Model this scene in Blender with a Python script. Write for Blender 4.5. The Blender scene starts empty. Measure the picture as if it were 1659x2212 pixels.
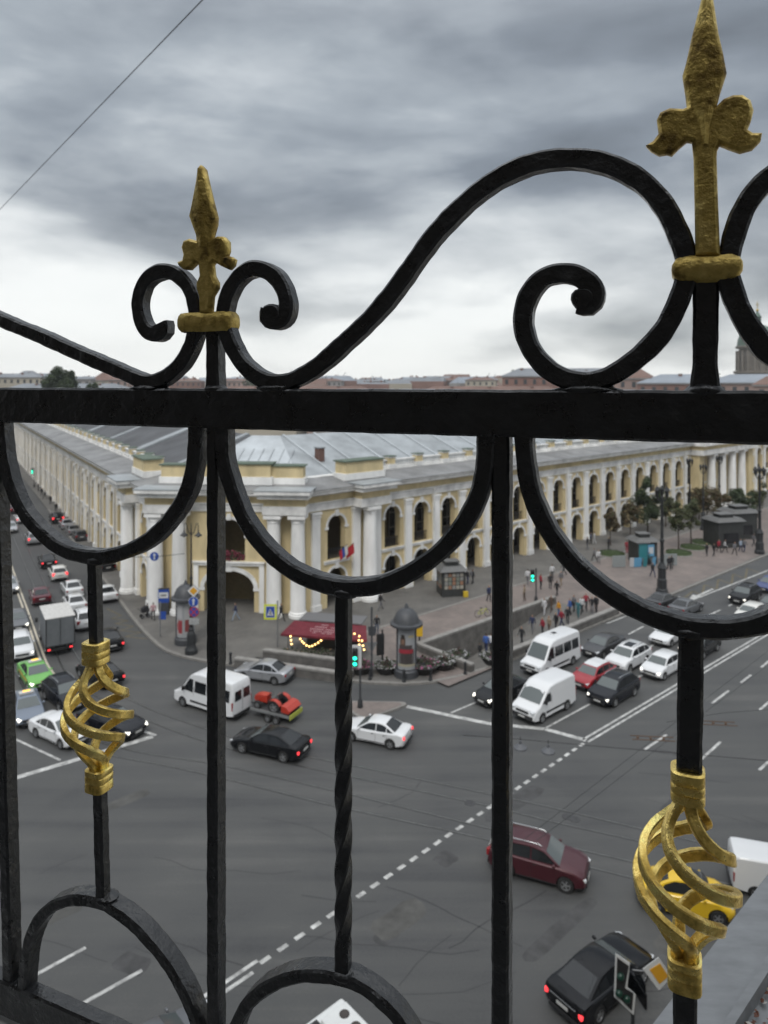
import bpy, bmesh, math, random
from mathutils import Vector, Matrix
random.seed(7)
sc = bpy.context.scene
COL = sc.collection
# ---------------------------------------------------------------- camera
F, HOR, CX, H = 1533.0, 826.0, 829.5, 23.0     # focal length, horizon row and centre column on a 1659 px wide frame; eye height in metres
cam = bpy.data.cameras.new('camera'); camo = bpy.data.objects.new('camera', cam); COL.objects.link(camo)
camo.location = (0, 0, H); camo.rotation_euler = (math.radians(90), 0, 0)
cam.sensor_fit = 'HORIZONTAL'; cam.sensor_width = 36.0; cam.lens = 36.0 * F / 1659.0
cam.shift_y = -(1106.0 - HOR) / 1659.0 * 1.0
cam.clip_start = 0.05; cam.clip_end = 6000
cam.dof.use_dof = True; cam.dof.focus_distance = 0.95; cam.dof.aperture_fstop = cam.lens / 1000.0 / 0.0028 * 1.0
sc.camera = camo
sc.render.resolution_x = 768; sc.render.resolution_y = 1024
sc.cycles.use_denoising = True
sc.cycles.max_bounces = 6; sc.cycles.diffuse_bounces = 3; sc.cycles.glossy_bounces = 3; sc.cycles.transmission_bounces = 3
sc.cycles.caustics_reflective = False; sc.cycles.caustics_refractive = False
# ---------------------------------------------------------------- sky
SUN_EL, SUN_AZ = math.radians(52), math.radians(192)     # azimuth clockwise from +Y
world = bpy.data.worlds.new('World'); sc.world = world; world.use_nodes = True
wn, wl = world.node_tree.nodes, world.node_tree.links
wn.clear()
def N(nodes, t, **kw):
    n = nodes.new(t)
    for k, v in kw.items(): setattr(n, k, v)
    return n
out = N(wn, 'ShaderNodeOutputWorld'); bg = N(wn, 'ShaderNodeBackground'); wl.new(bg.outputs[0], out.inputs[0])
sky = N(wn, 'ShaderNodeTexSky', sky_type='NISHITA', sun_disc=False, sun_elevation=SUN_EL, sun_rotation=SUN_AZ)
tc = N(wn, 'ShaderNodeTexCoord'); sep = N(wn, 'ShaderNodeSeparateXYZ'); wl.new(tc.outputs['Generated'], sep.inputs[0])
def M(op, a, b=None, c=None, nodes=wn, links=wl, clamp=False):
    n = N(nodes, 'ShaderNodeMath', operation=op, use_clamp=clamp)
    for i, v in enumerate((a, b, c)):
        if v is None: continue
        if isinstance(v, (int, float)): n.inputs[i].default_value = v
        else: links.new(v, n.inputs[i])
    return n.outputs[0]
zz = M('MAXIMUM', sep.outputs[2], 0.0)
den = M('ADD', zz, 0.17)
px, py = M('DIVIDE', sep.outputs[0], den), M('DIVIDE', sep.outputs[1], den)
cmb = N(wn, 'ShaderNodeCombineXYZ'); wl.new(px, cmb.inputs[0]); wl.new(py, cmb.inputs[1])
def noise(scale, detail, rough, off, vec=None, nodes=wn, links=wl, dist=0.0):
    mp = N(nodes, 'ShaderNodeMapping'); mp.inputs['Location'].default_value = off
    links.new(vec, mp.inputs[0])
    n = N(nodes, 'ShaderNodeTexNoise'); n.inputs['Scale'].default_value = scale; n.inputs['Detail'].default_value = detail
    n.inputs['Roughness'].default_value = rough; n.inputs['Distortion'].default_value = dist
    links.new(mp.outputs[0], n.inputs['Vector']); return n.outputs['Fac']
n1 = noise(0.62, 2, 0.45, (16.42, 4.63, 11.05), cmb.outputs[0])
dirv = N(wn, 'ShaderNodeMapping'); dirv.inputs['Scale'].default_value = (1.0, 1.0, 2.9); wl.new(tc.outputs['Generated'], dirv.inputs[0])
n2 = noise(2.9, 5, 0.47, (4.87, 10.04, 3.24), dirv.outputs[0], dist=0.25)
n3 = noise(9.5, 6, 0.55, (3.3, 8.2, 1.0), dirv.outputs[0], dist=0.2)
nn = M('ADD', M('ADD', M('MULTIPLY', n1, 0.42), M('MULTIPLY', n2, 0.49)), M('MULTIPLY', n3, 0.09))
def ramp(fac, stops, nodes=wn, links=wl):
    r = N(nodes, 'ShaderNodeValToRGB'); links.new(fac, r.inputs[0])
    e = r.color_ramp.elements
    while len(e) < len(stops): e.new(0.5)
    for el, (p, c) in zip(e, stops): el.position = p; el.color = (*c, 1) if len(c) == 3 else c
    return r.outputs[0]
SKY_DARK, SKY_LITE = (0.108, 0.122, 0.138), (0.46, 0.485, 0.505)
cloud = ramp(nn, [(0.41, SKY_DARK), (0.50, (0.160, 0.181, 0.206)), (0.575, (0.25, 0.277, 0.303)), (0.68, SKY_LITE)])
# thin bright air low over the horizon, under the edge of the cloud deck
elev = M('ARCSINE', zz)
e2 = M('ADD', elev, M('MULTIPLY', M('SUBTRACT', nn, 0.5), -0.9))
glow = ramp(M('MULTIPLY', e2, 2.2), [(0.0, (1, 1, 1)), (0.13, (0.93, 0.93, 0.93)), (0.27, (0.50, 0.50, 0.50)), (0.44, (0.16, 0.16, 0.16)), (0.62, (0, 0, 0))])
mx = N(wn, 'ShaderNodeMix', data_type='RGBA'); wl.new(glow, mx.inputs[0]); wl.new(cloud, mx.inputs[6]); mx.inputs[7].default_value = (0.63, 0.64, 0.63, 1)
hi = ramp(elev, [(0.45, (0, 0, 0)), (0.95, (1, 1, 1))])
m3 = N(wn, 'ShaderNodeMix', data_type='RGBA'); wl.new(M('MULTIPLY', hi, 0.55), m3.inputs[0]); wl.new(mx.outputs[2], m3.inputs[6]); m3.inputs[7].default_value = (1.28, 1.32, 1.36, 1)
skm = N(wn, 'ShaderNodeMix', data_type='RGBA'); skm.inputs[0].default_value = 0.06
sks = N(wn, 'ShaderNodeVectorMath', operation='SCALE'); wl.new(sky.outputs[0], sks.inputs[0]); sks.inputs['Scale'].default_value = 0.08
wl.new(m3.outputs[2], skm.inputs[6]); wl.new(sks.outputs[0], skm.inputs[7])
wl.new(skm.outputs[2], bg.inputs[0]); bg.inputs[1].default_value = 1.0
# ---------------------------------------------------------------- sun behind the cloud
sl = bpy.data.lights.new('sun', 'SUN'); sl.energy = 0.95; sl.angle = math.radians(25); sl.color = (1.0, 0.97, 0.92)
so = bpy.data.objects.new('sun', sl); COL.objects.link(so)
sd = Vector((math.sin(SUN_AZ) * math.cos(SUN_EL), math.cos(SUN_AZ) * math.cos(SUN_EL), math.sin(SUN_EL)))
so.rotation_euler = (-sd).to_track_quat('-Z', 'Y').to_euler(); so.location = (0, -20, 60)
sc.view_settings.view_transform = 'Standard'; sc.view_settings.look = 'None'
sc.view_settings.exposure = 0.72; sc.view_settings.gamma = 1.0; sc.view_settings.use_curve_mapping = False

# ---------------------------------------------------------------- helpers
def G(x, v, z=0.0):
    """point at height z seen at column x, row v of the photograph"""
    Y = F * (H - z) / (v - HOR)
    return Vector(((x - CX) / F * Y, Y, z))
def AT(x, v, Y):
    return Vector(((x - CX) / F * Y, Y, H - (v - HOR) / F * Y))
MATS = {}
def mat(name, col, rough=0.6, metal=0.0, var=0.0, vscale=4.0, bump=0.0, bscale=30.0, coat=0.0, emit=None, estr=0.0, spec=0.5, col2=None, trans=0.0, stretch=None, detail=6, world=False):
    if name in MATS: return MATS[name]
    m = bpy.data.materials.new(name); m.use_nodes = True; MATS[name] = m
    nt = m.node_tree; nd, lk = nt.nodes, nt.links
    p = nd['Principled BSDF']
    p.inputs['Base Color'].default_value = (*col, 1); p.inputs['Roughness'].default_value = rough; p.inputs['Metallic'].default_value = metal
    p.inputs['Specular IOR Level'].default_value = spec; p.inputs['Coat Weight'].default_value = coat; p.inputs['Coat Roughness'].default_value = 0.05
    if trans: p.inputs['Transmission Weight'].default_value = trans
    if emit: p.inputs['Emission Color'].default_value = (*emit, 1); p.inputs['Emission Strength'].default_value = estr
    if var or bump:
        t = nd.new('ShaderNodeNewGeometry' if world else 'ShaderNodeTexCoord'); vec = t.outputs['Position' if world else 'Object']
        if stretch:
            mp = nd.new('ShaderNodeMapping'); mp.inputs['Scale'].default_value = stretch; lk.new(vec, mp.inputs[0]); vec = mp.outputs[0]
    if var:
        a = noise(vscale, detail, 0.6, (3.1, 1.7, 0.4), vec, nd, lk)
        c2 = col2 if col2 else tuple(c * (1 - var) for c in col)
        c1 = col if col2 else tuple(min(1, c * (1 + var * 0.6)) for c in col)
        lk.new(ramp(a, [(0.30, c2), (0.68, c1)], nd, lk), p.inputs['Base Color'])
        r2 = ramp(a, [(0.3, (min(1, rough + .08),) * 3), (0.7, (max(0.03, rough - .06),) * 3)], nd, lk); lk.new(r2, p.inputs['Roughness'])
    if bump:
        b = nd.new('ShaderNodeBump'); b.inputs['Strength'].default_value = bump; b.inputs['Distance'].default_value = 0.002 if bscale > 60 else 0.02
        lk.new(noise(bscale, 5, 0.6, (0, 0, 0), vec, nd, lk), b.inputs['Height']); lk.new(b.outputs[0], p.inputs['Normal'])
    return m
class MB:
    """collects polygons, builds one mesh"""
    def __init__(s): s.v, s.f, s.m, s.mats, s.sm = [], [], [], [], []
    def mi(s, m):
        if m not in s.mats: s.mats.append(m)
        return s.mats.index(m)
    def add(s, vs, fs, m, smooth=False):
        o = len(s.v); s.v += [tuple(v) for v in vs]; k = s.mi(m)
        for f in fs: s.f.append([i + o for i in f]); s.m.append(k); s.sm.append(smooth)
    def box(s, c, d, m, rot=None, ch=0.0):
        x, y, z = d[0] / 2, d[1] / 2, d[2] / 2
        vs = [Vector((a * x, b * y, e * z)) for e in (-1, 1) for a, b in ((-1, -1), (1, -1), (1, 1), (-1, 1))]
        if rot is not None: vs = [rot @ v for v in vs]
        vs = [v + Vector(c) for v in vs]
        s.add(vs, [(3, 2, 1, 0), (4, 5, 6, 7), (0, 1, 5, 4), (1, 2, 6, 5), (2, 3, 7, 6), (3, 0, 4, 7)], m)
    def prism(s, poly, z0, z1, m, smooth=False, top=None):
        """poly: CCW list of (x,y)"""
        n = len(poly); vs = [(p[0], p[1], z0) for p in poly] + [(p[0], p[1], z1) for p in poly]
        s.add(vs, [(i, (i + 1) % n, n + (i + 1) % n, n + i) for i in range(n)], m, smooth)
        s.add(vs[n:], [tuple(range(n))], top or m); s.add(vs[:n], [tuple(range(n - 1, -1, -1))], m)
    def xprism(s, poly, axis_o, ax, ay, depth, m, smooth=False):
        """polygon in the plane (ax, ay) at axis_o, pushed along depth"""
        o, ax, ay, d = Vector(axis_o), Vector(ax), Vector(ay), Vector(depth); n = len(poly)
        a = [o + ax * p[0] + ay * p[1] for p in poly]; b = [q + d for q in a]
        s.add(a + b, [(i, (i + 1) % n, n + (i + 1) % n, n + i) for i in range(n)], m, smooth)
        s.add(a, [tuple(range(n - 1, -1, -1))], m); s.add(b, [tuple(range(n))], m)
    def lathe(s, prof, m, c=(0, 0, 0), n=16, smooth=True, cap=True):
        vs = []
        for r, z in prof:
            for k in range(n):
                a = 2 * math.pi * k / n; vs.append((c[0] + r * math.cos(a), c[1] + r * math.sin(a), c[2] + z))
        fs = []
        for j in range(len(prof) - 1):
            for k in range(n): fs.append((j * n + k, j * n + (k + 1) % n, (j + 1) * n + (k + 1) % n, (j + 1) * n + k))
        s.add(vs, fs, m, smooth)
        if cap:
            s.add(vs[:n], [tuple(range(n - 1, -1, -1))], m); s.add(vs[-n:], [tuple(range(n))], m)
    def tube(s, pts, r, m, n=6, smooth=True):
        pts = [Vector(p) for p in pts]; rr = r if isinstance(r, (list, tuple)) else [r] * len(pts)
        vs = []; up = None
        for i, p in enumerate(pts):
            t = (pts[min(i + 1, len(pts) - 1)] - pts[max(i - 1, 0)]).normalized()
            if up is None: up = t.orthogonal().normalized()
            up = (up - t * up.dot(t)); up = up.normalized() if up.length > 1e-6 else t.orthogonal().normalized()
            b = t.cross(up)
            for k in range(n):
                a = 2 * math.pi * k / n; vs.append(p + (up * math.cos(a) + b * math.sin(a)) * rr[i])
        fs = [(j * n + k, j * n + (k + 1) % n, (j + 1) * n + (k + 1) % n, (j + 1) * n + k) for j in range(len(pts) - 1) for k in range(n)]
        s.add(vs, fs, m, smooth); s.add(vs[:n], [tuple(range(n - 1, -1, -1))], m); s.add(vs[-n:], [tuple(range(n))], m)
    def sphere(s, c, r, m, nu=10, nv=6, sc3=(1, 1, 1)):
        prof = [(math.sin(math.pi * j / nv) * r, -math.cos(math.pi * j / nv) * r) for j in range(nv + 1)]
        o = len(s.v); s.lathe([(max(1e-4, a), b) for a, b in prof], m, (0, 0, 0), nu, True, False)
        for i in range(o, len(s.v)):
            x, y, z = s.v[i]; s.v[i] = (c[0] + x * sc3[0], c[1] + y * sc3[1], c[2] + z * sc3[2])
    def mesh(s, name, sharp=None, bevel=0.0):
        me = bpy.data.meshes.new(name); me.from_pydata(s.v, [], s.f)
        for m in s.mats: me.materials.append(m)
        me.polygons.foreach_set('material_index', s.m); me.polygons.foreach_set('use_smooth', s.sm)
        bm = bmesh.new(); bm.from_mesh(me)
        if bevel:
            bmesh.ops.remove_doubles(bm, verts=bm.verts, dist=1e-5)
        bmesh.ops.recalc_face_normals(bm, faces=bm.faces)
        if bevel:
            ed = [e for e in bm.edges if len(e.link_faces) == 2 and e.calc_face_angle(0) > 0.6]
            bmesh.ops.bevel(bm, geom=ed, offset=bevel, segments=2, affect='EDGES', clamp_overlap=True, profile=0.6)
        bm.to_mesh(me); bm.free()
        if sharp: me.polygons.foreach_set('use_smooth', [True] * len(me.polygons)); me.set_sharp_from_angle(angle=math.radians(sharp))
        me.update(); return me
def link(name, data, parent=None, loc=None, rot=None, mtx=None):
    o = bpy.data.objects.new(name, data); COL.objects.link(o)
    if parent: o.parent = parent
    if mtx is not None: o.matrix_local = mtx
    else:
        if loc is not None: o.location = loc
        if rot is not None: o.rotation_euler = rot
    return o
def tag(o, label=None, cat=None, group=None, kind=None):
    if label: o['label'] = label
    if cat: o['category'] = cat
    if group: o['group'] = group
    if kind: o['kind'] = kind
    return o
def thing(name, label, cat, loc=(0, 0, 0), yaw=0.0, group=None):
    return tag(link(name, None, None, loc, (0, 0, yaw)), label, cat, group)
class Tpl:
    """parts of a kind of thing: (name, mesh, loc, rot, index of parent part or None)"""
    def __init__(s): s.p = []
    def add(s, name, me, loc=(0, 0, 0), rot=(0, 0, 0), par=None, scale=None): s.p.append((name, me, loc, rot, par, scale)); return len(s.p) - 1
    def put(s, name, label, cat, loc, yaw=0.0, group=None, over=None, scale=None, skip=()):
        root = thing(name, label, cat, loc, yaw, group)
        if scale: root.scale = scale if isinstance(scale, tuple) else (scale,) * 3
        s.under(root, over, skip); return root
    def under(s, root, over=None, skip=(), mtx=None):
        made = []
        for nm, me, loc, rot, par, scl in s.p:
            if nm in skip: made.append(None); continue
            o = link(nm, me, made[par] if par is not None else root, loc, rot)
            if scl: o.scale = scl
            if mtx is not None and par is None: o.matrix_local = mtx @ o.matrix_local
            if over:
                for i, sl_ in enumerate(o.material_slots):
                    nm_ = sl_.material.name if sl_.material else None
                    if nm_ in over: sl_.link = 'OBJECT'; sl_.material = over[nm_]
            made.append(o)
        return made
def catmull(pts, step):
    P = [Vector(p) for p in pts]; P = [P[0] * 2 - P[1]] + P + [P[-1] * 2 - P[-2]]; o = []
    for i in range(1, len(P) - 2):
        n = max(1, int((P[i + 1] - P[i]).length / step))
        for k in range(n):
            t = k / n; a, b, c, d = P[i - 1], P[i], P[i + 1], P[i + 2]
            o.append(0.5 * ((2 * b) + (c - a) * t + (2 * a - 5 * b + 4 * c - d) * t * t + (3 * b - a - 3 * c + d) * t ** 3))
    o.append(P[-2]); return o
# ================================================================ the ground
RD, LD = Vector((.7428, .6695, 0)), Vector((-.5243, .8515, 0))      # the two streets leave the crossing along these
RN, LN = Vector((-.6695, .7428, 0)), Vector((.8515, .5243, 0))      # into the arcaded block
asphalt = mat('asphalt', (.062, .062, .061), .78, var=.0)
def asphalt_nodes(m):
    nt = m.node_tree; nd, lk = nt.nodes, nt.links; p = nd['Principled BSDF']
    t = nd.new('ShaderNodeTexCoord'); v = t.outputs['Object']
    a = noise(.11, 5, .6, (2, 3, 0), v, nd, lk, dist=.6)
    mp = nd.new('ShaderNodeMapping'); mp.inputs['Rotation'].default_value = (0, 0, -math.atan2(.6695, .7428)); mp.inputs['Scale'].default_value = (.035, .8, 1); lk.new(v, mp.inputs[0])
    b = noise(1.0, 4, .6, (0, 0, 0), mp.outputs[0], nd, lk)
    mp2 = nd.new('ShaderNodeMapping'); mp2.inputs['Rotation'].default_value = (0, 0, .41); mp2.inputs['Scale'].default_value = (.04, .9, 1); lk.new(v, mp2.inputs[0])
    b2 = noise(1.0, 4, .65, (5, 9, 0), mp2.outputs[0], nd, lk)
    c = noise(9, 6, .7, (0, 1, 0), v, nd, lk)
    s_ = M('ADD', M('ADD', M('MULTIPLY', a, .34), M('MULTIPLY', b, .24), nodes=nd, links=lk), M('ADD', M('MULTIPLY', c, .22), M('MULTIPLY', b2, .2), nodes=nd, links=lk), nodes=nd, links=lk) if False else None
    def m_(op, x, y): return M(op, x, y, nodes=nd, links=lk)
    s_ = m_('ADD', m_('ADD', m_('MULTIPLY', a, .34), m_('MULTIPLY', b, .26)), m_('ADD', m_('MULTIPLY', c, .20), m_('MULTIPLY', b2, .20)))
    lk.new(ramp(s_, [(.40, (.046, .047, .049)), (.48, (.068, .069, .069)), (.53, (.075, .076, .075)), (.61, (.104, .103, .100))], nd, lk), p.inputs['Base Color'])
    lk.new(ramp(s_, [(.35, (.62,) * 3), (.65, (.85,) * 3)], nd, lk), p.inputs['Roughness'])
    bp = nd.new('ShaderNodeBump'); bp.inputs['Strength'].default_value = .3; bp.inputs['Distance'].default_value = .01
    lk.new(noise(60, 3, .7, (0, 0, 0), v, nd, lk), bp.inputs['Height']); lk.new(bp.outputs[0], p.inputs['Normal'])
asphalt_nodes(asphalt)
def paving_mat(name, c1, c2, joint, w, h):
    m = mat(name, c1, .8); nd, lk = m.node_tree.nodes, m.node_tree.links; p = nd['Principled BSDF']
    t = nd.new('ShaderNodeTexCoord'); mp = nd.new('ShaderNodeMapping'); mp.inputs['Rotation'].default_value = (0, 0, -math.atan2(.6695, .7428)); lk.new(t.outputs['Object'], mp.inputs[0])
    b = nd.new('ShaderNodeTexBrick'); b.inputs['Color1'].default_value = (*c1, 1); b.inputs['Color2'].default_value = (*c2, 1); b.inputs['Mortar'].default_value = (*joint, 1)
    b.inputs['Scale'].default_value = 1; b.inputs['Mortar Size'].default_value = .012; b.inputs['Brick Width'].default_value = w; b.inputs['Row Height'].default_value = h; lk.new(mp.outputs[0], b.inputs[0])
    n = noise(.35, 6, .65, (1, 2, 3), t.outputs['Object'], nd, lk)
    mm = nd.new('ShaderNodeMix'); mm.data_type = 'RGBA'; mm.blend_type = 'MULTIPLY'; mm.inputs[0].default_value = 1
    lk.new(b.outputs[0], mm.inputs[6]); lk.new(ramp(n, [(.3, (.72, .72, .72)), (.7, (1.12, 1.1, 1.08))], nd, lk), mm.inputs[7]); lk.new(mm.outputs[2], p.inputs['Base Color'])
    return m
pave_g = paving_mat('grey_paving', (.135, .13, .122), (.155, .15, .14), (.09, .088, .084), .9, .45)
pave_p = paving_mat('pink_paving', (.19, .163, .15), (.215, .18, .165), (.12, .105, .1), .6, .6)
kerb_m = mat('kerb_granite', (.22, .21, .195), .8, var=.25, vscale=3)
granite = mat('granite_wall', (.125, .118, .11), .75, var=.35, vscale=1.5, bump=.3, bscale=25)
granite_t = mat('granite_coping', (.25, .24, .225), .7, var=.25, vscale=2)
def fill_poly(outer, holes, z, m, name):
    bm = bmesh.new(); ed = []
    for loop in [outer] + holes:
        vs = [bm.verts.new((p[0], p[1], z)) for p in loop]
        ed += [bm.edges.new((vs[i], vs[(i + 1) % len(vs)])) for i in range(len(vs))]
    bmesh.ops.triangle_fill(bm, use_beauty=True, use_dissolve=False, edges=ed)
    for f in bm.faces:
        if f.normal.z < 0: f.normal_flip()
    me = bpy.data.meshes.new(name); bm.to_mesh(me); bm.free(); me.materials.append(m); return me
# underpass beside the prospect: frame a along RD, p towards the carriageway
UO = Vector((2.84, 60.4, 0)); UP_ = -RN
def U1(a, p, z=0): q = UO + RD * a + UP_ * p; q.z = z; return q
U_LEN, U_W = 20.3, 6.3
SD = Vector((.946, -.32, 0)); SN = Vector((.32, .946, 0)); SO = Vector((-11.85, 57.25, 0))
def U2(a, p, z=0): q = SO + SD * a + SN * p; q.z = z; return q
hole1 = [U1(.35, .25), U1(U_LEN, .25), U1(U_LEN, U_W - .25), U1(.35, U_W - .25)]
hole2 = [U2(.6, .3), U2(9.3, .3), U2(9.3, 2.05), U2(.6, 2.05)]
outer = [(-2500, -400), (2500, -400), (2500, 4200), (-2500, 4200)]
road = link('road', fill_poly(outer, [[h[:2] for h in hole1], [h[:2] for h in hole2]], 0, asphalt, 'road')); tag(road, kind='structure')
KZ = .15
kd = [(246, 1281), (267, 1311), (288, 1339), (304, 1358), (320, 1375), (337, 1391), (354, 1403), (375, 1412), (397, 1418.5), (437, 1426.5), (490, 1434), (600, 1450), (720, 1466), (796, 1474), (871, 1477), (935, 1473), (994, 1461), (1054, 1443), (1113, 1421), (1325, 1334), (1444, 1287), (1659, 1198)]
kerb = [G(x, v, KZ) for x, v in kd]
kerb = [kerb[0] + LD * 420, kerb[0] + LD * 60] + kerb + [kerb[-1] + RD * 60, kerb[-1] + RD * 420]
back = [kerb[-1] + RN * 200, kerb[0] + LN * 260]
loop = [(p.x, p.y) for p in kerb] + [(p.x, p.y) for p in back]
pm = fill_poly(loop, [[h[:2] for h in hole1], [h[:2] for h in hole2]], KZ, pave_g, 'pavement')
pavement = link('pavement', pm); tag(pavement, kind='structure')
# kerb stones: each about 2 m long near the crossing
dense = []
for i in range(1, len(kerb) - 2):
    a, b = kerb[i], kerb[i + 1]; n = max(1, round((b - a).length / 2.0))
    dense += [a + (b - a) * (k / n) for k in range(n)]
dense.append(kerb[-2])
ks = []
for i in range(len(dense) - 1):
    a, b = dense[i], dense[i + 1]; t = (b - a).normalized(); nrm = Vector((-t.y, t.x, 0))
    mb = MB(); L = (b - a).length - .012
    q = [a + t * .006 - nrm * .02, a + t * (L) - nrm * .02, a + t * L + nrm * .30, a + t * .006 + nrm * .30]
    z1 = KZ + .012 + random.uniform(-.004, .004)
    mb.prism([(p.x, p.y) for p in q], -.05, z1, kerb_m)
    ks.append((min(q[0].length, 1e9), mb.mesh('kerb_stone')))
ks.sort(key=lambda k: k[0])
for _, me in ks[:160]: link('kerb_stone', me, pavement)
# pink granite strip of the prospect's promenade
pp = [kerb[-9] + RN * .4, kerb[-7] + RN * .35, kerb[-5] + RN * .35, kerb[-4] + RN * .35, kerb[-2] + RN * .35, kerb[-2] + RN * 13]
pq = [U1(20.6, 6.2), U1(110, 6.0)]
def strip(a0, a1, p0, p1, z, m, name, hole=None):
    outer_ = [U1(a0, p0)[:2], U1(a0, p1)[:2], U1(a1, p1)[:2], U1(a1, p0)[:2]]
    return fill_poly(outer_, hole or [], z, m, name)
link('promenade_paving', strip(-3.2, 130, -6.5, 6.55, KZ + .004, pave_p, 'promenade_paving', [[h[:2] for h in hole1]]), pavement)
mb = MB()
for p_ in (-6.5,): 
    a, b = U1(-6, p_ - .1, 0), U1(130, p_ - .1, 0)
    mb.prism([(a.x, a.y), (b.x, b.y), ((b + UP_ * .35).x, (b + UP_ * .35).y), ((a + UP_ * .35).x, (a + UP_ * .35).y)], .1, KZ + .02, kerb_m)
link('paving_edge', mb.mesh('paving_edge'), pavement)
# ---------------------------------------------------------------- underpasses
def uz(a):  # floor height inside the prospect underpass
    return max(-2.6, min(KZ, KZ - (U_LEN - a) / (U_LEN - 3.0) * (2.6 + KZ)))
def stair(fn, a0, a1, p0, p1, z0, z1, n, m, name):
    mb = MB()
    for k in range(n):
        aa, ab = a0 + (a1 - a0) * k / n, a0 + (a1 - a0) * (k + 1) / n; z = z0 + (z1 - z0) * (k + .5) / n
        q = [fn(aa, p0), fn(ab, p0), fn(ab, p1), fn(aa, p1)]
        mb.prism([(c.x, c.y) for c in q], z - .5, z, m)
    return mb.mesh(name)
under = thing('underpass_ramp', 'wide granite-walled underpass ramp beside the promenade full of walking people', 'underpass', UO)
inv = Matrix.Translation(-UO)
step_m = mat('step_granite', (.16, .155, .15), .8, var=.25, vscale=2)
mb = MB(); q = [U1(a_, p_, z_) for a_, p_, z_ in ((3.0, .2, -2.6), (U_LEN, .2, KZ), (U_LEN, U_W - .2, KZ), (3.0, U_W - .2, -2.6))]; mb.add(q + [c + Vector((0, 0, -.4)) for c in q], [(0, 1, 2, 3), (7, 6, 5, 4), (0, 4, 5, 1), (1, 5, 6, 2), (2, 6, 7, 3), (3, 7, 4, 0)], pave_g); link('ramp', mb.mesh('ramp'), under, mtx=inv)
def wall(fn, a0, a1, p0, p1, zb, zt, parent, iv, name='parapet_wall', cop=.16):
    mb = MB(); q = [fn(a0, p0), fn(a1, p0), fn(a1, p1), fn(a0, p1)]
    mb.prism([(c.x, c.y) for c in q], zb, zt - cop, granite); w = link(name, mb.mesh(name), parent, mtx=iv)
    L = abs(a1 - a0); n = max(1, round(L / 2.4))
    for k in range(n):
        mb = MB(); x0, x1 = a0 + (a1 - a0) * k / n + .006, a0 + (a1 - a0) * (k + 1) / n - .006
        q = [fn(x0, p0 - .04), fn(x1, p0 - .04), fn(x1, p1 + .04), fn(x0, p1 + .04)]
        mb.prism([(c.x, c.y) for c in q], zt - cop, zt + random.uniform(-.006, .006), granite_t); link('coping_stone', mb.mesh('coping_stone'), w)
wall(U1, 0, 20.0, -.2, .25, -2.8, .82, under, inv)
wall(U1, 4.0, 21.6, U_W - .25, U_W + .2, -2.8, .86, under, inv)
wall(U1, -.1, .35, .25, U_W - .25, -2.8, .82, under, inv, 'end_wall')
mb = MB(); q = [U1(.35, .2), U1(3.2, .2), U1(3.2, U_W - .2), U1(.35, U_W - .2)]; mb.prism([(c.x, c.y) for c in q], -2.9, -2.6, step_m); link('landing', mb.mesh('landing'), under, mtx=inv)
under2 = thing('narrow_underpass_stairs', 'narrow underpass stairs between two low granite walls behind the silver sedan', 'underpass', SO)
inv2 = Matrix.Translation(-SO)
link('stairs', stair(U2, .6, 9.3, .25, 2.1, KZ, -2.6, 14, step_m, 'stairs'), under2, mtx=inv2)
wall(U2, -.2, 9.6, -.15, .3, -2.8, .80, under2, inv2); wall(U2, 1.2, 9.6, 2.05, 2.5, -2.8, .86, under2, inv2)
wall(U2, 9.3, 9.7, .3, 2.05, -2.8, .75, under2, inv2, 'end_wall')
# ---------------------------------------------------------------- traffic island
isl = [G(x, v, .15) for x, v in [(735, 1519), (763, 1513.5), (866, 1515), (876, 1517), (878, 1521), (870, 1525), (800, 1550), (789, 1552.5), (776, 1549), (738, 1526)]]
mb = MB(); mb.prism([(p.x, p.y) for p in reversed(isl)], -.02, .15, kerb_m, top=kerb_m); island = link('traffic_island', mb.mesh('traffic_island', bevel=.03)); tag(island, kind='structure')
ic = sum(isl, Vector()) / len(isl)
mb = MB(); mb.prism([((ic + (p - ic) * .86).x, (ic + (p - ic) * .86).y) for p in reversed(isl)], .1, .156, pave_p); link('island_paving', mb.mesh('island_paving'), island)
# ---------------------------------------------------------------- painted markings and tram rails
paint = mat('road_paint', (.64, .64, .62), .7, var=.35, vscale=2.2, col2=(.20, .20, .195), world=True)
paint_c = mat('cream_paint', (.55, .50, .40), .7, var=.25, vscale=1.5)
paint_y = mat('worn_yellow_paint', (.125, .108, .07), .8, var=.4, vscale=2)
def band(a, b, w, m, name, z=.005, parent=None):
    t = (b - a).normalized(); n = Vector((-t.y, t.x, 0)) * (w / 2); zz_ = Vector((0, 0, z))
    mb = MB(); a = Vector((a.x, a.y, 0)) + zz_; b = Vector((b.x, b.y, 0)) + zz_
    mb.add([a - n, b - n, b + n, a + n], [(0, 1, 2, 3)], m); return link(name, mb.mesh(name), parent or road)
def path_band(pts, w, m, name, z=.005, off=0.0):
    P = catmull([Vector((p.x, p.y, 0)) for p in pts], 1.2); vs = []; fs = []
    for i, p in enumerate(P):
        t = (P[min(i + 1, len(P) - 1)] - P[max(0, i - 1)]).normalized(); n = Vector((-t.y, t.x, 0))
        vs += [p + n * (off - w / 2) + Vector((0, 0, z)), p + n * (off + w / 2) + Vector((0, 0, z))]
        if i: fs.append((2 * i - 2, 2 * i - 1, 2 * i + 1, 2 * i))
    mb = MB(); mb.add(vs, fs, m); return link(name, mb.mesh(name), road)
def D(*q): return [G(x, v) for x, v in q]
def seg(x0, v0, x1, v1, w, name='lane_line', m=None): return band(G(x0, v0), G(x1, v1), w, m or paint, name)
a, b = D((-20, 1115), (15, 1203)); far = G(15, 1203) + LD * 160
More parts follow.
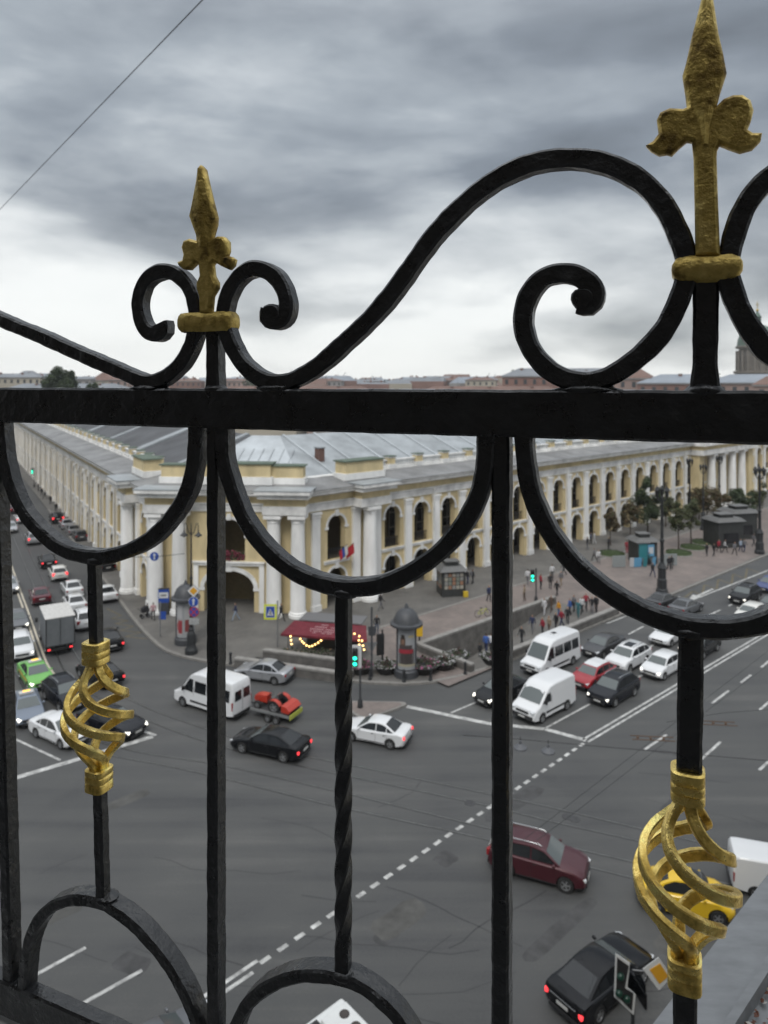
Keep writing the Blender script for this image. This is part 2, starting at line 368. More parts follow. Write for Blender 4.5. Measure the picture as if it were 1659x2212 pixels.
cl = [far, G(15, 1203)] + D((55.5, 1318), (87, 1410), (103, 1445), (132, 1480))
path_band(cl, .16, paint_c, 'centre_line', off=.17); path_band(cl, .16, paint_c, 'centre_line', off=-.17)
seg(31, 1681, 182, 1636, .42, 'stop_line'); seg(182, 1636, 330, 1591, .42, 'stop_line', paint); seg(301, 1577, 337, 1588.5, .22)
seg(25, 1593, 130, 1642, .16)
seg(879, 1526, 1056, 1563, .40, 'stop_line'); seg(1056, 1563, 1176, 1574.5, .40, 'stop_line'); seg(1176, 1574.5, 1266, 1599, .40, 'stop_line')
seg(974, 1540, 1042, 1511, .15); seg(1176, 1574, 1274, 1521, .15)
for q in [(1376, 1464, 1391, 1457), (1395, 1405, 1417, 1388), (1358, 1370, 1390, 1353), (1525, 1332, 1557, 1317), (1300, 1398, 1330, 1383), (1311, 1347, 1352, 1331), (1574, 1309, 1582, 1305)]: seg(*q, .17, 'lane_dash')
seg(1475, 1304, 1700, 1216, .20)
a, b = G(1265, 1600), G(1626, 1386); b = a + (b - a).normalized() * 95
n_ = Vector((-RD.y, RD.x, 0)) * .19
band(a + n_, b + n_, .16, paint, 'centre_line'); band(a - n_, b - n_, .16, paint, 'centre_line')
a, b = G(1262, 1605), G(548, 2090); L = (b - a).length; t = (b - a).normalized(); n = 29
for k in range(n): s0 = L * k / n; band(a + t * (s0 + .08), a + t * (s0 + .56), .21, paint, 'crossing_dash')
n_ = Vector((-t.y, t.x, 0)) * .18
band(b + t * .15 + n_, b + t * 14 + n_, .17, paint, 'centre_line'); band(b - t * .3 - n_, b + t * 14 - n_, .17, paint, 'centre_line')
for q in [(62, 2114, 185, 2047), (146, 2186, 307, 2096), (1538, 1519, 1574, 1492), (1393, 1619, 1440, 1587), (1515, 1640, 1557, 1602), (1640, 1663.5, 1664, 1642), (1641, 1533.5, 1662, 1515.5), (1644, 1442, 1662, 1427), (1600, 1475, 1622, 1458)]: seg(*q, .17, 'lane_dash')
zz_pts = [(231, 1315), (262, 1330), (240, 1336), (277, 1341), (248, 1347), (290, 1353), (258, 1362), (306, 1366), (270, 1375), (318, 1380)]
for i in range(len(zz_pts) - 1): seg(*zz_pts[i], *zz_pts[i + 1], .20, 'zigzag_line', paint_y)
zq = [(1478, 1292), (1497, 1277), (1516, 1286), (1522, 1263), (1548, 1273), (1552, 1251), (1580, 1262), (1584, 1240), (1610, 1250), (1614, 1228), (1640, 1237)]
for i in range(len(zq) - 1): seg(*zq[i], *zq[i + 1], .24, 'zigzag_line', paint_y)
ar = D((1484, 1297), (1520, 1288), (1519, 1285), (1551, 1283)); mb = MB()
A0, t = G(1487, 1296), RD
nn_ = Vector((-t.y, t.x, 0)); zup = Vector((0, 0, .006))
mb.add([A0 + zup, A0 + t * 2.2 + nn_ * .55 + zup, A0 + t * 2.2 - nn_ * .55 + zup], [(0, 2, 1)], paint); mb.add([A0 + t * 2.2 + nn_ * .15 + zup, A0 + t * 2.2 - nn_ * .15 + zup, A0 + t * 6 - nn_ * .15 + zup, A0 + t * 6 + nn_ * .15 + zup], [(0, 1, 2, 3)], paint)
link('lane_arrow', mb.mesh('lane_arrow'), road)
steel = mat('tram_rail_steel', (.22, .22, .21), .35, metal=.8, var=.3, vscale=2); groove = mat('rail_groove', (.03, .03, .03), .9)
rails = [
    [(71, 1207), (114, 1307), (148, 1385), (180, 1437), (212, 1471), (249, 1495), (330, 1534), (437, 1572), (560, 1609), (662, 1634), (768, 1655), (1042, 1712), (1194, 1745), (1408, 1796), (1700, 1862)],
    [(48, 1207), (78, 1290), (105, 1365), (122, 1413), (140, 1449), (169, 1479), (225, 1514), (291, 1546), (340, 1565), (437, 1600), (600, 1644), (765, 1679), (1042, 1738), (1198, 1776), (1408, 1823), (1700, 1892)],
    [(-10, 1330), (20, 1420), (60, 1500), (110, 1556), (180, 1590), (254, 1614), (330, 1630), (437, 1646), (494, 1656), (722, 1708), (765, 1718), (1042, 1786), (1198, 1823), (1376, 1864), (1700, 1940)],
    [(-40, 1360), (0, 1470), (60, 1560), (130, 1604), (254, 1635), (329, 1648), (437, 1671), (494, 1684), (719, 1740), (1042, 1811), (1275, 1874), (1372, 1898), (1700, 1985)]]
for i, r in enumerate(rails):
    P = D(*r)
    if i < 2: P = [P[0] + LD * 200] + P
    else: P = [P[0] + LD * 120] + P
    path_band(P, .16, groove, 'rail_groove', .002); path_band(P, .07, steel, 'tram_rail', .006, .02)
tar = mat('tar_seam', (.028, .028, .03), .6); patch_m = mat('asphalt_patch', (.061, .061, .062), .8, var=.3, vscale=1.5); patch_l = mat('worn_asphalt_patch', (.080, .079, .075), .85, var=.3, vscale=1.2)
rs = random.Random(21)
for i in range(20):     # cracks and sealed seams
    x, v = rs.uniform(40, 1640), rs.uniform(1640, 2200); p = G(x, v); th = rs.choice([math.atan2(RD.y, RD.x), -.41, -.41]) + rs.gauss(0, .12); pts = [p]
    for k in range(rs.randint(3, 7)): th += rs.gauss(0, .18); pts.append(pts[-1] + Vector((math.cos(th), math.sin(th), 0)) * rs.uniform(.5, 1.4))
    path_band(pts, rs.uniform(.02, .05), tar, 'tar_seam', .0035)
for i in range(11):     # repaired patches
    x, v = rs.uniform(60, 1600), rs.uniform(1600, 2180); p = G(x, v); th = rs.choice([math.atan2(RD.y, RD.x), -.41]); a = Vector((math.cos(th), math.sin(th), 0)); n = Vector((-a.y, a.x, 0)); l, w = rs.uniform(1.0, 5.5), rs.uniform(.5, 1.3); mb = MB(); q = []
    for k in range(16):
        t_ = 2 * math.pi * k / 16; c_, s_ = math.cos(t_), math.sin(t_); e_ = .45; q.append(p + a * (abs(c_) ** e_ * math.copysign(1, c_) * l / 2 * rs.uniform(.9, 1.05)) + n * (abs(s_) ** e_ * math.copysign(1, s_) * w / 2 * rs.uniform(.88, 1.08)) + Vector((0, 0, .0015 + i * 1e-5)))
    mb.add(q, [tuple(range(16))], patch_m if i % 3 else patch_l); link('asphalt_patch', mb.mesh('asphalt_patch'), road)
manhole = mat('manhole_iron', (.045, .045, .047), .6, var=.3, vscale=8)
for x, v in [(1226, 1765), (1241, 1770), (1015, 1735), (338, 2030)]:
    mb = MB(); mb.lathe([(.29, 0), (.29, .008), (.25, .010), (.02, .009)], manhole, n=20); link('manhole_cover', mb.mesh('manhole_cover'), road, G(x, v))
# ================================================================ the arcaded trading block
yel = mat('ochre_plaster', (.64, .525, .305), .85, var=.26, vscale=.55, world=True, stretch=(1, 1, .35))
wht = mat('white_stucco', (.84, .835, .815), .8, var=.22, vscale=.6, world=True, stretch=(1, 1, .3))
wht2 = mat('white_trim', (.76, .755, .735), .8, var=.30, vscale=.7, world=True)
zinc = mat('roof_zinc', (.36, .385, .40), .5, metal=.25, var=.28, vscale=.35, world=True)
zincl = mat('roof_zinc_light', (.47, .50, .52), .5, metal=.25, var=.25, vscale=.3, world=True)
dark_roof = mat('roof_dark_sheet', (.075, .077, .082), .6, var=.3, vscale=.25, world=True)
green_cap = mat('green_copper_cap', (.10, .135, .10), .7, var=.3, vscale=2)
eave_m = mat('eave_sheet', (.24, .24, .24), .6, metal=.2, var=.35, vscale=.35, world=True)
dark_in = mat('dark_shop_window', (.015, .015, .017), .25)
iron = mat('balcony_iron', (.02, .02, .022), .5)
Rc = UO * 0 + Vector((5.68, 82.2, 0)) + RD * -18.0
Lc = Vector((-23.2, 71.4, 0))
blk = thing('arcade_building', 'long two-storey yellow and white arcade building with columned corner and grey metal roofs', 'building', (Rc.x, Rc.y, KZ))
binv = Matrix.Translation((-Rc.x, -Rc.y, -KZ))
def frame(o, ax):
    ay = Vector((-ax.y, ax.x, 0)); return Matrix(((ax.x, ay.x, 0, o.x), (ax.y, ay.y, 0, o.y), (0, 0, 1, KZ), (0, 0, 0, 1)))
FR, FL = frame(Rc, RD), frame(Lc, -LD)
CA = (Rc - Lc).normalized(); CL = (Rc - Lc).length; FC = frame((Rc + Lc) / 2, CA)
def bl(name, me, fr, x=0.0, y=0.0, z=0.0, parent=None): return link(name, me, parent or blk, mtx=(binv @ fr @ Matrix.Translation((x, y, z))) if parent is None else None)
def arch_pts(a, zs, rise=None, n=14):
    r = rise or a; return [(-a * math.cos(math.pi * k / n), zs + r * math.sin(math.pi * k / n)) for k in range(n + 1)]
def arch_band(mb, x0, x1, z0, z1, a, zb, zs, m, depth=.8, rise=None):
    A = arch_pts(a, zs, rise); f = lambda x, z, y=0.0: (x, y, z)
    q = [[(x0, z0), (-a, z0), (-a, z1), (x0, z1)], [(a, z0), (x1, z0), (x1, z1), (a, z1)]]
    if zb > z0 + 1e-4: q.append([(-a, z0), (a, z0), (a, zb), (-a, zb)])
    for i in range(len(A) - 1): q.append([A[i], A[i + 1], (A[i + 1][0], z1), (A[i][0], z1)])
    q += [[(-a, zb), (-a, zb), (-a, zs), (-a, zs)]] if False else []
    for p in q: mb.add([f(*c) for c in p], [(0, 1, 2, 3)], m); mb.add([f(*c, depth) for c in p], [(3, 2, 1, 0)], m)
    R_ = [(-a, zb)] + A + [(a, zb)]
    for i in range(len(R_) - 1): mb.add([f(*R_[i]), f(*R_[i + 1]), f(*R_[i + 1], depth), f(*R_[i], depth)], [(0, 1, 2, 3)], m)
    if zb > z0 + 1e-4: mb.add([f(-a, zb), f(a, zb), f(a, zb, depth), f(-a, zb, depth)], [(3, 2, 1, 0)], m)
ZM, ZTOP = 4.5, 10.0
def bay_wall(hw, low, up):
    mb = MB(); arch_band(mb, -hw, hw, 0, ZM, *low, yel); arch_band(mb, -hw, hw, ZM, ZTOP, *up, yel); return mb.mesh('bay_wall')
def surround(a, zs, rise=None, w=.24, pr=.07, key=.42):
    mb = MB(); r = rise or a; A, B = arch_pts(a, zs, r), arch_pts(a + w, zs, r + w)
    for i in range(len(A) - 1):
        v = [(A[i][0], -pr, A[i][1]), (A[i + 1][0], -pr, A[i + 1][1]), (B[i + 1][0], -pr, B[i + 1][1]), (B[i][0], -pr, B[i][1])]
        w_ = [(x, .02, z) for x, _, z in v]
        mb.add(v + w_, [(0, 1, 2, 3), (0, 4, 5, 1), (2, 6, 7, 3)], wht2)
    for s_ in (-1, 1): mb.box((s_ * (a + w / 2 + .03), -.03, zs - .12), (w + .22, .16, .24), wht2)
    mb.box((0, -.07, zs + r + .22), (key, .2, .62), wht2); return mb.mesh('arch_surround')
LOW, UPA = (1.2, 0, 2.75), (1.16, 4.78, 8.15)
me_wall = bay_wall(2.25, LOW, UPA); me_s1 = surround(1.2, 2.75); me_s2 = surround(1.16, 8.15)
mb = MB(); mb.box((0, -.14, 4.9), (.98, .34, 9.5), wht); mb.box((0, -.18, .3), (1.14, .46, .6), wht); mb.box((0, -.17, 9.42), (1.10, .42, .16), wht); mb.box((0, -.20, 9.76), (1.22, .50, .24), wht); me_pil = mb.mesh('pilaster')
mb = MB(); mb.box((0, -.05, 4.52), (3.3, .2, .2), wht2); mb.box((0, -.08, 4.68), (3.3, .26, .13), wht2); me_str = mb.mesh('string_course')
mb = MB()
for k in range(9): mb.box((-1.04 + k * .26, .35, 5.3), (.05, .05, .9), iron)
mb.box((0, .35, 5.78), (2.3, .09, .08), iron); mb.box((0, .35, 4.86), (2.3, .06, .06), iron); me_bal = mb.mesh('balcony_rail')
mb = MB(); mb.box((0, 4.05, 1.75), (3.0, .2, 3.3), dark_in); fr2 = mat('shop_frame', (.22, .19, .15), .7)  # shop and gallery glazing made wide, its dark stands in for interior shade
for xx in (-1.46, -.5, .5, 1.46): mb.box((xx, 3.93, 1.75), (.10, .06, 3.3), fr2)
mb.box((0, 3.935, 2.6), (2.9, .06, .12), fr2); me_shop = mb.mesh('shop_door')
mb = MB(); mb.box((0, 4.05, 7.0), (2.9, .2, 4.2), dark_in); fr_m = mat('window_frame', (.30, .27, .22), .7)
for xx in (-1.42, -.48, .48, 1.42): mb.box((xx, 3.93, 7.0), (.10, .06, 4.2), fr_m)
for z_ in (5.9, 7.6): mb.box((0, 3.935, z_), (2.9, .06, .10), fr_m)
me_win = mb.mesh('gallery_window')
mb = MB(); mb.tube([(0, -.55, 10.9), (0, -.45, 10.2), (0, -.42, 9.6), (0, -.42, .3)], .085, wht2, 7); me_pipe = mb.mesh('downpipe')
mb = MB(); mb.box((0, 0, .25), (1.15, .95, .5), wht); mb.box((0, 0, .85), (1.0, .8, .75), yel); mb.box((0, 0, 1.27), (1.14, .94, .14), wht2); mb.box((0, 0, 1.38), (1.22, 1.02, .09), green_cap); me_post = mb.mesh('parapet_post')
mb = MB(); mb.box((0, 0, .12), (3.4, .5, .24), wht2); mb.box((0, 0, .93), (3.4, .42, .16), wht2)
for k in range(9): mb.box((-1.5 + k * .375, 0, .55), (.16, .16, .62), wht2)
me_bst = mb.mesh('balustrade')
mb = MB(); mb.lathe([(.92, 0), (.92, .28), (.84, .34), (.86, .46), (.76, .55), (.745, .75), (.735, 4.0), (.64, 9.0), (.64, 9.15), (.72, 9.22), (.66, 9.3), (.70, 9.42), (.82, 9.60)], wht, n=22); mb.box((0, 0, 9.76), (1.72, 1.72, .3), wht); me_col = mb.mesh('column', sharp=40)
def plain(x0, x1, z1=ZTOP, y=0.0): mb = MB(); mb.box(((x0 + x1) / 2, y + .4, z1 / 2), (x1 - x0, .8, z1), yel); return mb.mesh('bay_wall')
def bays(fr, sgn, n, portico=()):
    c0_ = 11.6
    bl('bay_wall', plain(*sorted((0.0, sgn * 1.55))), fr); bl('bay_wall', plain(*sorted((sgn * 6.05, sgn * 9.35))), fr)
    cs = [3.8] + [c0_ + 4.5 * k for k in range(n)]
    for i, c in enumerate(cs):
        x = sgn * c; bl('bay_wall', me_wall, fr, x)
        bl('arch_surround', me_s1, fr, x); bl('arch_surround', me_s2, fr, x); bl('string_course', me_str, fr, x)
        bl('balcony_rail', me_bal, fr, x); bl('shop_door', me_shop, fr, x); bl('gallery_window', me_win, fr, x)
        if i:
            if not any(p0 < c + 2.25 < p1 for p0, p1 in portico): bl('pilaster', me_pil, fr, sgn * (c + 2.25))
            if i % 2 == 0 and i < 30: bl('downpipe', me_pipe, fr, sgn * (c + 2.25 - .62))
            bl('parapet_post', me_post, fr, sgn * (c - 2.25), 2.9, 13.02); bl('balustrade', me_bst, fr, x, 2.9, 13.02)
    bl('pilaster', me_pil, fr, sgn * 1.05)
    bl('column', me_col, fr, sgn * 7.55, -.9); bl('pilaster', me_pil, fr, sgn * 9.2); bl('pilaster', me_pil, fr, sgn * 6.3)
NR, NL = 31, 42
PT = [(83.0, 108.0)]
bays(FR, 1, NR, PT); bays(FL, -1, NL)
# portico half way along the prospect front
for c in (88.8, 93.3, 97.8, 102.3): bl('column', me_col, FR, c, -1.5)
for c in (84.6, 106.4): mb = MB(); mb.box((0, -.8, 5), (2.0, 1.7, 10), yel); bl('corner_pier', mb.mesh('corner_pier'), FR, c)
mb = MB(); mb.box((95.5, -1.2, 10.45), (24.4, 2.6, .9), wht2); mb.box((95.5, -1.1, 11.25), (24.2, 2.4, .8), yel); mb.box((95.5, -1.35, 12.0), (25.2, 3.2, .7), wht2); bl('portico_entablature', mb.mesh('portico_entablature'), FR)
# chamfered corner
hc = CL / 2
mb = MB(); arch_band(mb, -hc, hc, 0, ZM + .35, 2.55, 0, 2.35, yel, .9, 1.75); arch_band(mb, -hc, hc, ZM + .35, ZTOP, 1.62, 5.1, 7.6, yel, .9); bl('corner_wall', mb.mesh('corner_wall'), FC)
bl('arch_surround', surround(2.55, 2.35, 1.75, w=.42, pr=.12, key=.6), FC); bl('arch_surround', surround(1.62, 7.6, w=.3), FC)
mb = MB(); mb.box((0, -.1, 4.75), (7.2, .34, .26), wht2); mb.box((0, -.16, 4.95), (7.4, .46, .14), wht2); bl('string_course', mb.mesh('string_course'), FC)
for x in (-7.15, -4.75, 4.75, 7.15): bl('column', me_col, FC, x, -.95)
for x in (-3.35, 3.35): mb = MB(); mb.box((0, -.1, 2.4), (.5, .26, 4.8), wht); bl('jamb_pilaster', mb.mesh('jamb_pilaster'), FC, x)
for x in (-5.95, 5.95):
    mb = MB(); mb.box((0, -.85, 10.42), (4.3, 1.9, .86), wht2); mb.box((0, -.8, 11.24), (4.1, 1.7, .8), yel); mb.box((0, -1.1, 11.86), (5.0, 2.6, .46), wht2); mb.box((0, -1.25, 12.25), (5.4, 3.0, .34), wht2); mb.box((0, -1.25, 12.46), (5.6, 3.1, .08), zinc); bl('entablature_block', mb.mesh('entablature_block'), FC, x)
for fr, x in ((FR, 7.9), (FL, -7.9)):
    mb = MB(); mb.box((0, -.7, 10.42), (4.2, 1.8, .86), wht2); mb.box((0, -.65, 11.24), (4.0, 1.6, .8), yel); mb.box((0, -.95, 11.86), (4.8, 2.5, .46), wht2); mb.box((0, -1.1, 12.25), (5.2, 2.9, .34), wht2); mb.box((0, -1.1, 12.46), (5.4, 3.0, .08), zinc); bl('entablature_block', mb.mesh('entablature_block'), fr, x)
    mb = MB(); mb.box((0, 1.2, 12.95), (5.6, 2.0, .7), wht); mb.box((0, 1.2, 13.85), (5.2, 1.8, 1.3), yel); mb.box((0, 1.2, 14.56), (5.6, 2.1, .14), green_cap); bl('attic_block', mb.mesh('attic_block'), fr, x)
mb = MB(); mb.box((0, 1.5, 12.9), (15.0, 1.6, .75), wht); mb.box((0, 1.5, 13.8), (14.6, 1.4, 1.25), yel); mb.box((0, 1.2, 13.0), (8.6, 2.0, .8), wht); mb.box((0, 1.2, 13.95), (8.2, 1.8, 1.35), yel); mb.box((0, 1.5, 14.48), (15.0, 1.7, .12), green_cap); mb.box((0, 1.2, 14.70), (8.6, 2.1, .14), green_cap); bl('attic_block', mb.mesh('attic_block'), FC)
# banner-red flower boxes and two flags in the openings
fl_red = mat('balcony_flowers', (.17, .03, .05), .8, var=.7, vscale=9); fl_grn = mat('balcony_leaves', (.03, .05, .02), .8)
mb = MB(); rg = random.Random(2)
for i in range(160): mb.box((rg.uniform(-1.55, 1.55), rg.uniform(-.12, .25), rg.uniform(5.15, 6.05)), (.16, .16, .16), rg.choice([fl_red, fl_red, fl_grn]), Matrix.Rotation(rg.random() * 6, 3, 'Z') @ Matrix.Rotation(rg.random() * 6, 3, 'X'))
bl('flower_box', mb.mesh('flower_box'), FC)
# swept entablature
PLAN = [Lc + LD * 200, Lc, Rc, Rc + RD * 151]
def offs(d):
    o = []
    for i, p in enumerate(PLAN):
        ts = [];
        if i: ts.append((p - PLAN[i - 1]).normalized())
        if i < len(PLAN) - 1: ts.append((PLAN[i + 1] - p).normalized())
        ns = [Vector((t.y, -t.x, 0)) for t in ts]; b = sum(ns, Vector()).normalized(); o.append(p + b * (d / b.dot(ns[0])))
    return o
def sweep(name, prof, m, sub=None):
    mb = MB(); rows = [offs(d) for d, z in prof]; n = len(prof)
    for i in range(len(PLAN) - 1):
        for j in range(n):
            k = (j + 1) % n; a, b, c, d = rows[j][i], rows[j][i + 1], rows[k][i + 1], rows[k][i]
            mb.add([(a.x, a.y, KZ + prof[j][1]), (b.x, b.y, KZ + prof[j][1]), (c.x, c.y, KZ + prof[k][1]), (d.x, d.y, KZ + prof[k][1])], [(0, 1, 2, 3)], m)
    return link(name, mb.mesh(name), blk, mtx=binv)
sweep('architrave', [(-.8, 9.995), (.16, 9.995), (.16, 10.35), (.22, 10.36), (.22, 10.72), (.36, 10.74), (.36, 10.86), (-.8, 10.86)], wht2)
sweep('frieze', [(-.8, 10.863), (.14, 10.863), (.14, 11.5), (-.8, 11.5)], yel)
sweep('cornice', [(-.8, 11.503), (.30, 11.503), (.36, 11.68), (.62, 11.72), (.98, 11.74), (.98, 11.98), (1.10, 12.02), (1.16, 12.22), (-.8, 12.22)], wht2)
sweep('eave_roof', [(1.20, 12.223), (1.20, 12.27), (-2.4, 12.95), (-2.4, 12.223)], eave_m)
sweep('parapet_base', [(-2.403, 12.5), (-2.403, 13.0), (-3.4, 13.0), (-3.4, 12.5)], wht2)
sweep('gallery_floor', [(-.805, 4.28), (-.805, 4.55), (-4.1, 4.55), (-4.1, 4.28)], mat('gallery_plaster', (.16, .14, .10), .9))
sweep('inner_wall', [(-4.12, 0), (-4.12, 10.0), (-4.4, 10.0), (-4.4, 0)], mat('shaded_ochre_plaster', (.24, .185, .095), .9, var=.15))  # back wall plaster darkened: the gallery's shade is put into its colour
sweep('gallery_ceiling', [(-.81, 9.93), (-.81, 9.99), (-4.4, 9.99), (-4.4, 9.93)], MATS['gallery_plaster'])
def roof_piece(name, i, m, d0, z0, d1, z1):
    a, b = offs(d0), offs(d1); mb = MB()
    mb.add([(a[i].x, a[i].y, KZ + z0), (a[i + 1].x, a[i + 1].y, KZ + z0), (b[i + 1].x, b[i + 1].y, KZ + z1), (b[i].x, b[i].y, KZ + z1)], [(0, 1, 2, 3)], m); return link(name, mb.mesh(name), blk, mtx=binv)
for i, m in enumerate((dark_roof, zincl, zinc)):
    roof_piece('main_roof', i, m, -3.3, 12.9, -13.0, 16.6); roof_piece('main_roof', i, m, -13.0, 16.6, -16.3, 15.6)
def rib(fr, x, y0, z0, y1, z1, w, m, h=.22):
    L = math.hypot(y1 - y0, z1 - z0); an = math.atan2(z1 - z0, y1 - y0); mb = MB(); mb.box((x, (y0 + y1) / 2, (z0 + z1) / 2 + h / 2 - .02), (w, L, h), m, Matrix.Rotation(an, 3, 'X')); bl('roof_rib', mb.mesh('roof_rib'), fr)
for k in range(9): rib(FL, -(8 + k * 20.5), 3.4, 12.95, 13.0, 16.6, 2.2 if k % 2 else 1.2, zinc)
for k in range(26): rib(FR, 6 + k * 4.5, 3.4, 12.95, 13.0, 16.6, .28, zincl, .16)
for k in range(9): rib(FC, -4.6 + k * 1.15, 3.4, 12.95, 9.6, 15.3, .08, zinc, .09)
mb = MB(); mb.box((0, 0, .55), (.7, .9, 1.5), mat('chimney_brick', (.15, .085, .07), .9, var=.3, vscale=4)); mb.box((0, 0, 1.36), (.85, 1.05, .12), zinc); bl('chimney', mb.mesh('chimney'), FR, 6.6, 6.6, 14.2)
# small flag pair on the first upper opening of the prospect front
for x, cols in ((3.4, [(.55, .55, .56), (.03, .07, .30), (.40, .02, .03)]), (4.25, [(.45, .02, .03)] * 3)):
    mb = MB(); t_ = Vector((.35, -.7, .65)); o_ = Vector((x, -.05, 5.2)); mb.tube([o_, o_ + t_ * 2.0], .025, iron, 5)
    f = link('flag_pole', mb.mesh('flag_pole'), blk, mtx=binv @ FR)
    mb = MB()
    for j, c in enumerate(cols):
        m = mat('flag_%d' % int(c[0] * 100 + c[2] * 1000), c, .8)
        vs = []
        for i in range(5):
            y_ = .03 * math.sin(i * 1.8); top = o_ + t_ * (1.95 - .42 * j * .9); vs += [top + Vector((.02 * i, y_, -.26 * i)), o_ + t_ * (1.95 - .42 * (j + 1) * .9) + Vector((.02 * i, y_, -.26 * i))]
        mb.add(vs, [(2 * i, 2 * i + 1, 2 * i + 3, 2 * i + 2) for i in range(4)], m)
    link('flag_cloth', mb.mesh('flag_cloth'), f)
# ================================================================ wrought-iron railing
def black_nodes(m):
    nd, lk = m.node_tree.nodes, m.node_tree.links; p = nd['Principled BSDF']
    t = nd.new('ShaderNodeTexCoord'); v = t.outputs['Object']
    a = noise(38, 6, .62, (2, 1, 0), v, nd, lk); b = noise(150, 3, .5, (0, 5, 0), v, nd, lk)
    lk.new(ramp(a, [(.32, (.0035, .004, .005)), (.60, (.006, .0068, .0085)), (.74, (.016, .016, .017))], nd, lk), p.inputs['Base Color'])
    lk.new(ramp(a, [(.35, (.22,) * 3), (.65, (.50,) * 3)], nd, lk), p.inputs['Roughness'])
    hsum = M('ADD', M('MULTIPLY', noise(55, 4, .55, (0, 0, 0), v, nd, lk), 1.0, nodes=nd, links=lk), M('MULTIPLY', b, .25, nodes=nd, links=lk), nodes=nd, links=lk)
    bp = nd.new('ShaderNodeBump'); bp.inputs['Strength'].default_value = 1.0; bp.inputs['Distance'].default_value = .0036
    lk.new(hsum, bp.inputs['Height']); lk.new(bp.outputs[0], p.inputs['Normal'])
black = mat('black_iron_paint', (.0045, .005, .0065), .34, spec=.85); black_nodes(black)
gold = mat('gold_paint', (.30, .20, .05), .36, metal=.7)
bright_gold = mat('bright_gold_paint', (.30, .20, .05), .3, metal=.92)
def gold_nodes(m, k=1.0, sh=0.0, bd=.0048, rg=.30):
    nd, lk = m.node_tree.nodes, m.node_tree.links; p = nd['Principled BSDF']
    t = nd.new('ShaderNodeTexCoord'); v = t.outputs['Object']
    a = noise(26, 6, .65, (1, 2, 3), v, nd, lk); b = noise(75, 4, .6, (4, 2, 1), v, nd, lk)
    s_ = M('ADD', M('MULTIPLY', a, .6, nodes=nd, links=lk), M('MULTIPLY', b, .4, nodes=nd, links=lk), nodes=nd, links=lk)
    lk.new(ramp(s_, [(.32 - sh, (.03, .02, .010)), (.40 - sh, (.20 * k, .135 * k, .035 * k)), (.50 - sh, (.44 * k, .32 * k, .09 * k)), (.66 - sh, (.62 * k, .48 * k, .17 * k))], nd, lk), p.inputs['Base Color'])
    lk.new(ramp(s_, [(.3, (.6,) * 3), (.6, (rg,) * 3)], nd, lk), p.inputs['Roughness'])
    bp = nd.new('ShaderNodeBump'); bp.inputs['Strength'].default_value = 1.0; bp.inputs['Distance'].default_value = bd
    lk.new(noise(85, 5, .62, (0, 0, 0), v, nd, lk), bp.inputs['Height']); lk.new(bp.outputs[0], p.inputs['Normal'])
gold_nodes(gold, 1.4, -.012, .0032, .28)
gold_nodes(bright_gold, 1.8, .035, .0018, .16)
Y0, KF = 0.85, 3729.0
TF = KF / F; FDIR = Vector((TF, -1, 0)).normalized(); FNRM = Vector((-FDIR.y, FDIR.x, 0))   # along the railing (to the viewer's right), away from the viewer
FORG = Vector((0, Y0, H))
def FP(x, v):
    Y = Y0 / (1 + (x - CX) / KF); X = Y * (x - CX) / F
    return (X / FDIR.x, -(v - HOR) * Y / F)
def FW(u, z, n=0.0): return FORG + FDIR * u + FNRM * n + Vector((0, 0, z))
rail = thing('iron_railing', 'black wrought iron roof railing with scrolls, gold finials and gold twisted baskets', 'railing', FW(0, -1.0))
rinv = Matrix.Translation(-FW(0, -1.0))
def rl(name, mb, sharp=None, parent=None, bevel=0): 
    return link(name, mb.mesh(name, sharp, bevel), parent or rail, mtx=rinv if parent is None else None)
BW, BD = .0205, .021
def wob(s): return math.sin(s * 61) * .35 + math.sin(s * 143 + 1.3) * .3 + math.sin(s * 307 + .6) * .2
def bar(name, uz_, w=BW, d=BD, m=None, n0=0.0, closed=False, smooth=True, pts2d=None, amp=.0007, ends=None, parent=None):
    """flat bar swept along a curve in the plane of the railing; front face at depth n0"""
    P = catmull([Vector((a, b, 0)) for a, b in uz_], .0035) if smooth else [Vector((a, b, 0)) for a, b in uz_]
    c = .0028; mb = MB(); vs = []; s = random.random() * 9; K = 8
    for i, p in enumerate(P):
        t = (P[min(i + 1, len(P) - 1)] - P[max(0, i - 1)]).normalized(); nr = Vector((-t.y, t.x, 0))
        if i: s += (P[i] - P[i - 1]).length
        hw = w / 2 + amp * wob(s); dd = amp * wob(s * 1.3 + 4)
        if ends:
            f = i / (len(P) - 1)
            hw *= ends(f)
        for a, b in ((-hw + c, 0), (hw - c, 0), (hw, c), (hw, d - c), (hw - c, d), (-hw + c, d), (-hw, d - c), (-hw, c)):
            q = p + nr * a; vs.append(FW(q.x, q.y, n0 + b + dd))
    n = len(P)
    fs = [(j * K + k, j * K + (k + 1) % K, (j + 1) * K + (k + 1) % K, (j + 1) * K + k) for j in range(n - 1) for k in range(K)]
    mb.add(vs, fs, m or black); mb.add(vs[:K], [tuple(range(K))], m or black); mb.add(vs[-K:], [tuple(range(K))], m or black)
    return rl(name, mb, sharp=38, parent=parent)
def dz(pts, ox, oy, s): return [FP(ox + x * s, oy + y * s) for x, y in pts]
UL, UR = FP(-260, 900)[0] - .9, FP(1950, 900)[0] + .9
UF = FP(1526, 600)[0]
def mir(q): return [(2 * UF - a, b) for a, b in q]
ZT, ZB = -.0083, -.0615
def straight(a, b, step=.006):
    n = max(2, int((Vector(b) - Vector(a)).length / step)); return [(a[0] + (b[0] - a[0]) * k / n, a[1] + (b[1] - a[1]) * k / n) for k in range(n + 1)]
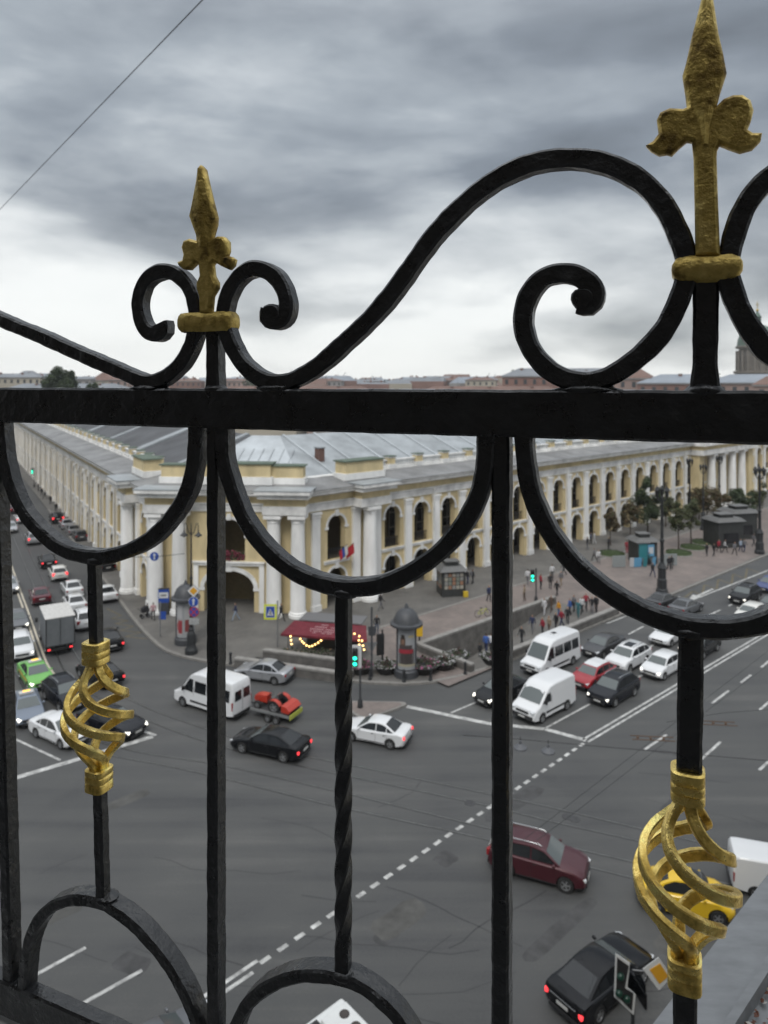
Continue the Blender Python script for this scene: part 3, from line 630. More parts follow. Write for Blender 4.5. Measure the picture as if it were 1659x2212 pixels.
bar('top_rail', straight((UL, (ZT + ZB) / 2), (UR, (ZT + ZB) / 2), .012), w=ZT - ZB, d=.024, n0=-.0015, smooth=False, amp=.0006)
bar('lower_rail', straight((UL, -.948), (UR, -.948), .012), w=.054, d=.024, n0=-.0015, smooth=False, amp=.0006)
# upright bars
for (x0, v0, x1, v1), w in [((-22, 955, 10, 2140), .0195), ((453, 950, 453.5, 2300), .0175), ((1079, 955, 1078, 2420), .0200), ((-190, 930, -185, 2120), .02), ((1870, 960, 1870, 2420), .02)]:
    a, b = FP(x0, v0), FP(x1, v1); a = (a[0], ZB + .004); b = (b[0], -.925); bar('upright_bar', straight(a, b), w=w, d=.024, n0=.0025, smooth=False)
for u_ in [FP(1870, 960)[0] + .24 * k for k in (1, 2, 3)] + [FP(-190, 930)[0] - .24 * k for k in (1, 2, 3)]: bar('upright_bar', straight((u_, ZB + .004), (u_, -.925)), w=.02, d=.024, n0=.0025, smooth=False)
# posts between the rail and the collars
bar('post', straight((FP(453, 850)[0], ZT - .002), (FP(452, 690)[0], FP(452, 690)[1])), w=.021, d=.022, n0=.003, smooth=False, ends=lambda f: 1.12 - .18 * min(1, f * 4))
bar('post', straight((FP(1523, 850)[0], ZT - .002), (FP(1526, 590)[0], FP(1526, 590)[1])), w=.026, d=.022, n0=.003, smooth=False, ends=lambda f: 1.10 - .18 * min(1, f * 4))
s2, o2 = .2976, (219.4, 329.2)
sL = dz([(668, 1320), (672, 1220), (662, 1130), (640, 1030), (585, 935), (505, 872), (420, 858), (335, 893), (275, 970), (248, 1080), (262, 1200), (310, 1292), (372, 1315), (420, 1288), (412, 1240)], *o2, s2)
sR = dz([(868, 1320), (868, 1220), (872, 1130), (905, 1010), (965, 915), (1050, 848), (1140, 842), (1240, 895), (1305, 995), (1330, 1100), (1312, 1190), (1250, 1222), (1195, 1195), (1205, 1145)], *o2, s2)
def tip(f): return 1.0 + .22 * max(0, (f - .86) / .14)
bar('scroll', sL, ends=tip); bar('scroll', sR, w=.021, ends=tip)
left_arm = dz([(672, 1230), (652, 1320), (620, 1420), (560, 1525), (480, 1605), (390, 1655), (290, 1662)], *o2, s2) + [FP(x, v) for x, v in [(262, 806), (215, 786), (150, 758), (80, 726), (0, 693), (-80, 655), (-170, 600), (-230, 540)]]
def knob(x, v, r):
    u, z = FP(x, v); mb = MB(); K = 14; vs = []
    for n_, k_ in ((-.001, .82), (.002, 1), (.019, 1), (.022, .82)):
        for k in range(K): a = 2 * math.pi * k / K; rr = r * k_ * (1 + .05 * math.sin(3 * a)); vs.append(FW(u + rr * math.cos(a), z + rr * math.sin(a), n_))
    mb.add(vs, [(j * K + k, j * K + (k + 1) % K, (j + 1) * K + (k + 1) % K, (j + 1) * K + k) for j in range(3) for k in range(K)], black, True); mb.add(vs[:K], [tuple(range(K))], black); mb.add(vs[-K:], [tuple(range(K))], black); rl('scroll_knob', mb, sharp=40)
knob(o2[0] + 1222 * s2, o2[1] + 1178 * s2, .0150); knob(1042 + 580 * .3717, 493.7 + 408 * .3717, .0125)
bar('curved_arm', left_arm)
right_arm = dz([(868, 1230), (895, 1320), (935, 1420), (1005, 1530), (1100, 1618), (1210, 1668), (1310, 1668), (1400, 1640)], *o2, s2) + [FP(x, v) for x, v in [(682, 790), (735, 744), (790, 692), (838, 638), (885, 573), (935, 505), (990, 447), (1050, 397), (1110, 363), (1170, 344), (1230, 338.5), (1285, 344), (1340, 362), (1392, 394), (1436, 444), (1466, 504), (1481, 548), (1490, 585)]]
bar('curved_arm', right_arm, w=.0215)
bar('curved_arm', [FP(x, v) for x, v in [(1567, 585), (1577, 546), (1587, 505), (1606, 453), (1636, 407), (1680, 368)]] + mir([FP(x, v) for x, v in [(1285, 344), (1230, 338.5), (1170, 344), (1110, 363), (1050, 397), (990, 447), (935, 505), (885, 573), (838, 638), (790, 692), (735, 744), (682, 790)]] + [(FP(640, 815)[0], FP(640, 815)[1]), (FP(590, 822)[0], FP(590, 822)[1])]), w=.021)
s4, o4 = .3717, (1042, 493.7)
bar('scroll', dz([(1190, 250), (1170, 330), (1128, 445), (1055, 585), (955, 700), (840, 795), (725, 862), (600, 893), (480, 873), (370, 812), (283, 712), (238, 600), (232, 495), (262, 388), (335, 293), (432, 257), (535, 263), (612, 312), (640, 375), (612, 432), (560, 425)], *o4, s4), w=.0215, ends=tip)
bar('scroll', dz([(1420, 250), (1445, 320), (1480, 425), (1540, 545), (1605, 640), (1680, 725)], *o4, s4) + mir(dz([(725, 862), (600, 893), (480, 873), (370, 812), (283, 712), (238, 600), (232, 495), (262, 388), (335, 293), (432, 257), (535, 263), (612, 312), (640, 375), (612, 432)], *o4, s4)), w=.0215)
# semicircular drops under the rail
U_a = [(-6, 905), (-4, 940), (2, 988), (18, 1054), (46, 1111), (86, 1157), (132, 1190), (178, 1203), (218, 1205), (264, 1194), (308, 1173), (347, 1140), (380, 1097), (402, 1051), (413, 1001), (416, 940), (417, 905)]
U_b = [(474, 905), (475, 938), (479, 997), (495, 1056), (519, 1116), (554, 1171), (598, 1215), (645, 1246), (697, 1265), (748, 1272), (804, 1269), (860, 1251), (915, 1219), (963, 1179), (1002, 1128), (1030, 1072), (1044, 1013), (1048, 949), (1049, 920)]
U_c = [(1129, 920), (1130, 960), (1134, 1004), (1143, 1056), (1162, 1108), (1191, 1160), (1228, 1209), (1272, 1253), (1324, 1290), (1376, 1320), (1428, 1342), (1480, 1356), (1532, 1362), (1592, 1361), (1659, 1345), (1730, 1300), (1790, 1220), (1825, 1110), (1840, 1000), (1845, 930)]
for q, w in ((U_a, .021), (U_b, .021), (U_c, .0205)): bar('drop_arch', [FP(*p) for p in q], w=w, d=.0225)
A_a = [(40, 2175), (44, 2133), (48, 2087), (57, 2037), (77, 1994), (109, 1962), (149, 1948), (185, 1950), (218, 1958), (246, 1975), (281, 2002), (314, 2035), (344, 2071), (370, 2110), (394, 2153), (413, 2200), (427, 2250), (437, 2310), (441, 2360)]
A_b = [(478, 2330), (488, 2270), (512, 2208), (533, 2173), (567, 2143), (603, 2124), (642, 2114), (682, 2113), (718, 2117), (755, 2128), (785, 2143), (815, 2166), (845, 2194), (880, 2245), (910, 2310), (930, 2400)]
A_c = [(1130, 2480), (1150, 2400), (1190, 2340), (1260, 2290), (1340, 2275), (1430, 2285), (1520, 2330), (1600, 2400), (1660, 2500)]
for q in (A_a, A_b, A_c): bar('foot_arch', [FP(*p) for p in q], w=.0165, d=.027)
# stems, twisted bar
def stem(x0, v0, x1, v1, w=.0205, n0=.001, d=.0215): bar('stem', straight(FP(x0, v0), FP(x1, v1)), w=w, d=d, n0=n0, smooth=False, ends=lambda f: 1.0)
stem(193, 1215, 197, 1402, .0168, d=.0175); stem(205, 1700, 212, 1950, .0168, d=.0175)
stem(1493, 1370, 1489, 1670, .0245); stem(1480, 2140, 1478, 2420, .0225)
def twisted(a, b, side, t0, t1, turn):
    mb = MB(); n = 150; vs = []; L = (Vector(b) - Vector(a)).length; h = side / 2; c = .0022
    for i in range(n + 1):
        f = i / n; u, z = a[0] + (b[0] - a[0]) * f, a[1] + (b[1] - a[1]) * f
        g = min(1, max(0, (f - t0) / (t1 - t0))); th = g * (t1 - t0) * L / turn * 2 * math.pi
        for p, q in ((-h + c, -h), (h - c, -h), (h, -h + c), (h, h - c), (h - c, h), (-h + c, h), (-h, h - c), (-h, -h + c)):
            pu, pn = p * math.cos(th) - q * math.sin(th), p * math.sin(th) + q * math.cos(th)
            k = 1 + .03 * wob(f * L); vs.append(FW(u + pu * k, z, .011 + pn * k))
    mb.add(vs, [(j * 8 + k, j * 8 + (k + 1) % 8, (j + 1) * 8 + (k + 1) % 8, (j + 1) * 8 + k) for j in range(n) for k in range(8)], black)
    rl('twisted_bar', mb, sharp=40)
twisted(FP(734, 1275), FP(733, 2122), .0178, .20, .92, -.200)
# weld fillets where curves meet the rail
def lump(x, v, w, h, d=.016, m=None, name='weld'):
    mb = MB(); u, z = FP(x, v); c = FW(u, z, .012)
    mb.sphere((0, 0, 0), 1, m or black, 12, 8)
    mb.v = [tuple(c + FDIR * (p[0] * w * (1 + .15 * math.sin(9 * p[2] + x))) + FNRM * (p[1] * d) + Vector((0, 0, p[2] * h * (1 + .12 * math.sin(7 * p[0] + v))))) for p in mb.v]
    rl(name, mb, sharp=60)
for x, v, w, h in [(310, 838, .030, .006), (590, 840, .034, .007), (455, 840, .016, .006), (1265, 842, .034, .007), (1523, 845, .019, .009), (738, 1284, .018, .008), (1488, 1372, .019, .008), (200, 1213, .018, .007), (735, 2115, .017, .007), (219, 1950, .017, .007)]: lump(x, v, w, h)
# gold finials
def finial(name, outline, ox, oy, s, ridge, thick=.011):
    P = [FP(ox + x * s, oy + y * s) for x, y in outline]
    a = sum(P[i][0] * P[(i + 1) % len(P)][1] - P[(i + 1) % len(P)][0] * P[i][1] for i in range(len(P)))
    if a < 0: P.reverse()
    n = len(P); mb = MB()
    def off(k):
        o = []
        for i in range(n):
            p0, p, p1 = Vector(P[i - 1]), Vector(P[i]), Vector(P[(i + 1) % n])
            t0, t1 = (p - p0).normalized(), (p1 - p).normalized(); n0, n1 = Vector((-t0.y, t0.x)), Vector((-t1.y, t1.x))
            b = (n0 + n1); b = b.normalized() if b.length > 1e-5 else n0
            o.append(p + b * k / max(.5, b.dot(n0)))
        return o
    rings = [(off(.0035), .0015), (off(.0012), .0032), (off(0), .0055), (off(0), .0055 + thick * .6), (off(.0025), .0035 + thick)]
    vs = [FW(p.x, p.y, d - .006) for r, d in rings for p in r]
    mb.add(vs, [(j * n + k, j * n + (k + 1) % n, (j + 1) * n + (k + 1) % n, (j + 1) * n + k) for j in range(len(rings) - 1) for k in range(n)], gold)
    mb.add(vs[:n], [tuple(range(n - 1, -1, -1))], gold); mb.add(vs[-n:], [tuple(range(n))], gold)
    if ridge:
        q = [FP(ox + x * s, oy + y * s) for x, y in ridge]; k = len(q) // 2
        # ridge: outline ... first half down the left, second half up the right, spine raised between
        spine = [((q[i][0] + q[-1 - i][0]) / 2, (q[i][1] + q[-1 - i][1]) / 2) for i in range(k)]
        Lf, Rt = q[:k], [q[-1 - i] for i in range(k)]
        vs = [FW(*p, -.0048) for p in Lf] + [FW(*p, -.0094) for p in spine] + [FW(*p, -.0048) for p in Rt]
        mb.add(vs, [(i, i + 1, k + i + 1, k + i) for i in range(k - 1)] + [(k + i, k + i + 1, 2 * k + i + 1, 2 * k + i) for i in range(k - 1)], gold)
    return rl(name, mb, sharp=50)
sm_out = [(722, 92), (748, 120), (770, 220), (800, 345), (832, 470), (829, 525), (808, 600), (800, 634), (842, 610), (888, 612), (920, 648), (922, 715), (910, 752), (940, 756), (968, 776), (958, 822), (928, 852), (872, 826), (822, 796), (806, 815), (815, 895), (842, 945), (842, 985), (806, 1045), (796, 1165), (716, 1165), (712, 1048), (694, 990), (694, 950), (716, 895), (708, 810), (692, 802), (640, 852), (598, 850), (562, 822), (554, 796), (590, 782), (598, 745), (584, 690), (600, 642), (640, 627), (692, 640), (690, 605), (662, 530), (639, 466), (660, 370), (690, 210), (700, 120)]
finial('small_finial', sm_out, *o2, s2, [(720, 125), (682, 330), (655, 466), (700, 600), (722, 690), (775, 690), (795, 600), (822, 480), (785, 330), (736, 125)])
bg_out = [(880, -70), (905, -60), (938, 0), (975, 245), (1010, 395), (1035, 530), (992, 662), (962, 772), (1012, 720), (1080, 692), (1150, 690), (1208, 728), (1230, 800), (1214, 872), (1186, 942), (1226, 966), (1292, 966), (1282, 1022), (1222, 1082), (1132, 1106), (1062, 1082), (985, 1052), (966, 1090), (962, 1150), (970, 1400), (988, 1860), (808, 1860), (800, 1400), (795, 1150), (782, 1030), (745, 1026), (690, 1072), (636, 1127), (600, 1116), (542, 1125), (482, 1092), (448, 1056), (500, 1026), (540, 972), (527, 872), (552, 818), (622, 786), (718, 792), (746, 780), (735, 690), (714, 552), (740, 460), (780, 278), (850, 0), (862, -60)]
finial('large_finial', bg_out, 1261.8, 0, s2, [(878, -50), (800, 290), (738, 545), (775, 760), (840, 930), (860, 1060), (900, 1060), (910, 930), (950, 760), (1010, 540), (960, 290), (902, -50)], thick=.012)
def collar(name, x0, v0, x1, v1, d0, d1, bulge):
    a, b = FP(x0, (v0 + v1) / 2), FP(x1, (v0 + v1) / 2); zt, zb = FP((x0 + x1) / 2, v0)[1], FP((x0 + x1) / 2, v1)[1]
    mb = MB(); vs = []; rows = 7; K = 28; cu, cn = (a[0] + b[0]) / 2, (d0 + d1) / 2; hu, hn = abs(b[0] - a[0]) / 2, (d1 - d0) / 2
    for j in range(rows):
        f = j / (rows - 1); z = zb + (zt - zb) * f; g = 1 - bulge * abs(2 * f - 1) ** 3
        for k in range(K):
            th = 2 * math.pi * k / K; c_, s_ = math.cos(th), math.sin(th); e = .32
            x = abs(c_) ** e * (1 if c_ >= 0 else -1); y = abs(s_) ** e * (1 if s_ >= 0 else -1)
            vs.append(FW(cu + x * (hu - (1 - g) * .012), z + .0006 * math.sin(k * 1.7 + j), cn + y * (hn - (1 - g) * .012)))
    mb.add(vs, [(j * K + k, j * K + (k + 1) % K, (j + 1) * K + (k + 1) % K, (j + 1) * K + k) for j in range(rows - 1) for k in range(K)], gold)
    mb.add(vs[:K], [tuple(range(K - 1, -1, -1))], gold); mb.add(vs[-K:], [tuple(range(K))], gold)
    rl(name, mb, sharp=60)
collar('gold_collar', 383, 675, 499, 716, -.006, .027, .35); collar('gold_collar', 1450, 547, 1606, 609, -.008, .030, .9)
# gold baskets
def basket(x0, v0, x1, v1, R, phi0, cw):
    (u0, z0), (u1, z1) = FP(x0, v0), FP(x1, v1); nc = .0115
    root = link('basket', None, rail, mtx=Matrix.Translation(FW((u0 + u1) / 2, (z0 + z1) / 2, nc) - FW(0, -1.0)))
    o = FW((u0 + u1) / 2, (z0 + z1) / 2, nc); du = u1 - u0; Lz = z0 - z1
    for k in range(4):
        mb = MB(); vs = []; n = 64; h = .0053; pts = []
        for i in range(n + 1):
            t = i / n; s_ = t * t * (3 - 2 * t); ph = math.radians(phi0 + 90 * k + 285 * s_)
            r = .0088 + (R - .0088) * math.sin(math.pi * min(1, max(0, (t - .03) / .94))) ** 1.25
            pts.append((ph, r, t))
        W = [FDIR * (r * math.cos(ph) + du * (t - .5)) + FNRM * (r * math.sin(ph)) + Vector((0, 0, Lz * (.5 - t))) for ph, r, t in pts]
        for i in range(n + 1):
            tg = (W[min(n, i + 1)] - W[max(0, i - 1)]).normalized(); ph = pts[i][0]
            rad = FDIR * math.cos(ph) + FNRM * math.sin(ph); rad = (rad - tg * rad.dot(tg)).normalized(); sd_ = tg.cross(rad); g = h * (1 + .06 * wob(i * .02 + k))
            for a, b in ((-.74, -1), (.74, -1), (1, -.74), (1, .74), (.74, 1), (-.74, 1), (-1, .74), (-1, -.74)): vs.append(W[i] + rad * (a * g * .82) + sd_ * (b * g * 1.08))
        mb.add(vs, [(j * 8 + m_, j * 8 + (m_ + 1) % 8, (j + 1) * 8 + (m_ + 1) % 8, (j + 1) * 8 + m_) for j in range(n) for m_ in range(8)], bright_gold, True)
        link('strand', mb.mesh('strand', 34), root)
    for end in (0, 1):
        mb = MB(); prof = [(cw * .86, -.022), (cw, -.0205), (cw * 1.0, -.010), (cw * .93, -.0085), (cw * 1.0, -.0068), (cw * 1.01, -.0005), (cw * .93, .0012), (cw * 1.0, .003), (cw * 1.0, .0095), (cw * .86, .011)]
        if end: prof = [(r, -z) for r, z in reversed(prof)]
        K = 24; vs = []; c = Vector((0, 0, (Lz / 2 + .009) * (1 if not end else -1))) + FDIR * (du * (-.5 if not end else .5))
        for r, z in prof:
            for k in range(K):
                th = 2 * math.pi * k / K; c_, s_ = math.cos(th), math.sin(th); e = .55
                vs.append(c + FDIR * (abs(c_) ** e * (1 if c_ >= 0 else -1) * r) + FNRM * (abs(s_) ** e * (1 if s_ >= 0 else -1) * r) + Vector((0, 0, -z if not end else -z)))
        mb.add(vs, [(j * K + k, j * K + (k + 1) % K, (j + 1) * K + (k + 1) % K, (j + 1) * K + k) for j in range(len(prof) - 1) for k in range(K)], bright_gold)
        mb.add(vs[:K], [tuple(range(K))], bright_gold); mb.add(vs[-K:], [tuple(range(K))], bright_gold)
        link('sleeve', mb.mesh('sleeve', 50), root)
basket(194, 1436, 201, 1668, .0462, 152, .0166)
basket(1486, 1736, 1479, 2082, .0485, 196, .0166)
# ================================================================ the building we stand on
flash = mat('zinc_flashing', (.24, .248, .255), .42, metal=.35, var=.22, vscale=6, stretch=(1, 3, 1))
own_wall = mat('own_facade_plaster', (.42, .38, .30), .85, var=.15)
roof_stone = mat('parapet_stone', (.5, .5, .49), .85, var=.25, vscale=8)
own = thing('corner_building', 'pale building we look out from, with grey metal ledge under the railing', 'building', (0, -6, 0))
oinv = Matrix.Translation((0, 6, 0))
def ow(name, mb, **k): return link(name, mb.mesh(name, **k), own, mtx=oinv)
e0, e1 = FORG + FNRM * .045 + FDIR * -16, FORG + FNRM * .045 + FDIR * 12
mb = MB(); P = [e0, e1, e1 - FNRM * 14, e0 - FNRM * 14]; mb.prism([(p.x, p.y) for p in reversed(P)], 0, H - 1.035, own_wall); ow('facade', mb)
P = [e0 + FNRM * .02, e1 + FNRM * .02, e1 - FNRM * .16, e0 - FNRM * .16]; mb = MB(); mb.prism([(p.x, p.y) for p in reversed(P)], H - 1.032, H - .985, roof_stone); ow('parapet_coping', mb, bevel=.006)
P = [e0 - FNRM * .17, e1 - FNRM * .17, e1 - FNRM * 3.2, e0 - FNRM * 3.2]; mb = MB(); mb.prism([(p.x, p.y) for p in reversed(P)], H - 1.7, H - 1.02, mat('terrace_floor', (.12, .12, .12), .8, var=.2)); ow('terrace_floor', mb)
P = [e0 - FNRM * 2.6, e1 - FNRM * 2.6, e1 - FNRM * 13.8, e0 - FNRM * 13.8]; mb = MB(); mb.prism([(p.x, p.y) for p in reversed(P)], H - 1.0, H + 5.5, mat('attic_wall', (.13, .115, .10), .85, var=.2)); ow('attic_wall', mb)
# metal-clad cornice of the wing along the prospect
DR = 1.6
k_ = DR / 1.05
c0 = Vector((.431, 1.161, 0)) * k_; RQ = Vector((.731, .682, 0)).normalized(); RQN = Vector((RQ.y, -RQ.x, 0))
def CW(a, p, z): q = c0 + RQ * a + RQN * p; return (q.x, q.y, H - DR + z)
mb = MB()
prof = [(0, -.02), (.012, .006), (.130, .004), (.137, .022), (.158, .022), (.162, -.01), (.60, -.012), (.60, -.5), (.02, -.5)]
vs = [CW(a, p, z) for a in (-1.4, 30) for p, z in prof]; n = len(prof)
mb.add(vs, [(i, (i + 1) % n, n + (i + 1) % n, n + i) for i in range(n)], flash); mb.add(vs[:n], [tuple(range(n))], flash); mb.add(vs[n:], [tuple(range(n))], flash)
ow('metal_ledge', mb)
for a in (-.3, .95, 2.2, 3.5):
    mb = MB(); vs = [CW(a + da, p, z) for da in (0, .012) for p, z in ((.004, .0), (.004, .012), (.13, .010), (.13, .0))]
    mb.add(vs, [(0, 1, 2, 3), (7, 6, 5, 4), (0, 4, 5, 1), (1, 5, 6, 2), (2, 6, 7, 3)], flash); ow('standing_seam', mb)
mb = MB(); vs = [CW(a, p, z) for a in (-1.4, 30) for p, z in ((.35, -.010), (.35, .0), (.62, .0), (.62, -.010))]
mb.add(vs, [(0, 4, 5, 1), (1, 5, 6, 2), (2, 6, 7, 3)], roof_stone); ow('stone_strip', mb)
P = [Vector(CW(-1.4, .02, 0)), Vector(CW(30, .02, 0)), Vector(CW(30, 12, 0)), Vector(CW(-1.4, 4, 0))]
mb = MB(); mb.prism([(p.x, p.y) for p in reversed(P)], 0, H - DR - .5, own_wall); ow('wing_facade', mb)
leafm = [mat('dry_leaf_brown', (.10, .035, .018), .7), mat('dry_leaf_tan', (.30, .22, .13), .7), mat('dry_leaf_rust', (.16, .06, .03), .7), mat('stone_chip', (.42, .40, .37), .8)]
mb = MB(); rng = random.Random(3)
for i in range(900):
    a, p = rng.uniform(-.6, 2.2), .168 + abs(rng.gauss(0, .07)); c = Vector(CW(a, p, -.004 + rng.uniform(0, .012))); s_ = rng.uniform(.004, .010)
    R_ = Matrix.Rotation(rng.uniform(0, 6.28), 3, 'Z') @ Matrix.Rotation(rng.uniform(-.8, .8), 3, 'X')
    mb.add([c + R_ @ Vector(q) * s_ for q in ((-1, 0, 0), (-.3, .55, .12), (.6, .4, .05), (1.1, 0, .15), (.5, -.45, 0), (-.4, -.5, .1))], [(0, 1, 2, 3, 4, 5)], leafm[rng.choice([0, 0, 1, 2, 2, 3])])
lf = link('dry_leaves', mb.mesh('dry_leaves')); tag(lf, 'brown dry leaves caught in the gutter of the grey metal ledge', 'leaves', kind='stuff')
# ================================================================ vehicles (local: +x forward, +y left, z up)
carpaint = mat('car_paint', (.6, .6, .6), .3, coat=.6)
wsg = mat('windscreen_glass', (.085, .10, .10), .08, spec=.8)  # paler base colour stands in for reflected sky and the dashboard behind
glass = mat('car_glass', (.012, .014, .016), .07, spec=.6)
tyre_m = mat('tyre_rubber', (.018, .018, .018), .85); rim_m = mat('alloy_rim', (.42, .43, .44), .35, metal=.7); trim = mat('black_trim', (.02, .02, .021), .6)
red_l = mat('tail_lens', (.28, .012, .015), .25); red_on = mat('tail_lens_lit', (.5, .02, .02), .3, emit=(1, .05, .06), estr=1.1); hl = mat('headlamp_lens', (.60, .62, .64), .15); hl_on = mat('headlamp_lit', (.9, .9, .85), .2, emit=(1, .95, .82), estr=1.2); amber_on = mat('indicator_lit', (.6, .25, .02), .3, emit=(1, .45, .05), estr=1.5)
plate_m = mat('number_plate', (.55, .55, .53), .5); chrome = mat('chrome_trim', (.55, .56, .57), .2, metal=.9)
def wheel_meshes(r, w):
    mb = MB(); mb.lathe([(r * .62, -w / 2), (r * .94, -w / 2), (r, -w * .32), (r, w * .32), (r * .94, w / 2), (r * .62, w / 2)], tyre_m, n=22, cap=False); t = mb.mesh('tyre', 40)
    mb = MB(); mb.lathe([(r * .64, w * .30), (r * .64, w * .46), (r * .57, w * .46), (r * .55, w * .26)], rim_m, n=20, cap=False)
    mb.lathe([(r * .57, w * .20), (.002, w * .20)], trim, n=20, cap=False)
    for k in range(5):
        a = 2 * math.pi * k / 5; mb.box((math.cos(a) * r * .32, math.sin(a) * r * .32, w * .34), (r * .54, r * .17, w * .10), rim_m, Matrix.Rotation(a, 3, 'Z'))
    mb.lathe([(r * .14, w * .26), (r * .14, w * .44), (.002, w * .44)], rim_m, n=10, cap=False); return t, mb.mesh('rim', 40)
WHEELS = {}
def add_wheels(T, xs, yw, r, w):
    if (r, w) not in WHEELS: WHEELS[(r, w)] = wheel_meshes(r, w)
    t, rm = WHEELS[(r, w)]
    for x in xs:
        for s in (1, -1): k = T.add('wheel', t, (x, s * (yw - w / 2 + .01), r), (math.radians(-90 * s), 0, 0)); T.add('rim', rm, (0, 0, 0), (0, 0, 0), k)
def arch(cx, r, zc, zb, n=9):
    a0 = math.asin(max(-1, (zb - zc) / r)); return [(cx - r * math.cos(math.pi * 0 + a0 + (math.pi - 2 * a0) * k / n) * 1, zc + r * math.sin(a0 + (math.pi - 2 * a0) * k / n)) for k in range(n + 1)]
def loft_body(mb, prof, w, rings, m, zt):
    """prof: closed (x,z,tag) loop; rings: (fraction of half width, drop of top, pull-in of ends, lift of bottom)"""
    xs = [p[0] for p in prof]; xm = (max(xs) + min(xs)) / 2; n = len(prof); R_ = []
    full = [(-f, a, b, c) for f, a, b, c in rings] + [(0, 0, 0, 0)] + [(f, a, b, c) for f, a, b, c in reversed(rings)]
    for f, dt, de, db in full:
        row = []
        for x, z, g in prof:
            zz_, xx = z, x
            if 'T' in g: zz_ -= dt * (1 if z > .5 else 0)
            if 'F' in g: xx -= de
            if 'R' in g: xx += de * .8
            if 'B' in g: zz_ += db
            y = f * w * (1 - zt * max(0, zz_ - .95))
            row.append((xx, y, zz_))
        R_.append(row)
    vs = [v for row in R_ for v in row]
    fs = [(j * n + k, j * n + (k + 1) % n, (j + 1) * n + (k + 1) % n, (j + 1) * n + k) for j in range(len(R_) - 1) for k in range(n)]
    mb.add(vs, fs, m, True); mb.add(R_[0], [tuple(range(n - 1, -1, -1))], m, True); mb.add(R_[-1], [tuple(range(n))], m, True)
RINGS = [(1.0, .085, .20, .05), (.955, .03, .09, .0), (.78, .0, .02, 0), (.4, -.012, 0, 0)]
def quad_panel(mb, q, m, off):
    a, b, c, d = [Vector(p) for p in q]; n = (b - a).cross(d - a).normalized() * off; mb.add([p + n for p in (a, b, c, d)], [(0, 1, 2, 3)], m)
def car(kind):
    T = Tpl(); mb = MB()
    S = dict(
        sedan=dict(L=4.5, w=.89, wb=(1.36, -1.30), r=.325, top=[(2.22, .62, 'F'), (2.12, .70, 'FT'), (1.6, .84, 'T'), (1.02, .93, 'T'), (-.2, .96, 'T'), (-1.5, 1.0, 'T'), (-1.75, 1.03, 'T'), (-2.12, 1.01, 'RT'), (-2.22, .93, 'R'), (-2.25, .62, 'R'), (-2.2, .34, 'RB')],
                   gh=[(1.08, .90), (.28, 1.38), (-.25, 1.445), (-.85, 1.41), (-1.62, .99)], wr=.60, pill=(-.30, -1.02)),
        saloon=dict(L=4.9, w=.93, wb=(1.5, -1.42), r=.345, top=[(2.42, .60, 'F'), (2.3, .72, 'FT'), (1.8, .86, 'T'), (1.08, .95, 'T'), (-.2, .98, 'T'), (-1.7, 1.02, 'T'), (-2.0, 1.04, 'T'), (-2.36, 1.0, 'RT'), (-2.44, .86, 'R'), (-2.46, .6, 'R'), (-2.4, .34, 'RB')],
                    gh=[(1.15, .92), (.3, 1.38), (-.35, 1.45), (-1.0, 1.40), (-1.92, 1.0)], wr=.62, pill=(-.38, -1.25)),
        hatch=dict(L=4.1, w=.88, wb=(1.27, -1.25), r=.32, top=[(2.02, .62, 'F'), (1.92, .74, 'FT'), (1.5, .90, 'T'), (1.0, .98, 'T'), (-.2, 1.0, 'T'), (-1.4, 1.04, 'T'), (-1.95, 1.05, 'RT'), (-2.02, .9, 'R'), (-2.05, .6, 'R'), (-2.0, .34, 'RB')],
                   gh=[(1.05, .95), (.42, 1.42), (-.3, 1.5), (-1.35, 1.45), (-1.93, 1.02)], wr=.64, pill=(-.25, -1.1)),
        suv=dict(L=4.55, w=.93, wb=(1.36, -1.32), r=.36, top=[(2.24, .68, 'F'), (2.14, .86, 'FT'), (1.7, 1.0, 'T'), (1.1, 1.07, 'T'), (-.2, 1.10, 'T'), (-1.6, 1.14, 'T'), (-2.16, 1.14, 'RT'), (-2.24, .95, 'R'), (-2.28, .65, 'R'), (-2.22, .40, 'RB')],
                 gh=[(1.12, 1.04), (.42, 1.56), (-.3, 1.66), (-1.5, 1.62), (-2.14, 1.12)], wr=.68, pill=(-.22, -1.2)))[kind]
    zb = .24 if kind != 'suv' else .32; r = S['r']; f, b = S['wb']; ra = r + .055; P = list(S['top'])
    xf = P[0][0]
    low = [(b - r - .25, zb, 'B')] + [(x, z, 'A') for x, z in arch(b, ra, r, zb)] + [((b + f) / 2, zb - .03, 'B')] + [(x, z, 'A') for x, z in arch(f, ra, r, zb)] + [(xf - .14, zb + .02, 'FB'), (xf + .02, .42, 'F')]
    loft_body(mb, P + low, S['w'], RINGS, carpaint, 0)
    g = S['gh']; w0, w1 = S['w'] - .075, S['wr']; z0, z1 = g[0][1], max(p[1] for p in g)
    W = lambda z: w0 + (w1 - w0) * max(0, (z - z0) / (z1 - z0))
    # cabin
    n = len(g); ys = (-1, -.86, -.45, 0, .45, .86, 1); cr = (-.05, -.012, .0, .006, 0, -.012, -.05)
    rows = []
    for y, c_ in zip(ys, cr): rows.append([(x + (c_ * 1.2 if 0 < i < n - 1 else 0) * (1 if x > -.3 else -1), y * W(z), z + (c_ if 0 < i < n - 1 else 0)) for i, (x, z) in enumerate(g)])
    vs = [v for row in rows for v in row]
    mb.add(vs, [(j * n + k, j * n + k + 1, (j + 1) * n + k + 1, (j + 1) * n + k) for j in range(len(rows) - 1) for k in range(n - 1)], carpaint, True)
    mb.add(rows[0], [tuple(range(n))], carpaint); mb.add(rows[-1], [tuple(range(n - 1, -1, -1))], carpaint)
    T.add('body', mb.mesh('body', sharp=42))
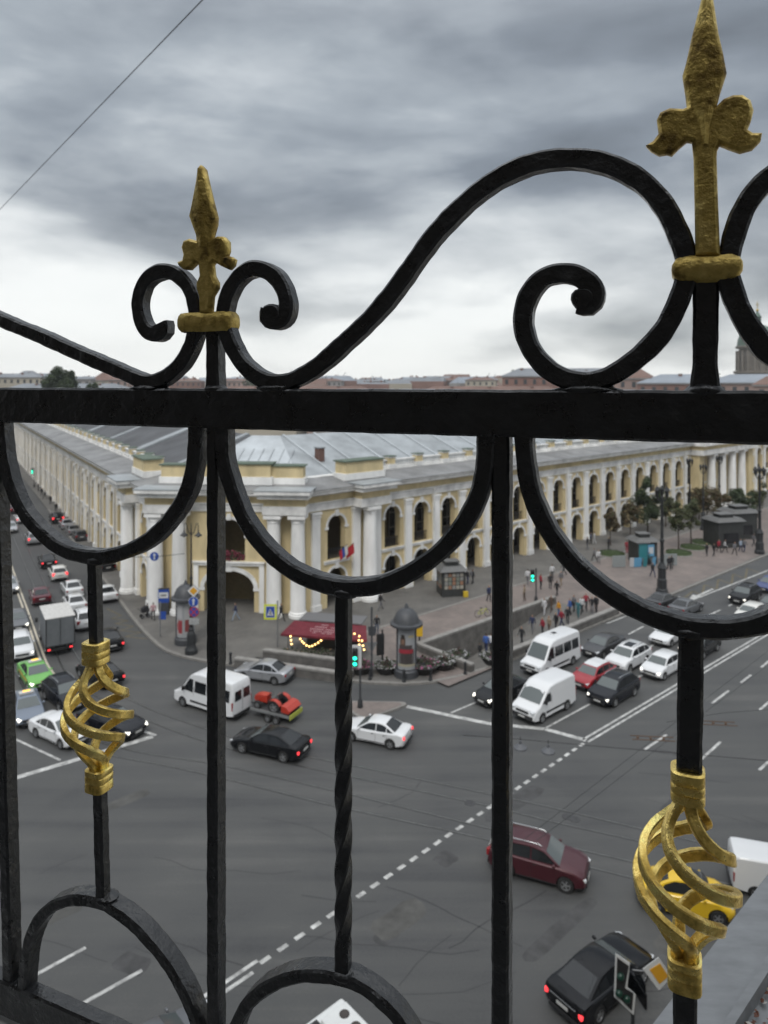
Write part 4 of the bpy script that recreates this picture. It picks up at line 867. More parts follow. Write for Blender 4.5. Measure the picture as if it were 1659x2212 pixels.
    # glass
    def lerp(a, b, t): return a + (b - a) * t
    def scr(i0, i1, t0, t1, mg, nm, out_):
        (xa, za), (xb, zb_) = g[i0], g[i1]; mbq = MB(); A = (lerp(xa, xb, t0), lerp(za, zb_, t0)); B = (lerp(xa, xb, t1), lerp(za, zb_, t1))
        nx, nz = (B[1] - A[1]), -(B[0] - A[0]); l = math.hypot(nx, nz); nx, nz = nx / l * .012, nz / l * .012
        if (nx > 0) != (out_ > 0): nx, nz = -nx, -nz
        vs = []
        for y in (-1, -.5, 0, .5, 1):
            for (x, z), k in ((A, 0), (B, 1)): vs.append((x + nx + (-.015 * out_) * abs(y) ** 2, y * (W(z) - mg), z + nz + .004 - (.022 * k) * abs(y) ** 3))
        mbq.add(vs, [(2 * i, 2 * i + 1, 2 * i + 3, 2 * i + 2) for i in range(4)], wsg if nm == 'windscreen' else glass, True); T.add(nm, mbq.mesh(nm))
    scr(0, 1, .06, .93, .075, 'windscreen', 1); scr(n - 1, n - 2, .06, .92, .09, 'rear_window', -1)
    pf, pr = S['pill']; zt_ = lambda x: next((lerp(g[i][1], g[i + 1][1], (x - g[i][0]) / (g[i + 1][0] - g[i][0])) for i in range(n - 1) if g[i + 1][0] <= x <= g[i][0]), z0)
    def side(xs_, s):
        top = [(x, zt_(x) - .085) for x in xs_]; zb_ = z0 + .055
        pts = [(xs_[0] + (0), max(zb_, top[0][1]))] + top[1:-1] + [(xs_[-1], max(zb_, top[-1][1]))]
        poly = [p for p in pts] + [(xs_[-1], zb_), (xs_[0], zb_)]
        mbq = MB(); mbq.add([(x, s * (W(z) + .006), z) for x, z in poly], [tuple(range(len(poly)))], glass); T.add('side_window', mbq.mesh('side_window'))
    for s in (1, -1):
        side([g[0][0] - .26, lerp(g[0][0], g[1][0], .75), g[1][0] - .08, pf + .35, pf + .03], s); side([pf - .03, lerp(pf, pr, .5), pr + .03], s)
        if g[-1][0] < pr - .3: side([pr - .03, lerp(pr, g[-1][0], .45), lerp(pr, g[-1][0], .72)], s)
    # lamps, plates, mirrors, handles
    wd = S['w']; zf = P[0][1]; xr = P[-2][0]; zr = P[-3][1] - .14 if kind in ('sedan', 'saloon') else P[-3][1] - .02
    mbq = MB(); mbq.box((0, 0, 0), (.30, .34, .13), hl, Matrix.Rotation(.25, 3, 'Y')); h_ = mbq.mesh('headlight', bevel=.03)
    for s in (1, -1): T.add('headlight', h_, (xf - .17, s * (wd - .24), zf + .015), (0, 0, -s * .42))
    mbq = MB(); mbq.box((0, 0, 0), (.16, .30, .17 if kind != 'suv' and kind != 'hatch' else .30), red_l); t_ = mbq.mesh('taillight', bevel=.03)
    for s in (1, -1): T.add('taillight', t_, (xr + .10, s * (wd - .20), zr), (0, 0, s * .35))
    mbq = MB(); mbq.box((0, 0, 0), (.06, 1.0, .16), trim); mbq.box((-.01, 0, -.26), (.06, 1.15, .17), trim); T.add('grille', mbq.mesh('grille', bevel=.015), (xf + .0, 0, zf - .06))
    mbq = MB(); mbq.box((0, 0, 0), (.02, .52, .115), plate_m); pl = mbq.mesh('number_plate'); T.add('number_plate', pl, (xf + .035, 0, .46)); T.add('number_plate', pl, (xr - .035, 0, zr - .10 if kind not in ('sedan', 'saloon') else zr - .06))
    mbq = MB(); mbq.box((0, 0, 0), (.04, 1.3, .16), trim); T.add('rear_skirt', mbq.mesh('rear_skirt', bevel=.015), (xr - .0, 0, .36))
    mbq = MB(); mbq.sphere((0, 0, 0), 1, carpaint, 8, 6, (.07, .11, .075)); mr = mbq.mesh('mirror')
    for s in (1, -1): T.add('mirror', mr, (g[0][0] - .28, s * (wd + .06), z0 + .10))
    mbq = MB(); mbq.box((0, 0, 0), (.16, .03, .03), trim); hd = mbq.mesh('door_handle')
    for s in (1, -1):
        for x in (pf + .18, pr + .12): T.add('door_handle', hd, (x, s * (wd + .006), z0 - .10))
    mbq = MB()
    for s in (1, -1):
        for x in (pf, g[0][0] - .18, pr - .05): mbq.box((x, s * (wd + .001), .62), (.012, .006, .56), trim)
        mbq.box((.05, s * (wd + .001), .30), (1.9, .008, .05), trim)
    T.add('door_seam', mbq.mesh('door_seam'))
    if kind == 'suv':
        mbq = MB()
        for s in (1, -1): mbq.tube([(.25, s * .56, 1.62), (.1, s * .57, 1.70), (-1.35, s * .57, 1.69), (-1.5, s * .56, 1.62)], .022, chrome, 6)
        T.add('roof_rails', mbq.mesh('roof_rails'))
    add_wheels(T, (f, b), wd, r, .22); return T
def van(kind):
    T = Tpl(); mb = MB(); long_ = kind == 'sprinter'
    L, w, ht = (5.7, .98, 2.58) if long_ else (5.0, 1.0, 2.28)
    xf, xb, r = L / 2, -L / 2, .35; f, b = (xf - .95, xb + 1.15)
    top = [(xf, .72, 'F'), (xf - .10, .98, 'FT'), (xf - .75, 1.22, 'T'), (xf - 1.55, ht - .28, 'C'), (xf - 1.95, ht - .05, 'C'), (xf - 2.5, ht, 'C'), (xb + .5, ht, 'C'), (xb + .12, ht - .04, 'CR'), (xb, ht - .25, 'R'), (xb - .02, 1.2, 'R'), (xb - .04, .42, 'R')]
    zb = .32
    low = [(b - r - .3, zb, 'B')] + [(x, z, 'A') for x, z in arch(b, r + .06, r, zb)] + [((b + f) / 2, zb, 'B')] + [(x, z, 'A') for x, z in arch(f, r + .06, r, zb)] + [(xf - .12, zb, 'FB'), (xf + .03, .45, 'F')]
    prof = top + low
    rings = [(1.0, .10, .16, .03), (.95, .03, .06, 0), (.75, 0, .01, 0), (.4, -.01, 0, 0)]
    prof = [(x, z, g + ('T' if 'C' in g else '')) for x, z, g in prof]
    loft_body(mb, prof, w, rings, carpaint, .085 if long_ else .06); T.add('body', mb.mesh('body', sharp=44))
    WZ = lambda z: w * (1 - (.085 if long_ else .06) * max(0, z - .95))
    mbq = MB(); A, B = (xf - .80, 1.27), (xf - 1.50, ht - .36); nx, nz = (B[1] - A[1]), -(B[0] - A[0]); l = math.hypot(nx, nz); nx, nz = nx / l * .03, nz / l * .03; vs = []
    for y in (-1, -.5, 0, .5, 1):
        for x, z in (A, B): vs.append((x + nx - .012 * y ** 4, y * (WZ(z) - .13), z + nz - .01 * y ** 4))
    mbq.add(vs, [(2 * i, 2 * i + 1, 2 * i + 3, 2 * i + 2) for i in range(4)], wsg, True); T.add('windscreen', mbq.mesh('windscreen'))
    def win(poly, s, nm='side_window'): mbq = MB(); mbq.add([(x, s * (WZ(z) + .006), z) for x, z in poly], [tuple(range(len(poly)))], glass); T.add(nm, mbq.mesh(nm))
    zl, zh = 1.28, ht - .52
    for s in (1, -1):
        win([(xf - .98, zl), (xf - 1.55, zh + .05), (xf - 1.95, zh + .05), (xf - 1.95, zl - .06)], s)
        if long_:
            for x0, x1 in ((xf - 2.1, xf - 3.2), (xf - 3.3, xf - 4.35), (xf - 4.45, xf - 5.4)): win([(x0, zl), (x0, zh), (x1, zh), (x1, zl)], s)
    mbq = MB()
    for s in (1, -1):
        if long_: mbq.add([(xb - .035, s * .10, 1.35), (xb - .035, s * .74, 1.35), (xb - .02, s * .70, 2.0), (xb - .02, s * .10, 2.0)], [(0, 1, 2, 3)], glass)
    if long_: T.add('rear_window', mbq.mesh('rear_window'))
    mbq = MB(); mbq.box((0, 0, 0), (.24, .30, .22), hl, Matrix.Rotation(.3, 3, 'Y')); h_ = mbq.mesh('headlight', bevel=.04)
    for s in (1, -1): T.add('headlight', h_, (xf - .12, s * (w - .22), .86), (0, 0, -s * .35))
    mbq = MB(); mbq.box((0, 0, 0), (.10, .14, .55), red_l); t_ = mbq.mesh('taillight', bevel=.02)
    for s in (1, -1): T.add('taillight', t_, (xb + .07, s * (w - .09), 1.05))
    mbq = MB(); mbq.box((0, 0, 0), (.06, 1.0, .14), trim); mbq.box((.02, 0, -.30), (.10, 1.7, .24), trim); T.add('grille', mbq.mesh('grille', bevel=.02), (xf + .01, 0, .82))
    mbq = MB(); mbq.box((0, 0, 0), (.02, .52, .115), plate_m); T.add('number_plate', mbq.mesh('number_plate'), (xf + .075, 0, .52))
    mbq = MB(); mbq.box((0, 0, 0), (.14, 1.7, .2), trim); T.add('rear_bumper', mbq.mesh('rear_bumper', bevel=.03), (xb - .04, 0, .42))
    mbq = MB(); mbq.box((0, 0, 0), (2.3, .012, .14), trim); sm_ = mbq.mesh('side_moulding'); mbq = MB(); mbq.box((0, 0, 0), (.014, .05, 1.2), trim); ds_ = mbq.mesh('door_seam')
    for s in (1, -1): T.add('side_moulding', sm_, (0, s * (w + .004), .62)); T.add('door_seam', ds_, (xf - 2.02, s * w * .965, 1.0))
    mbq = MB(); mbq.box((xb - .038, 0, 1.3), (.01, .014, 1.7), trim); T.add('rear_seam', mbq.mesh('rear_seam'))
    mbq = MB(); mbq.box((0, 0, 0), (.10, .22, .30), trim); mr = mbq.mesh('mirror', bevel=.04)
    for s in (1, -1): T.add('mirror', mr, (xf - 1.15, s * (w + .14), 1.42))
    if long_: mbq = MB(); mbq.box((0, 0, 0), (.7, .55, .08), carpaint); mbq.box((0, 0, .05), (.5, .4, .03), trim); T.add('roof_hatch', mbq.mesh('roof_hatch', bevel=.02), (-.4, 0, ht + .03))
    add_wheels(T, (f, b), w, r, .22); return T
def recolour(name, c, rough=.28, metal=0.0, coat=.45): return mat('paint_' + name, c, rough, metal=metal, coat=coat, spec=.5 if max(c) > .03 else .28)
PC = dict(white=recolour('white', (.68, .69, .70)), black=recolour('black', (.005, .0055, .007), .22, 0, .12), silver=recolour('silver', (.40, .41, .43), .32, .5), dgrey=recolour('dark_grey', (.055, .056, .06), .3, .4), blue_grey=recolour('blue_grey', (.17, .20, .25), .3, .4),
          maroon=recolour('maroon', (.095, .012, .022), .3, .2), wine=recolour('wine', (.060, .009, .015), .3, .2), red=recolour('red', (.30, .012, .02)), green=recolour('green', (.13, .40, .07)), yellow=recolour('yellow', (.72, .46, .015)), blue=recolour('blue', (.03, .05, .16)), grey=recolour('grey', (.22, .22, .225), .35, .3), steel=recolour('steel_grey', (.13, .135, .145), .32, .4), midnight=recolour('midnight', (.008, .0095, .014), .22, 0, .15), cream=recolour('warm_white', (.66, .655, .62)))
TS = {k: car(k) for k in ('sedan', 'saloon', 'hatch', 'suv')}; TS['sprinter'] = van('sprinter'); TS['boxer'] = van('boxer')
def put_car(kind, col, x, v, hd, label, cat='car', group=None, tail=False, head=False, extra=None, name=None, scale=None):
    p = G(x, v); ov = {'car_paint': PC[col]}
    if tail: ov['tail_lens'] = red_on
    if head: ov['headlamp_lens'] = hl_on
    if extra: ov.update(extra)
    return TS[kind].put(name or ('van' if kind in ('sprinter', 'boxer') else 'car'), label, cat, (p.x, p.y, 0.004), math.atan2(hd[1], hd[0]), group, ov, scale)
AW, TW = (LD.x, LD.y), (-LD.x, -LD.y)       # along the side street, away from and towards the viewer
NA, NT = (RD.x, RD.y), (-RD.x, -RD.y)       # along the prospect
SG, NG, XG = 'traffic on the side street', 'traffic waiting on the prospect', 'vehicles crossing the junction'
cars = [
 ('sedan', 'black', 102, 1221, AW, 'black sedan with red tail lights, first of the queue left of the curb', SG, 1, 0),
 ('hatch', 'cream', 125, 1248, AW, 'white hatchback with black rear window behind the black sedan', SG, 1, 0),
 ('sedan', 'white', 155, 1281, AW, 'white sedan in the queue beside the dark red car', SG, 0, 0),
 ('sedan', 'white', 161, 1313, AW, 'white taxi sedan just right of the grey box truck', SG, 0, 0),
 ('suv', 'white', 180, 1350, AW, 'white car half hidden behind the thin black stem', SG, 0, 0),
 ('sedan', 'white', 228, 1292, AW, 'white sedan close to the curb right of the black stem', SG, 0, 0),
 ('sedan', 'maroon', 86, 1297, AW, 'dark red sedan ahead of the grey box truck', SG, 0, 0),
 ('saloon', 'black', 233, 1392, AW, 'black sedan with one red tail light above the gold basket sleeve', SG, 1, 0),
 ('saloon', 'black', 215, 1468, (-.72, .69), 'black sedan turning behind the left gold basket', SG, 1, 0),
 ('suv', 'silver', 72, 1172, AW, 'silver van-like car with a glowing red brake light far up the tram lane', SG, 1, 0),
 ('sedan', 'white', 46, 1127, AW, 'small far white car left of the black drop arch', SG, 1, 0),
 ('sedan', 'maroon', 30, 1106, AW, 'small far dark red car near the left upright', SG, 1, 0),
 ('hatch', 'red', 18, 1088, AW, 'farthest red car beside the left upright', SG, 1, 0),
 ('suv', 'black', 122, 1127, AW, 'black off-roader with bright brake lights by the far pavement', SG, 1, 0),
 ('sedan', 'silver', 143, 1140, AW, 'silver sedan parked nearest the black off-roader', SG, 0, 0),
 ('sedan', 'grey', 157, 1153, AW, 'grey sedan, second in the row parked by the arcade', SG, 0, 0),
 ('hatch', 'dgrey', 172, 1166, AW, 'dark hatchback, third in the row parked by the arcade', SG, 0, 0),
 ('saloon', 'black', 226, 1228, AW, 'black car parked by the curb above the black stem', SG, 0, 0),
 ('hatch', 'silver', 22, 1148, TW, 'silver hatchback at the left edge of the street', SG, 1, 0),
 ('sedan', 'silver', 18, 1275, TW, 'pale car with bright headlights peeking past the left upright', SG, 0, 1),
 ('sedan', 'steel', 36, 1352, TW, 'grey sedan with lit headlights left of the cream line', SG, 0, 1),
 ('suv', 'white', 43, 1412, TW, 'white off-roader coming down beside the cream double line', SG, 0, 1),
 ('sedan', 'green', 77, 1472, (.62, -.78), 'bright green taxi with lit headlights', SG, 0, 1),
 ('sedan', 'blue_grey', 58, 1545, (.55, -.835), 'blue-grey sedan under the green taxi', SG, 0, 1),
 ('suv', 'midnight', 140, 1516, (.70, -.71), 'black car behind the white sedan and the left gold basket', SG, 0, 0),
 ('sedan', 'white', 130, 1594, (.84, -.54), 'white sedan stopped at the line behind the left gold basket', SG, 0, 0),
 ('saloon', 'midnight', 242, 1576, (.88, -.47), 'dark sedan with bright headlamp right of the left gold basket', SG, 0, 1),
 ('saloon', 'black', 584, 1623, (-.93, .374), 'black saloon with alloy wheels crossing below the tractor trailer', XG, 1, 0),
 ('sedan', 'white', 812, 1597, (-.93, .37), 'white sedan with a red tail light right of the twisted bar', XG, 1, 0),
 ('sedan', 'silver', 571, 1466, (-.946, .32), 'silver sedan by the low granite wall', XG, 0, 0),
 ('suv', 'wine', 1164, 1885, (.92, -.39), 'dark red off-roader with silver roof rails crossing the tram tracks', XG, 0, 0),
 ('sedan', 'dgrey', 1303, 1408, NT, 'dark grey sedan behind the tall white minibus', NG, 0, 0),
 ('suv', 'white', 1357, 1437, NT, 'white off-roader with a dark sunroof between grey sedan and red hatchback', NG, 0, 0),
 ('hatch', 'red', 1281, 1475, NT, 'red hatchback with a white roof', NG, 0, 0),
 ('suv', 'midnight', 1326, 1507, NT, 'black off-roader at the front next to the double line', NG, 0, 1),
 ('hatch', 'white', 1430, 1453, NT, 'white hatchback with a dark grille beside the right black stem', NG, 0, 1),
 ('sedan', 'white', 1446, 1384, NT, 'white car just under the right drop arch', NG, 0, 0),
 ('suv', 'black', 1512, 1409, NT, 'black off-roader partly behind the right black stem', NG, 0, 1),
 ('sedan', 'dgrey', 1432, 1309, NA, 'dark grey car in the kerb lane left of its darker twin', NG, 0, 0),
 ('sedan', 'steel', 1482, 1323, NA, 'grey car in the kerb lane just above the drop arch', NG, 0, 0),
 ('suv', 'black', 1610, 1298, NT, 'black off-roader with bright headlights near the right edge', NG, 0, 1),
 ('hatch', 'cream', 1622, 1338, NT, 'white rounded car half hidden by the right drop arch', NG, 0, 0),
 ('sedan', 'dgrey', 1668, 1318, NT, 'dark car cut off by the right edge', NG, 0, 1),
 ('sedan', 'blue', 1664, 1273, NT, 'blue car at the far right edge', NG, 0, 0),
 ('sedan', 'black', 1082, 1508, NT, 'black car hidden behind the middle upright with one headlamp showing', NG, 0, 1),
 ('sedan', 'steel', 338, 2318, NA, 'dark grey car at the bottom edge under the left foot arch', XG, 0, 0),
]
for k, c, x, v, hd, lab, grp, t_, h_ in cars:
    ex = None
    o = put_car(k, c, x, v, hd, lab, 'car', grp, t_, h_, ex)
    if 'green taxi' in lab:
        mb = MB(); mb.box((-.25, 0, 1.50), (.45, .9, .14), plate_m); mb.box((-.25, 0, 1.58), (.3, .5, .05), amber_on); link('roof_sign', mb.mesh('roof_sign', bevel=.03), o)
        mb = MB()
        for s in (1, -1): mb.box((-.1, s * .894, .66), (2.6, .008, .16), PC['yellow'])
        link('side_stripe', mb.mesh('side_stripe'), o)
    if 'white roof' in lab or 'dark sunroof' in lab:
        mb = MB(); m = PC['white'] if 'white roof' in lab else glass; z = 1.50 if 'white roof' in lab else 1.655
        mb.add([(.38, -.56, z - .055), (.38, .56, z - .055), (-.3, .60, z + .018), (-.3, -.60, z + .018), (-1.3, -.57, z - .02), (-1.3, .57, z - .02)] if m is not glass else [(.2, -.36, z - .035), (.2, .36, z - .035), (-.3, .36, z + .012), (-.3, -.36, z + .012), (-.8, -.36, z - .0), (-.8, .36, z - .0)], [(0, 1, 2, 3), (3, 2, 5, 4)], m); link('roof_panel', mb.mesh('roof_panel'), o)
    if 'white taxi' in lab:
        mb = MB(); mb.box((-.25, 0, 1.50), (.2, .6, .1), plate_m); link('roof_sign', mb.mesh('roof_sign', bevel=.02), o)
put_car('sprinter', 'white', 458, 1529, (-.85, .52), 'white minibus with dark windows towing the tractor trailer', 'van', XG)
put_car('sprinter', 'white', 1190, 1441, NT, 'tall white minibus in the middle of the prospect queue', 'van', NG)
put_car('boxer', 'white', 1175, 1537, NT, 'white panel van at the front of the queue with papers on its dashboard', 'van', NG)
put_car('boxer', 'white', 1682, 1925, (.95, -.30), 'white van cut off by the grey ledge at the right edge', 'van', XG, scale=(.80, .86, .74))
# black saloon with an open door, near the priority sign
p = G(1300, 2136)
merc = TS['saloon'].put('car', 'black saloon with lit tail lights and an open door beside the priority sign', 'car', (p.x, p.y, .004), math.atan2(.61, .79), XG, {'car_paint': PC['black'], 'tail_lens': red_on}, .95)
mb = MB(); mb.xprism([(0, .30), (1.02, .32), (1.02, .90), (0, .93)], (0, 0, 0), (-1, 0, 0), (0, 0, 1), (0, .09, 0), PC['black']); mb.xprism([(.15, .93), (1.0, .91), (.98, 1.28), (.62, 1.34)], (0, .03, 0), (-1, 0, 0), (0, 0, 1), (0, .03, 0), glass)
link('open_door', mb.mesh('open_door', bevel=.012), merc, (.72, -.95, 0), (0, 0, math.radians(62)))
mb = MB(); mb.box((-2.475, 0, .83), (.02, 1.2, .035), chrome); mb.box((-2.45, 0, .40), (.02, 1.5, .03), chrome); link('chrome_strip', mb.mesh('chrome_strip'), merc)
# grey box truck
def truck():
    o = thing('box_truck', 'grey box truck with a light roof driving away up the tram lane', 'truck', G(120, 1392), math.atan2(AW[1], AW[0]), SG)
    boxm = mat('truck_box_grey', (.135, .145, .155), .6, var=.12, vscale=1.5); boxt = mat('truck_roof_white', (.55, .54, .52), .7, var=.15)
    mb = MB(); mb.box((-1.0, 0, 2.05), (4.2, 2.3, 2.35), boxm); link('cargo_box', mb.mesh('cargo_box', bevel=.03), o)
    mb = MB(); mb.box((-1.0, 0, 3.245), (4.24, 2.34, .05), boxt); link('roof_panel', mb.mesh('roof_panel'), o)
    mb = MB()
    for s in (-1, 1): mb.box((-3.12, s * 1.1, 2.05), (.05, .07, 2.35), trim)
    mb.box((-3.12, 0, 2.05), (.03, .03, 2.3), trim); mb.box((-3.12, 0, .92), (.05, 2.3, .07), trim); link('rear_door_frame', mb.mesh('rear_door_frame'), o)
    mb = MB(); mb.xprism([(1.15, .5), (2.9, .5), (2.95, 1.2), (2.6, 1.5), (2.15, 2.25), (1.15, 2.3)], (0, -1.0, 0), (1, 0, 0), (0, 0, 1), (0, 2.0, 0), PC['white']); link('cab', mb.mesh('cab', bevel=.06), o)
    mb = MB(); mb.box((-.3, 0, .62), (5.6, .9, .22), trim); mb.box((-2.95, 0, .55), (.1, 2.1, .14), trim); link('chassis', mb.mesh('chassis'), o)
    mb = MB(); mb.box((0, 0, 0), (.06, .22, .12), red_on); me = mb.mesh('taillight', bevel=.02)
    for s in (-1, 1): link('taillight', me, o, (-3.02, s * .85, .62))
    mb = MB(); mb.box((0, 0, 0), (.1, .22, .4), trim); me = mb.mesh('mirror', bevel=.03)
    for s in (-1, 1): link('mirror', me, o, (2.2, s * 1.3, 1.75))
    t, rm = wheel_meshes(.4, .26)
    for x in (2.1, -1.9):
        for s in (-1, 1): w = link('wheel', t, o, (x, s * .93, .4), (math.radians(-90 * s), 0, 0)); link('rim', rm, w)
truck()
# yellow round-roofed coupe
def beetle():
    o = thing('car', 'yellow round-roofed small car behind the right gold basket', 'car', G(1478, 1958), math.atan2(-.28, .96), XG)
    ye = PC['yellow']; mb = MB(); f, b, r = 1.24, -1.24, .32
    P = [(1.98, .5, 'F'), (1.95, .66, 'F'), (1.75, .82, 'FT'), (1.35, .95, 'T'), (.95, 1.0, 'T'), (-.2, 1.0, 'T'), (-1.1, 1.0, 'T'), (-1.6, .92, 'T'), (-1.9, .74, 'RT'), (-2.0, .5, 'R'), (-1.95, .32, 'RB')]
    low = [(b - r - .2, .25, 'B')] + [(x, z, 'A') for x, z in arch(b, .40, r, .25)] + [(0, .22, 'B')] + [(x, z, 'A') for x, z in arch(f, .40, r, .25)] + [(1.85, .28, 'FB')]
    loft_body(mb, P + low, .86, [(1.0, .09, .34, .05), (.95, .03, .16, 0), (.75, 0, .04, 0), (.4, -.015, 0, 0)], ye, 0)
    g = [(1.05 - 2.45 * (k / 10) + .0, .95 + .56 * math.sin(math.pi * min(1, (k / 10) ** .85 * 1.0)) ** .62) for k in range(11)]
    n = len(g); W = lambda z: .78 - .26 * max(0, (z - .95) / .56) ** 1.2; rows = []
    for y, c_ in zip((-1, -.8, -.4, 0, .4, .8, 1), (-.06, -.015, 0, .01, 0, -.015, -.06)): rows.append([(x, y * W(z), z + (c_ if 0 < i < n - 1 else 0)) for i, (x, z) in enumerate(g)])
    mb.add([v for row in rows for v in row], [(j * n + k, j * n + k + 1, (j + 1) * n + k + 1, (j + 1) * n + k) for j in range(6) for k in range(n - 1)], ye, True)
    mb.add(rows[0], [tuple(range(n))], ye, True); mb.add(rows[-1], [tuple(range(n - 1, -1, -1))], ye, True)
    link('body', mb.mesh('body', sharp=50), o)
    def surf(i0, i1, mg, nm):
        mq = MB(); vs = []; K = range(i0, i1 + 1)
        for y in (-1, -.5, 0, .5, 1):
            for i in K: vs.append((g[i][0] * 1.012 + (.012 if i < 5 else -.012), y * (W(g[i][1]) - mg), g[i][1] + .012 - .03 * abs(y) ** 3))
        m_ = len(list(K)); mq.add(vs, [(j * m_ + k, j * m_ + k + 1, (j + 1) * m_ + k + 1, (j + 1) * m_ + k) for j in range(4) for k in range(m_ - 1)], glass, True); link(nm, mq.mesh(nm), o)
    surf(0, 3, .07, 'windscreen'); surf(7, 9, .1, 'rear_window')
    for s in (-1, 1):
        poly = [(.72, 1.03), (.45, 1.30), (.05, 1.41), (-.45, 1.40), (-.85, 1.25), (-1.05, 1.03)]; mq = MB(); mq.add([(x, s * (W(z) + .012), z) for x, z in poly], [tuple(range(6))], glass); link('side_window', mq.mesh('side_window'), o)
        mq = MB(); mq.sphere((0, 0, 0), .12, hl, 10, 6); link('headlight', mq.mesh('headlight'), o, (1.76, s * .58, .70))
        mq = MB(); mq.sphere((0, 0, 0), .10, red_l, 10, 6); link('taillight', mq.mesh('taillight'), o, (-1.84, s * .55, .66))
        mq = MB(); mq.sphere((0, 0, 0), 1, ye, 8, 6, (.07, .11, .075)); link('mirror', mq.mesh('mirror'), o, (.72, s * .92, 1.05))
    mq = MB(); mq.box((0, 0, 0), (.06, .9, .10), trim); link('rear_skirt', mq.mesh('rear_skirt'), o, (-1.97, 0, .4))
    t, rm = wheel_meshes(.32, .2)
    for x in (f, b):
        for s in (-1, 1): w = link('wheel', t, o, (x, s * .77, .32), (math.radians(-90 * s), 0, 0)); link('rim', rm, w)
beetle()
# trailer with a small red tractor
def trailer():
    hd = Vector((-.90, .435, 0)); c = G(596, 1549); yaw = math.atan2(hd.y, hd.x)
    o = thing('flat_trailer', 'low flatbed trailer with yellow tail boards behind the white minibus', 'trailer', (c.x, c.y, 0), yaw, XG)
    bed = mat('trailer_bed', (.06, .06, .062), .7, var=.3); lime = mat('lime_board', (.42, .45, .07), .6)
    mb = MB(); mb.box((0, 0, .52), (3.2, 1.5, .10), bed)
    for s in (-1, 1): mb.box((0, s * .76, .60), (3.2, .05, .18), mat('galvanised', (.35, .36, .36), .45, metal=.6))
    link('deck', mb.mesh('deck'), o)
    mb = MB(); mb.box((-1.63, 0, .56), (.06, 1.55, .30), lime); link('tail_board', mb.mesh('tail_board', bevel=.01), o)
    mb = MB(); mb.tube([(1.6, .5, .5), (2.7, 0, .48)], .04, bed); mb.tube([(1.6, -.5, .5), (2.7, 0, .48)], .04, bed); link('drawbar', mb.mesh('drawbar'), o)
    t, rm = wheel_meshes(.28, .18)
    for x in (.05, -.62):
        for s in (-1, 1): w = link('wheel', t, o, (x, s * .88, .28), (math.radians(-90 * s), 0, 0)); link('rim', rm, w)
    tr = thing('tractor', 'small orange-red tractor with a rear tiller riding on the flat trailer', 'tractor', (c.x + hd.x * .25, c.y + hd.y * .25, .57), yaw); tr.scale = (1, 1, .86)
    rd = mat('tractor_red', (.42, .032, .014), .35, coat=.3)
    mb = MB(); mb.xprism([(.30, .45), (1.28, .45), (1.36, .62), (1.30, .90), (.95, 1.02), (.30, 1.06)], (0, -.28, 0), (1, 0, 0), (0, 0, 1), (0, .56, 0), rd); link('bonnet', mb.mesh('bonnet', bevel=.05), tr)
    mb = MB(); mb.box((-.05, 0, .48), (1.2, .42, .26), trim); mb.box((1.37, 0, .62), (.03, .42, .22), trim); link('chassis', mb.mesh('chassis'), tr)
    for s in (-1, 1):
        mb = MB(); vs = []
        for k in range(9):
            a = math.radians(10 + 150 * k / 8); vs += [(-.50 + .56 * math.cos(a), s * .40, .48 + .56 * math.sin(a)), (-.50 + .56 * math.cos(a), s * .74, .48 + .56 * math.sin(a))]
        mb.add(vs, [(2 * k, 2 * k + 1, 2 * k + 3, 2 * k + 2) for k in range(8)], rd, True); link('fender', mb.mesh('fender'), tr)
    mb = MB(); mb.box((-.42, 0, .88), (.42, .44, .10), trim); mb.box((-.66, 0, 1.10), (.10, .44, .42), trim); link('seat', mb.mesh('seat', bevel=.04), tr)
    mb = MB(); mb.tube([(.25, 0, .95), (.08, 0, 1.20)], .025, trim); mb.tube([(.08 + .19 * math.cos(k * math.pi / 6) * .5, .19 * math.sin(k * math.pi / 6), 1.20 + .19 * math.cos(k * math.pi / 6) * .8) for k in range(13)], .018, trim); link('steering_wheel', mb.mesh('steering_wheel'), tr)
    t2, r2 = wheel_meshes(.47, .26); t3, r3 = wheel_meshes(.30, .18)
    for s in (-1, 1): w = link('rear_wheel', t2, tr, (-.50, s * .56, .47), (math.radians(-90 * s), 0, 0)); link('rim', r2, w); w = link('front_wheel', t3, tr, (.95, s * .46, .30), (math.radians(-90 * s), 0, 0)); link('rim', r3, w)
    mb = MB(); mb.xprism([(-1.15, .25), (-1.75, .22), (-1.85, .42), (-1.55, .72), (-1.15, .78)], (0, -.72, 0), (1, 0, 0), (0, 0, 1), (0, 1.44, 0), rd); link('tiller', mb.mesh('tiller', bevel=.03), tr)
trailer()
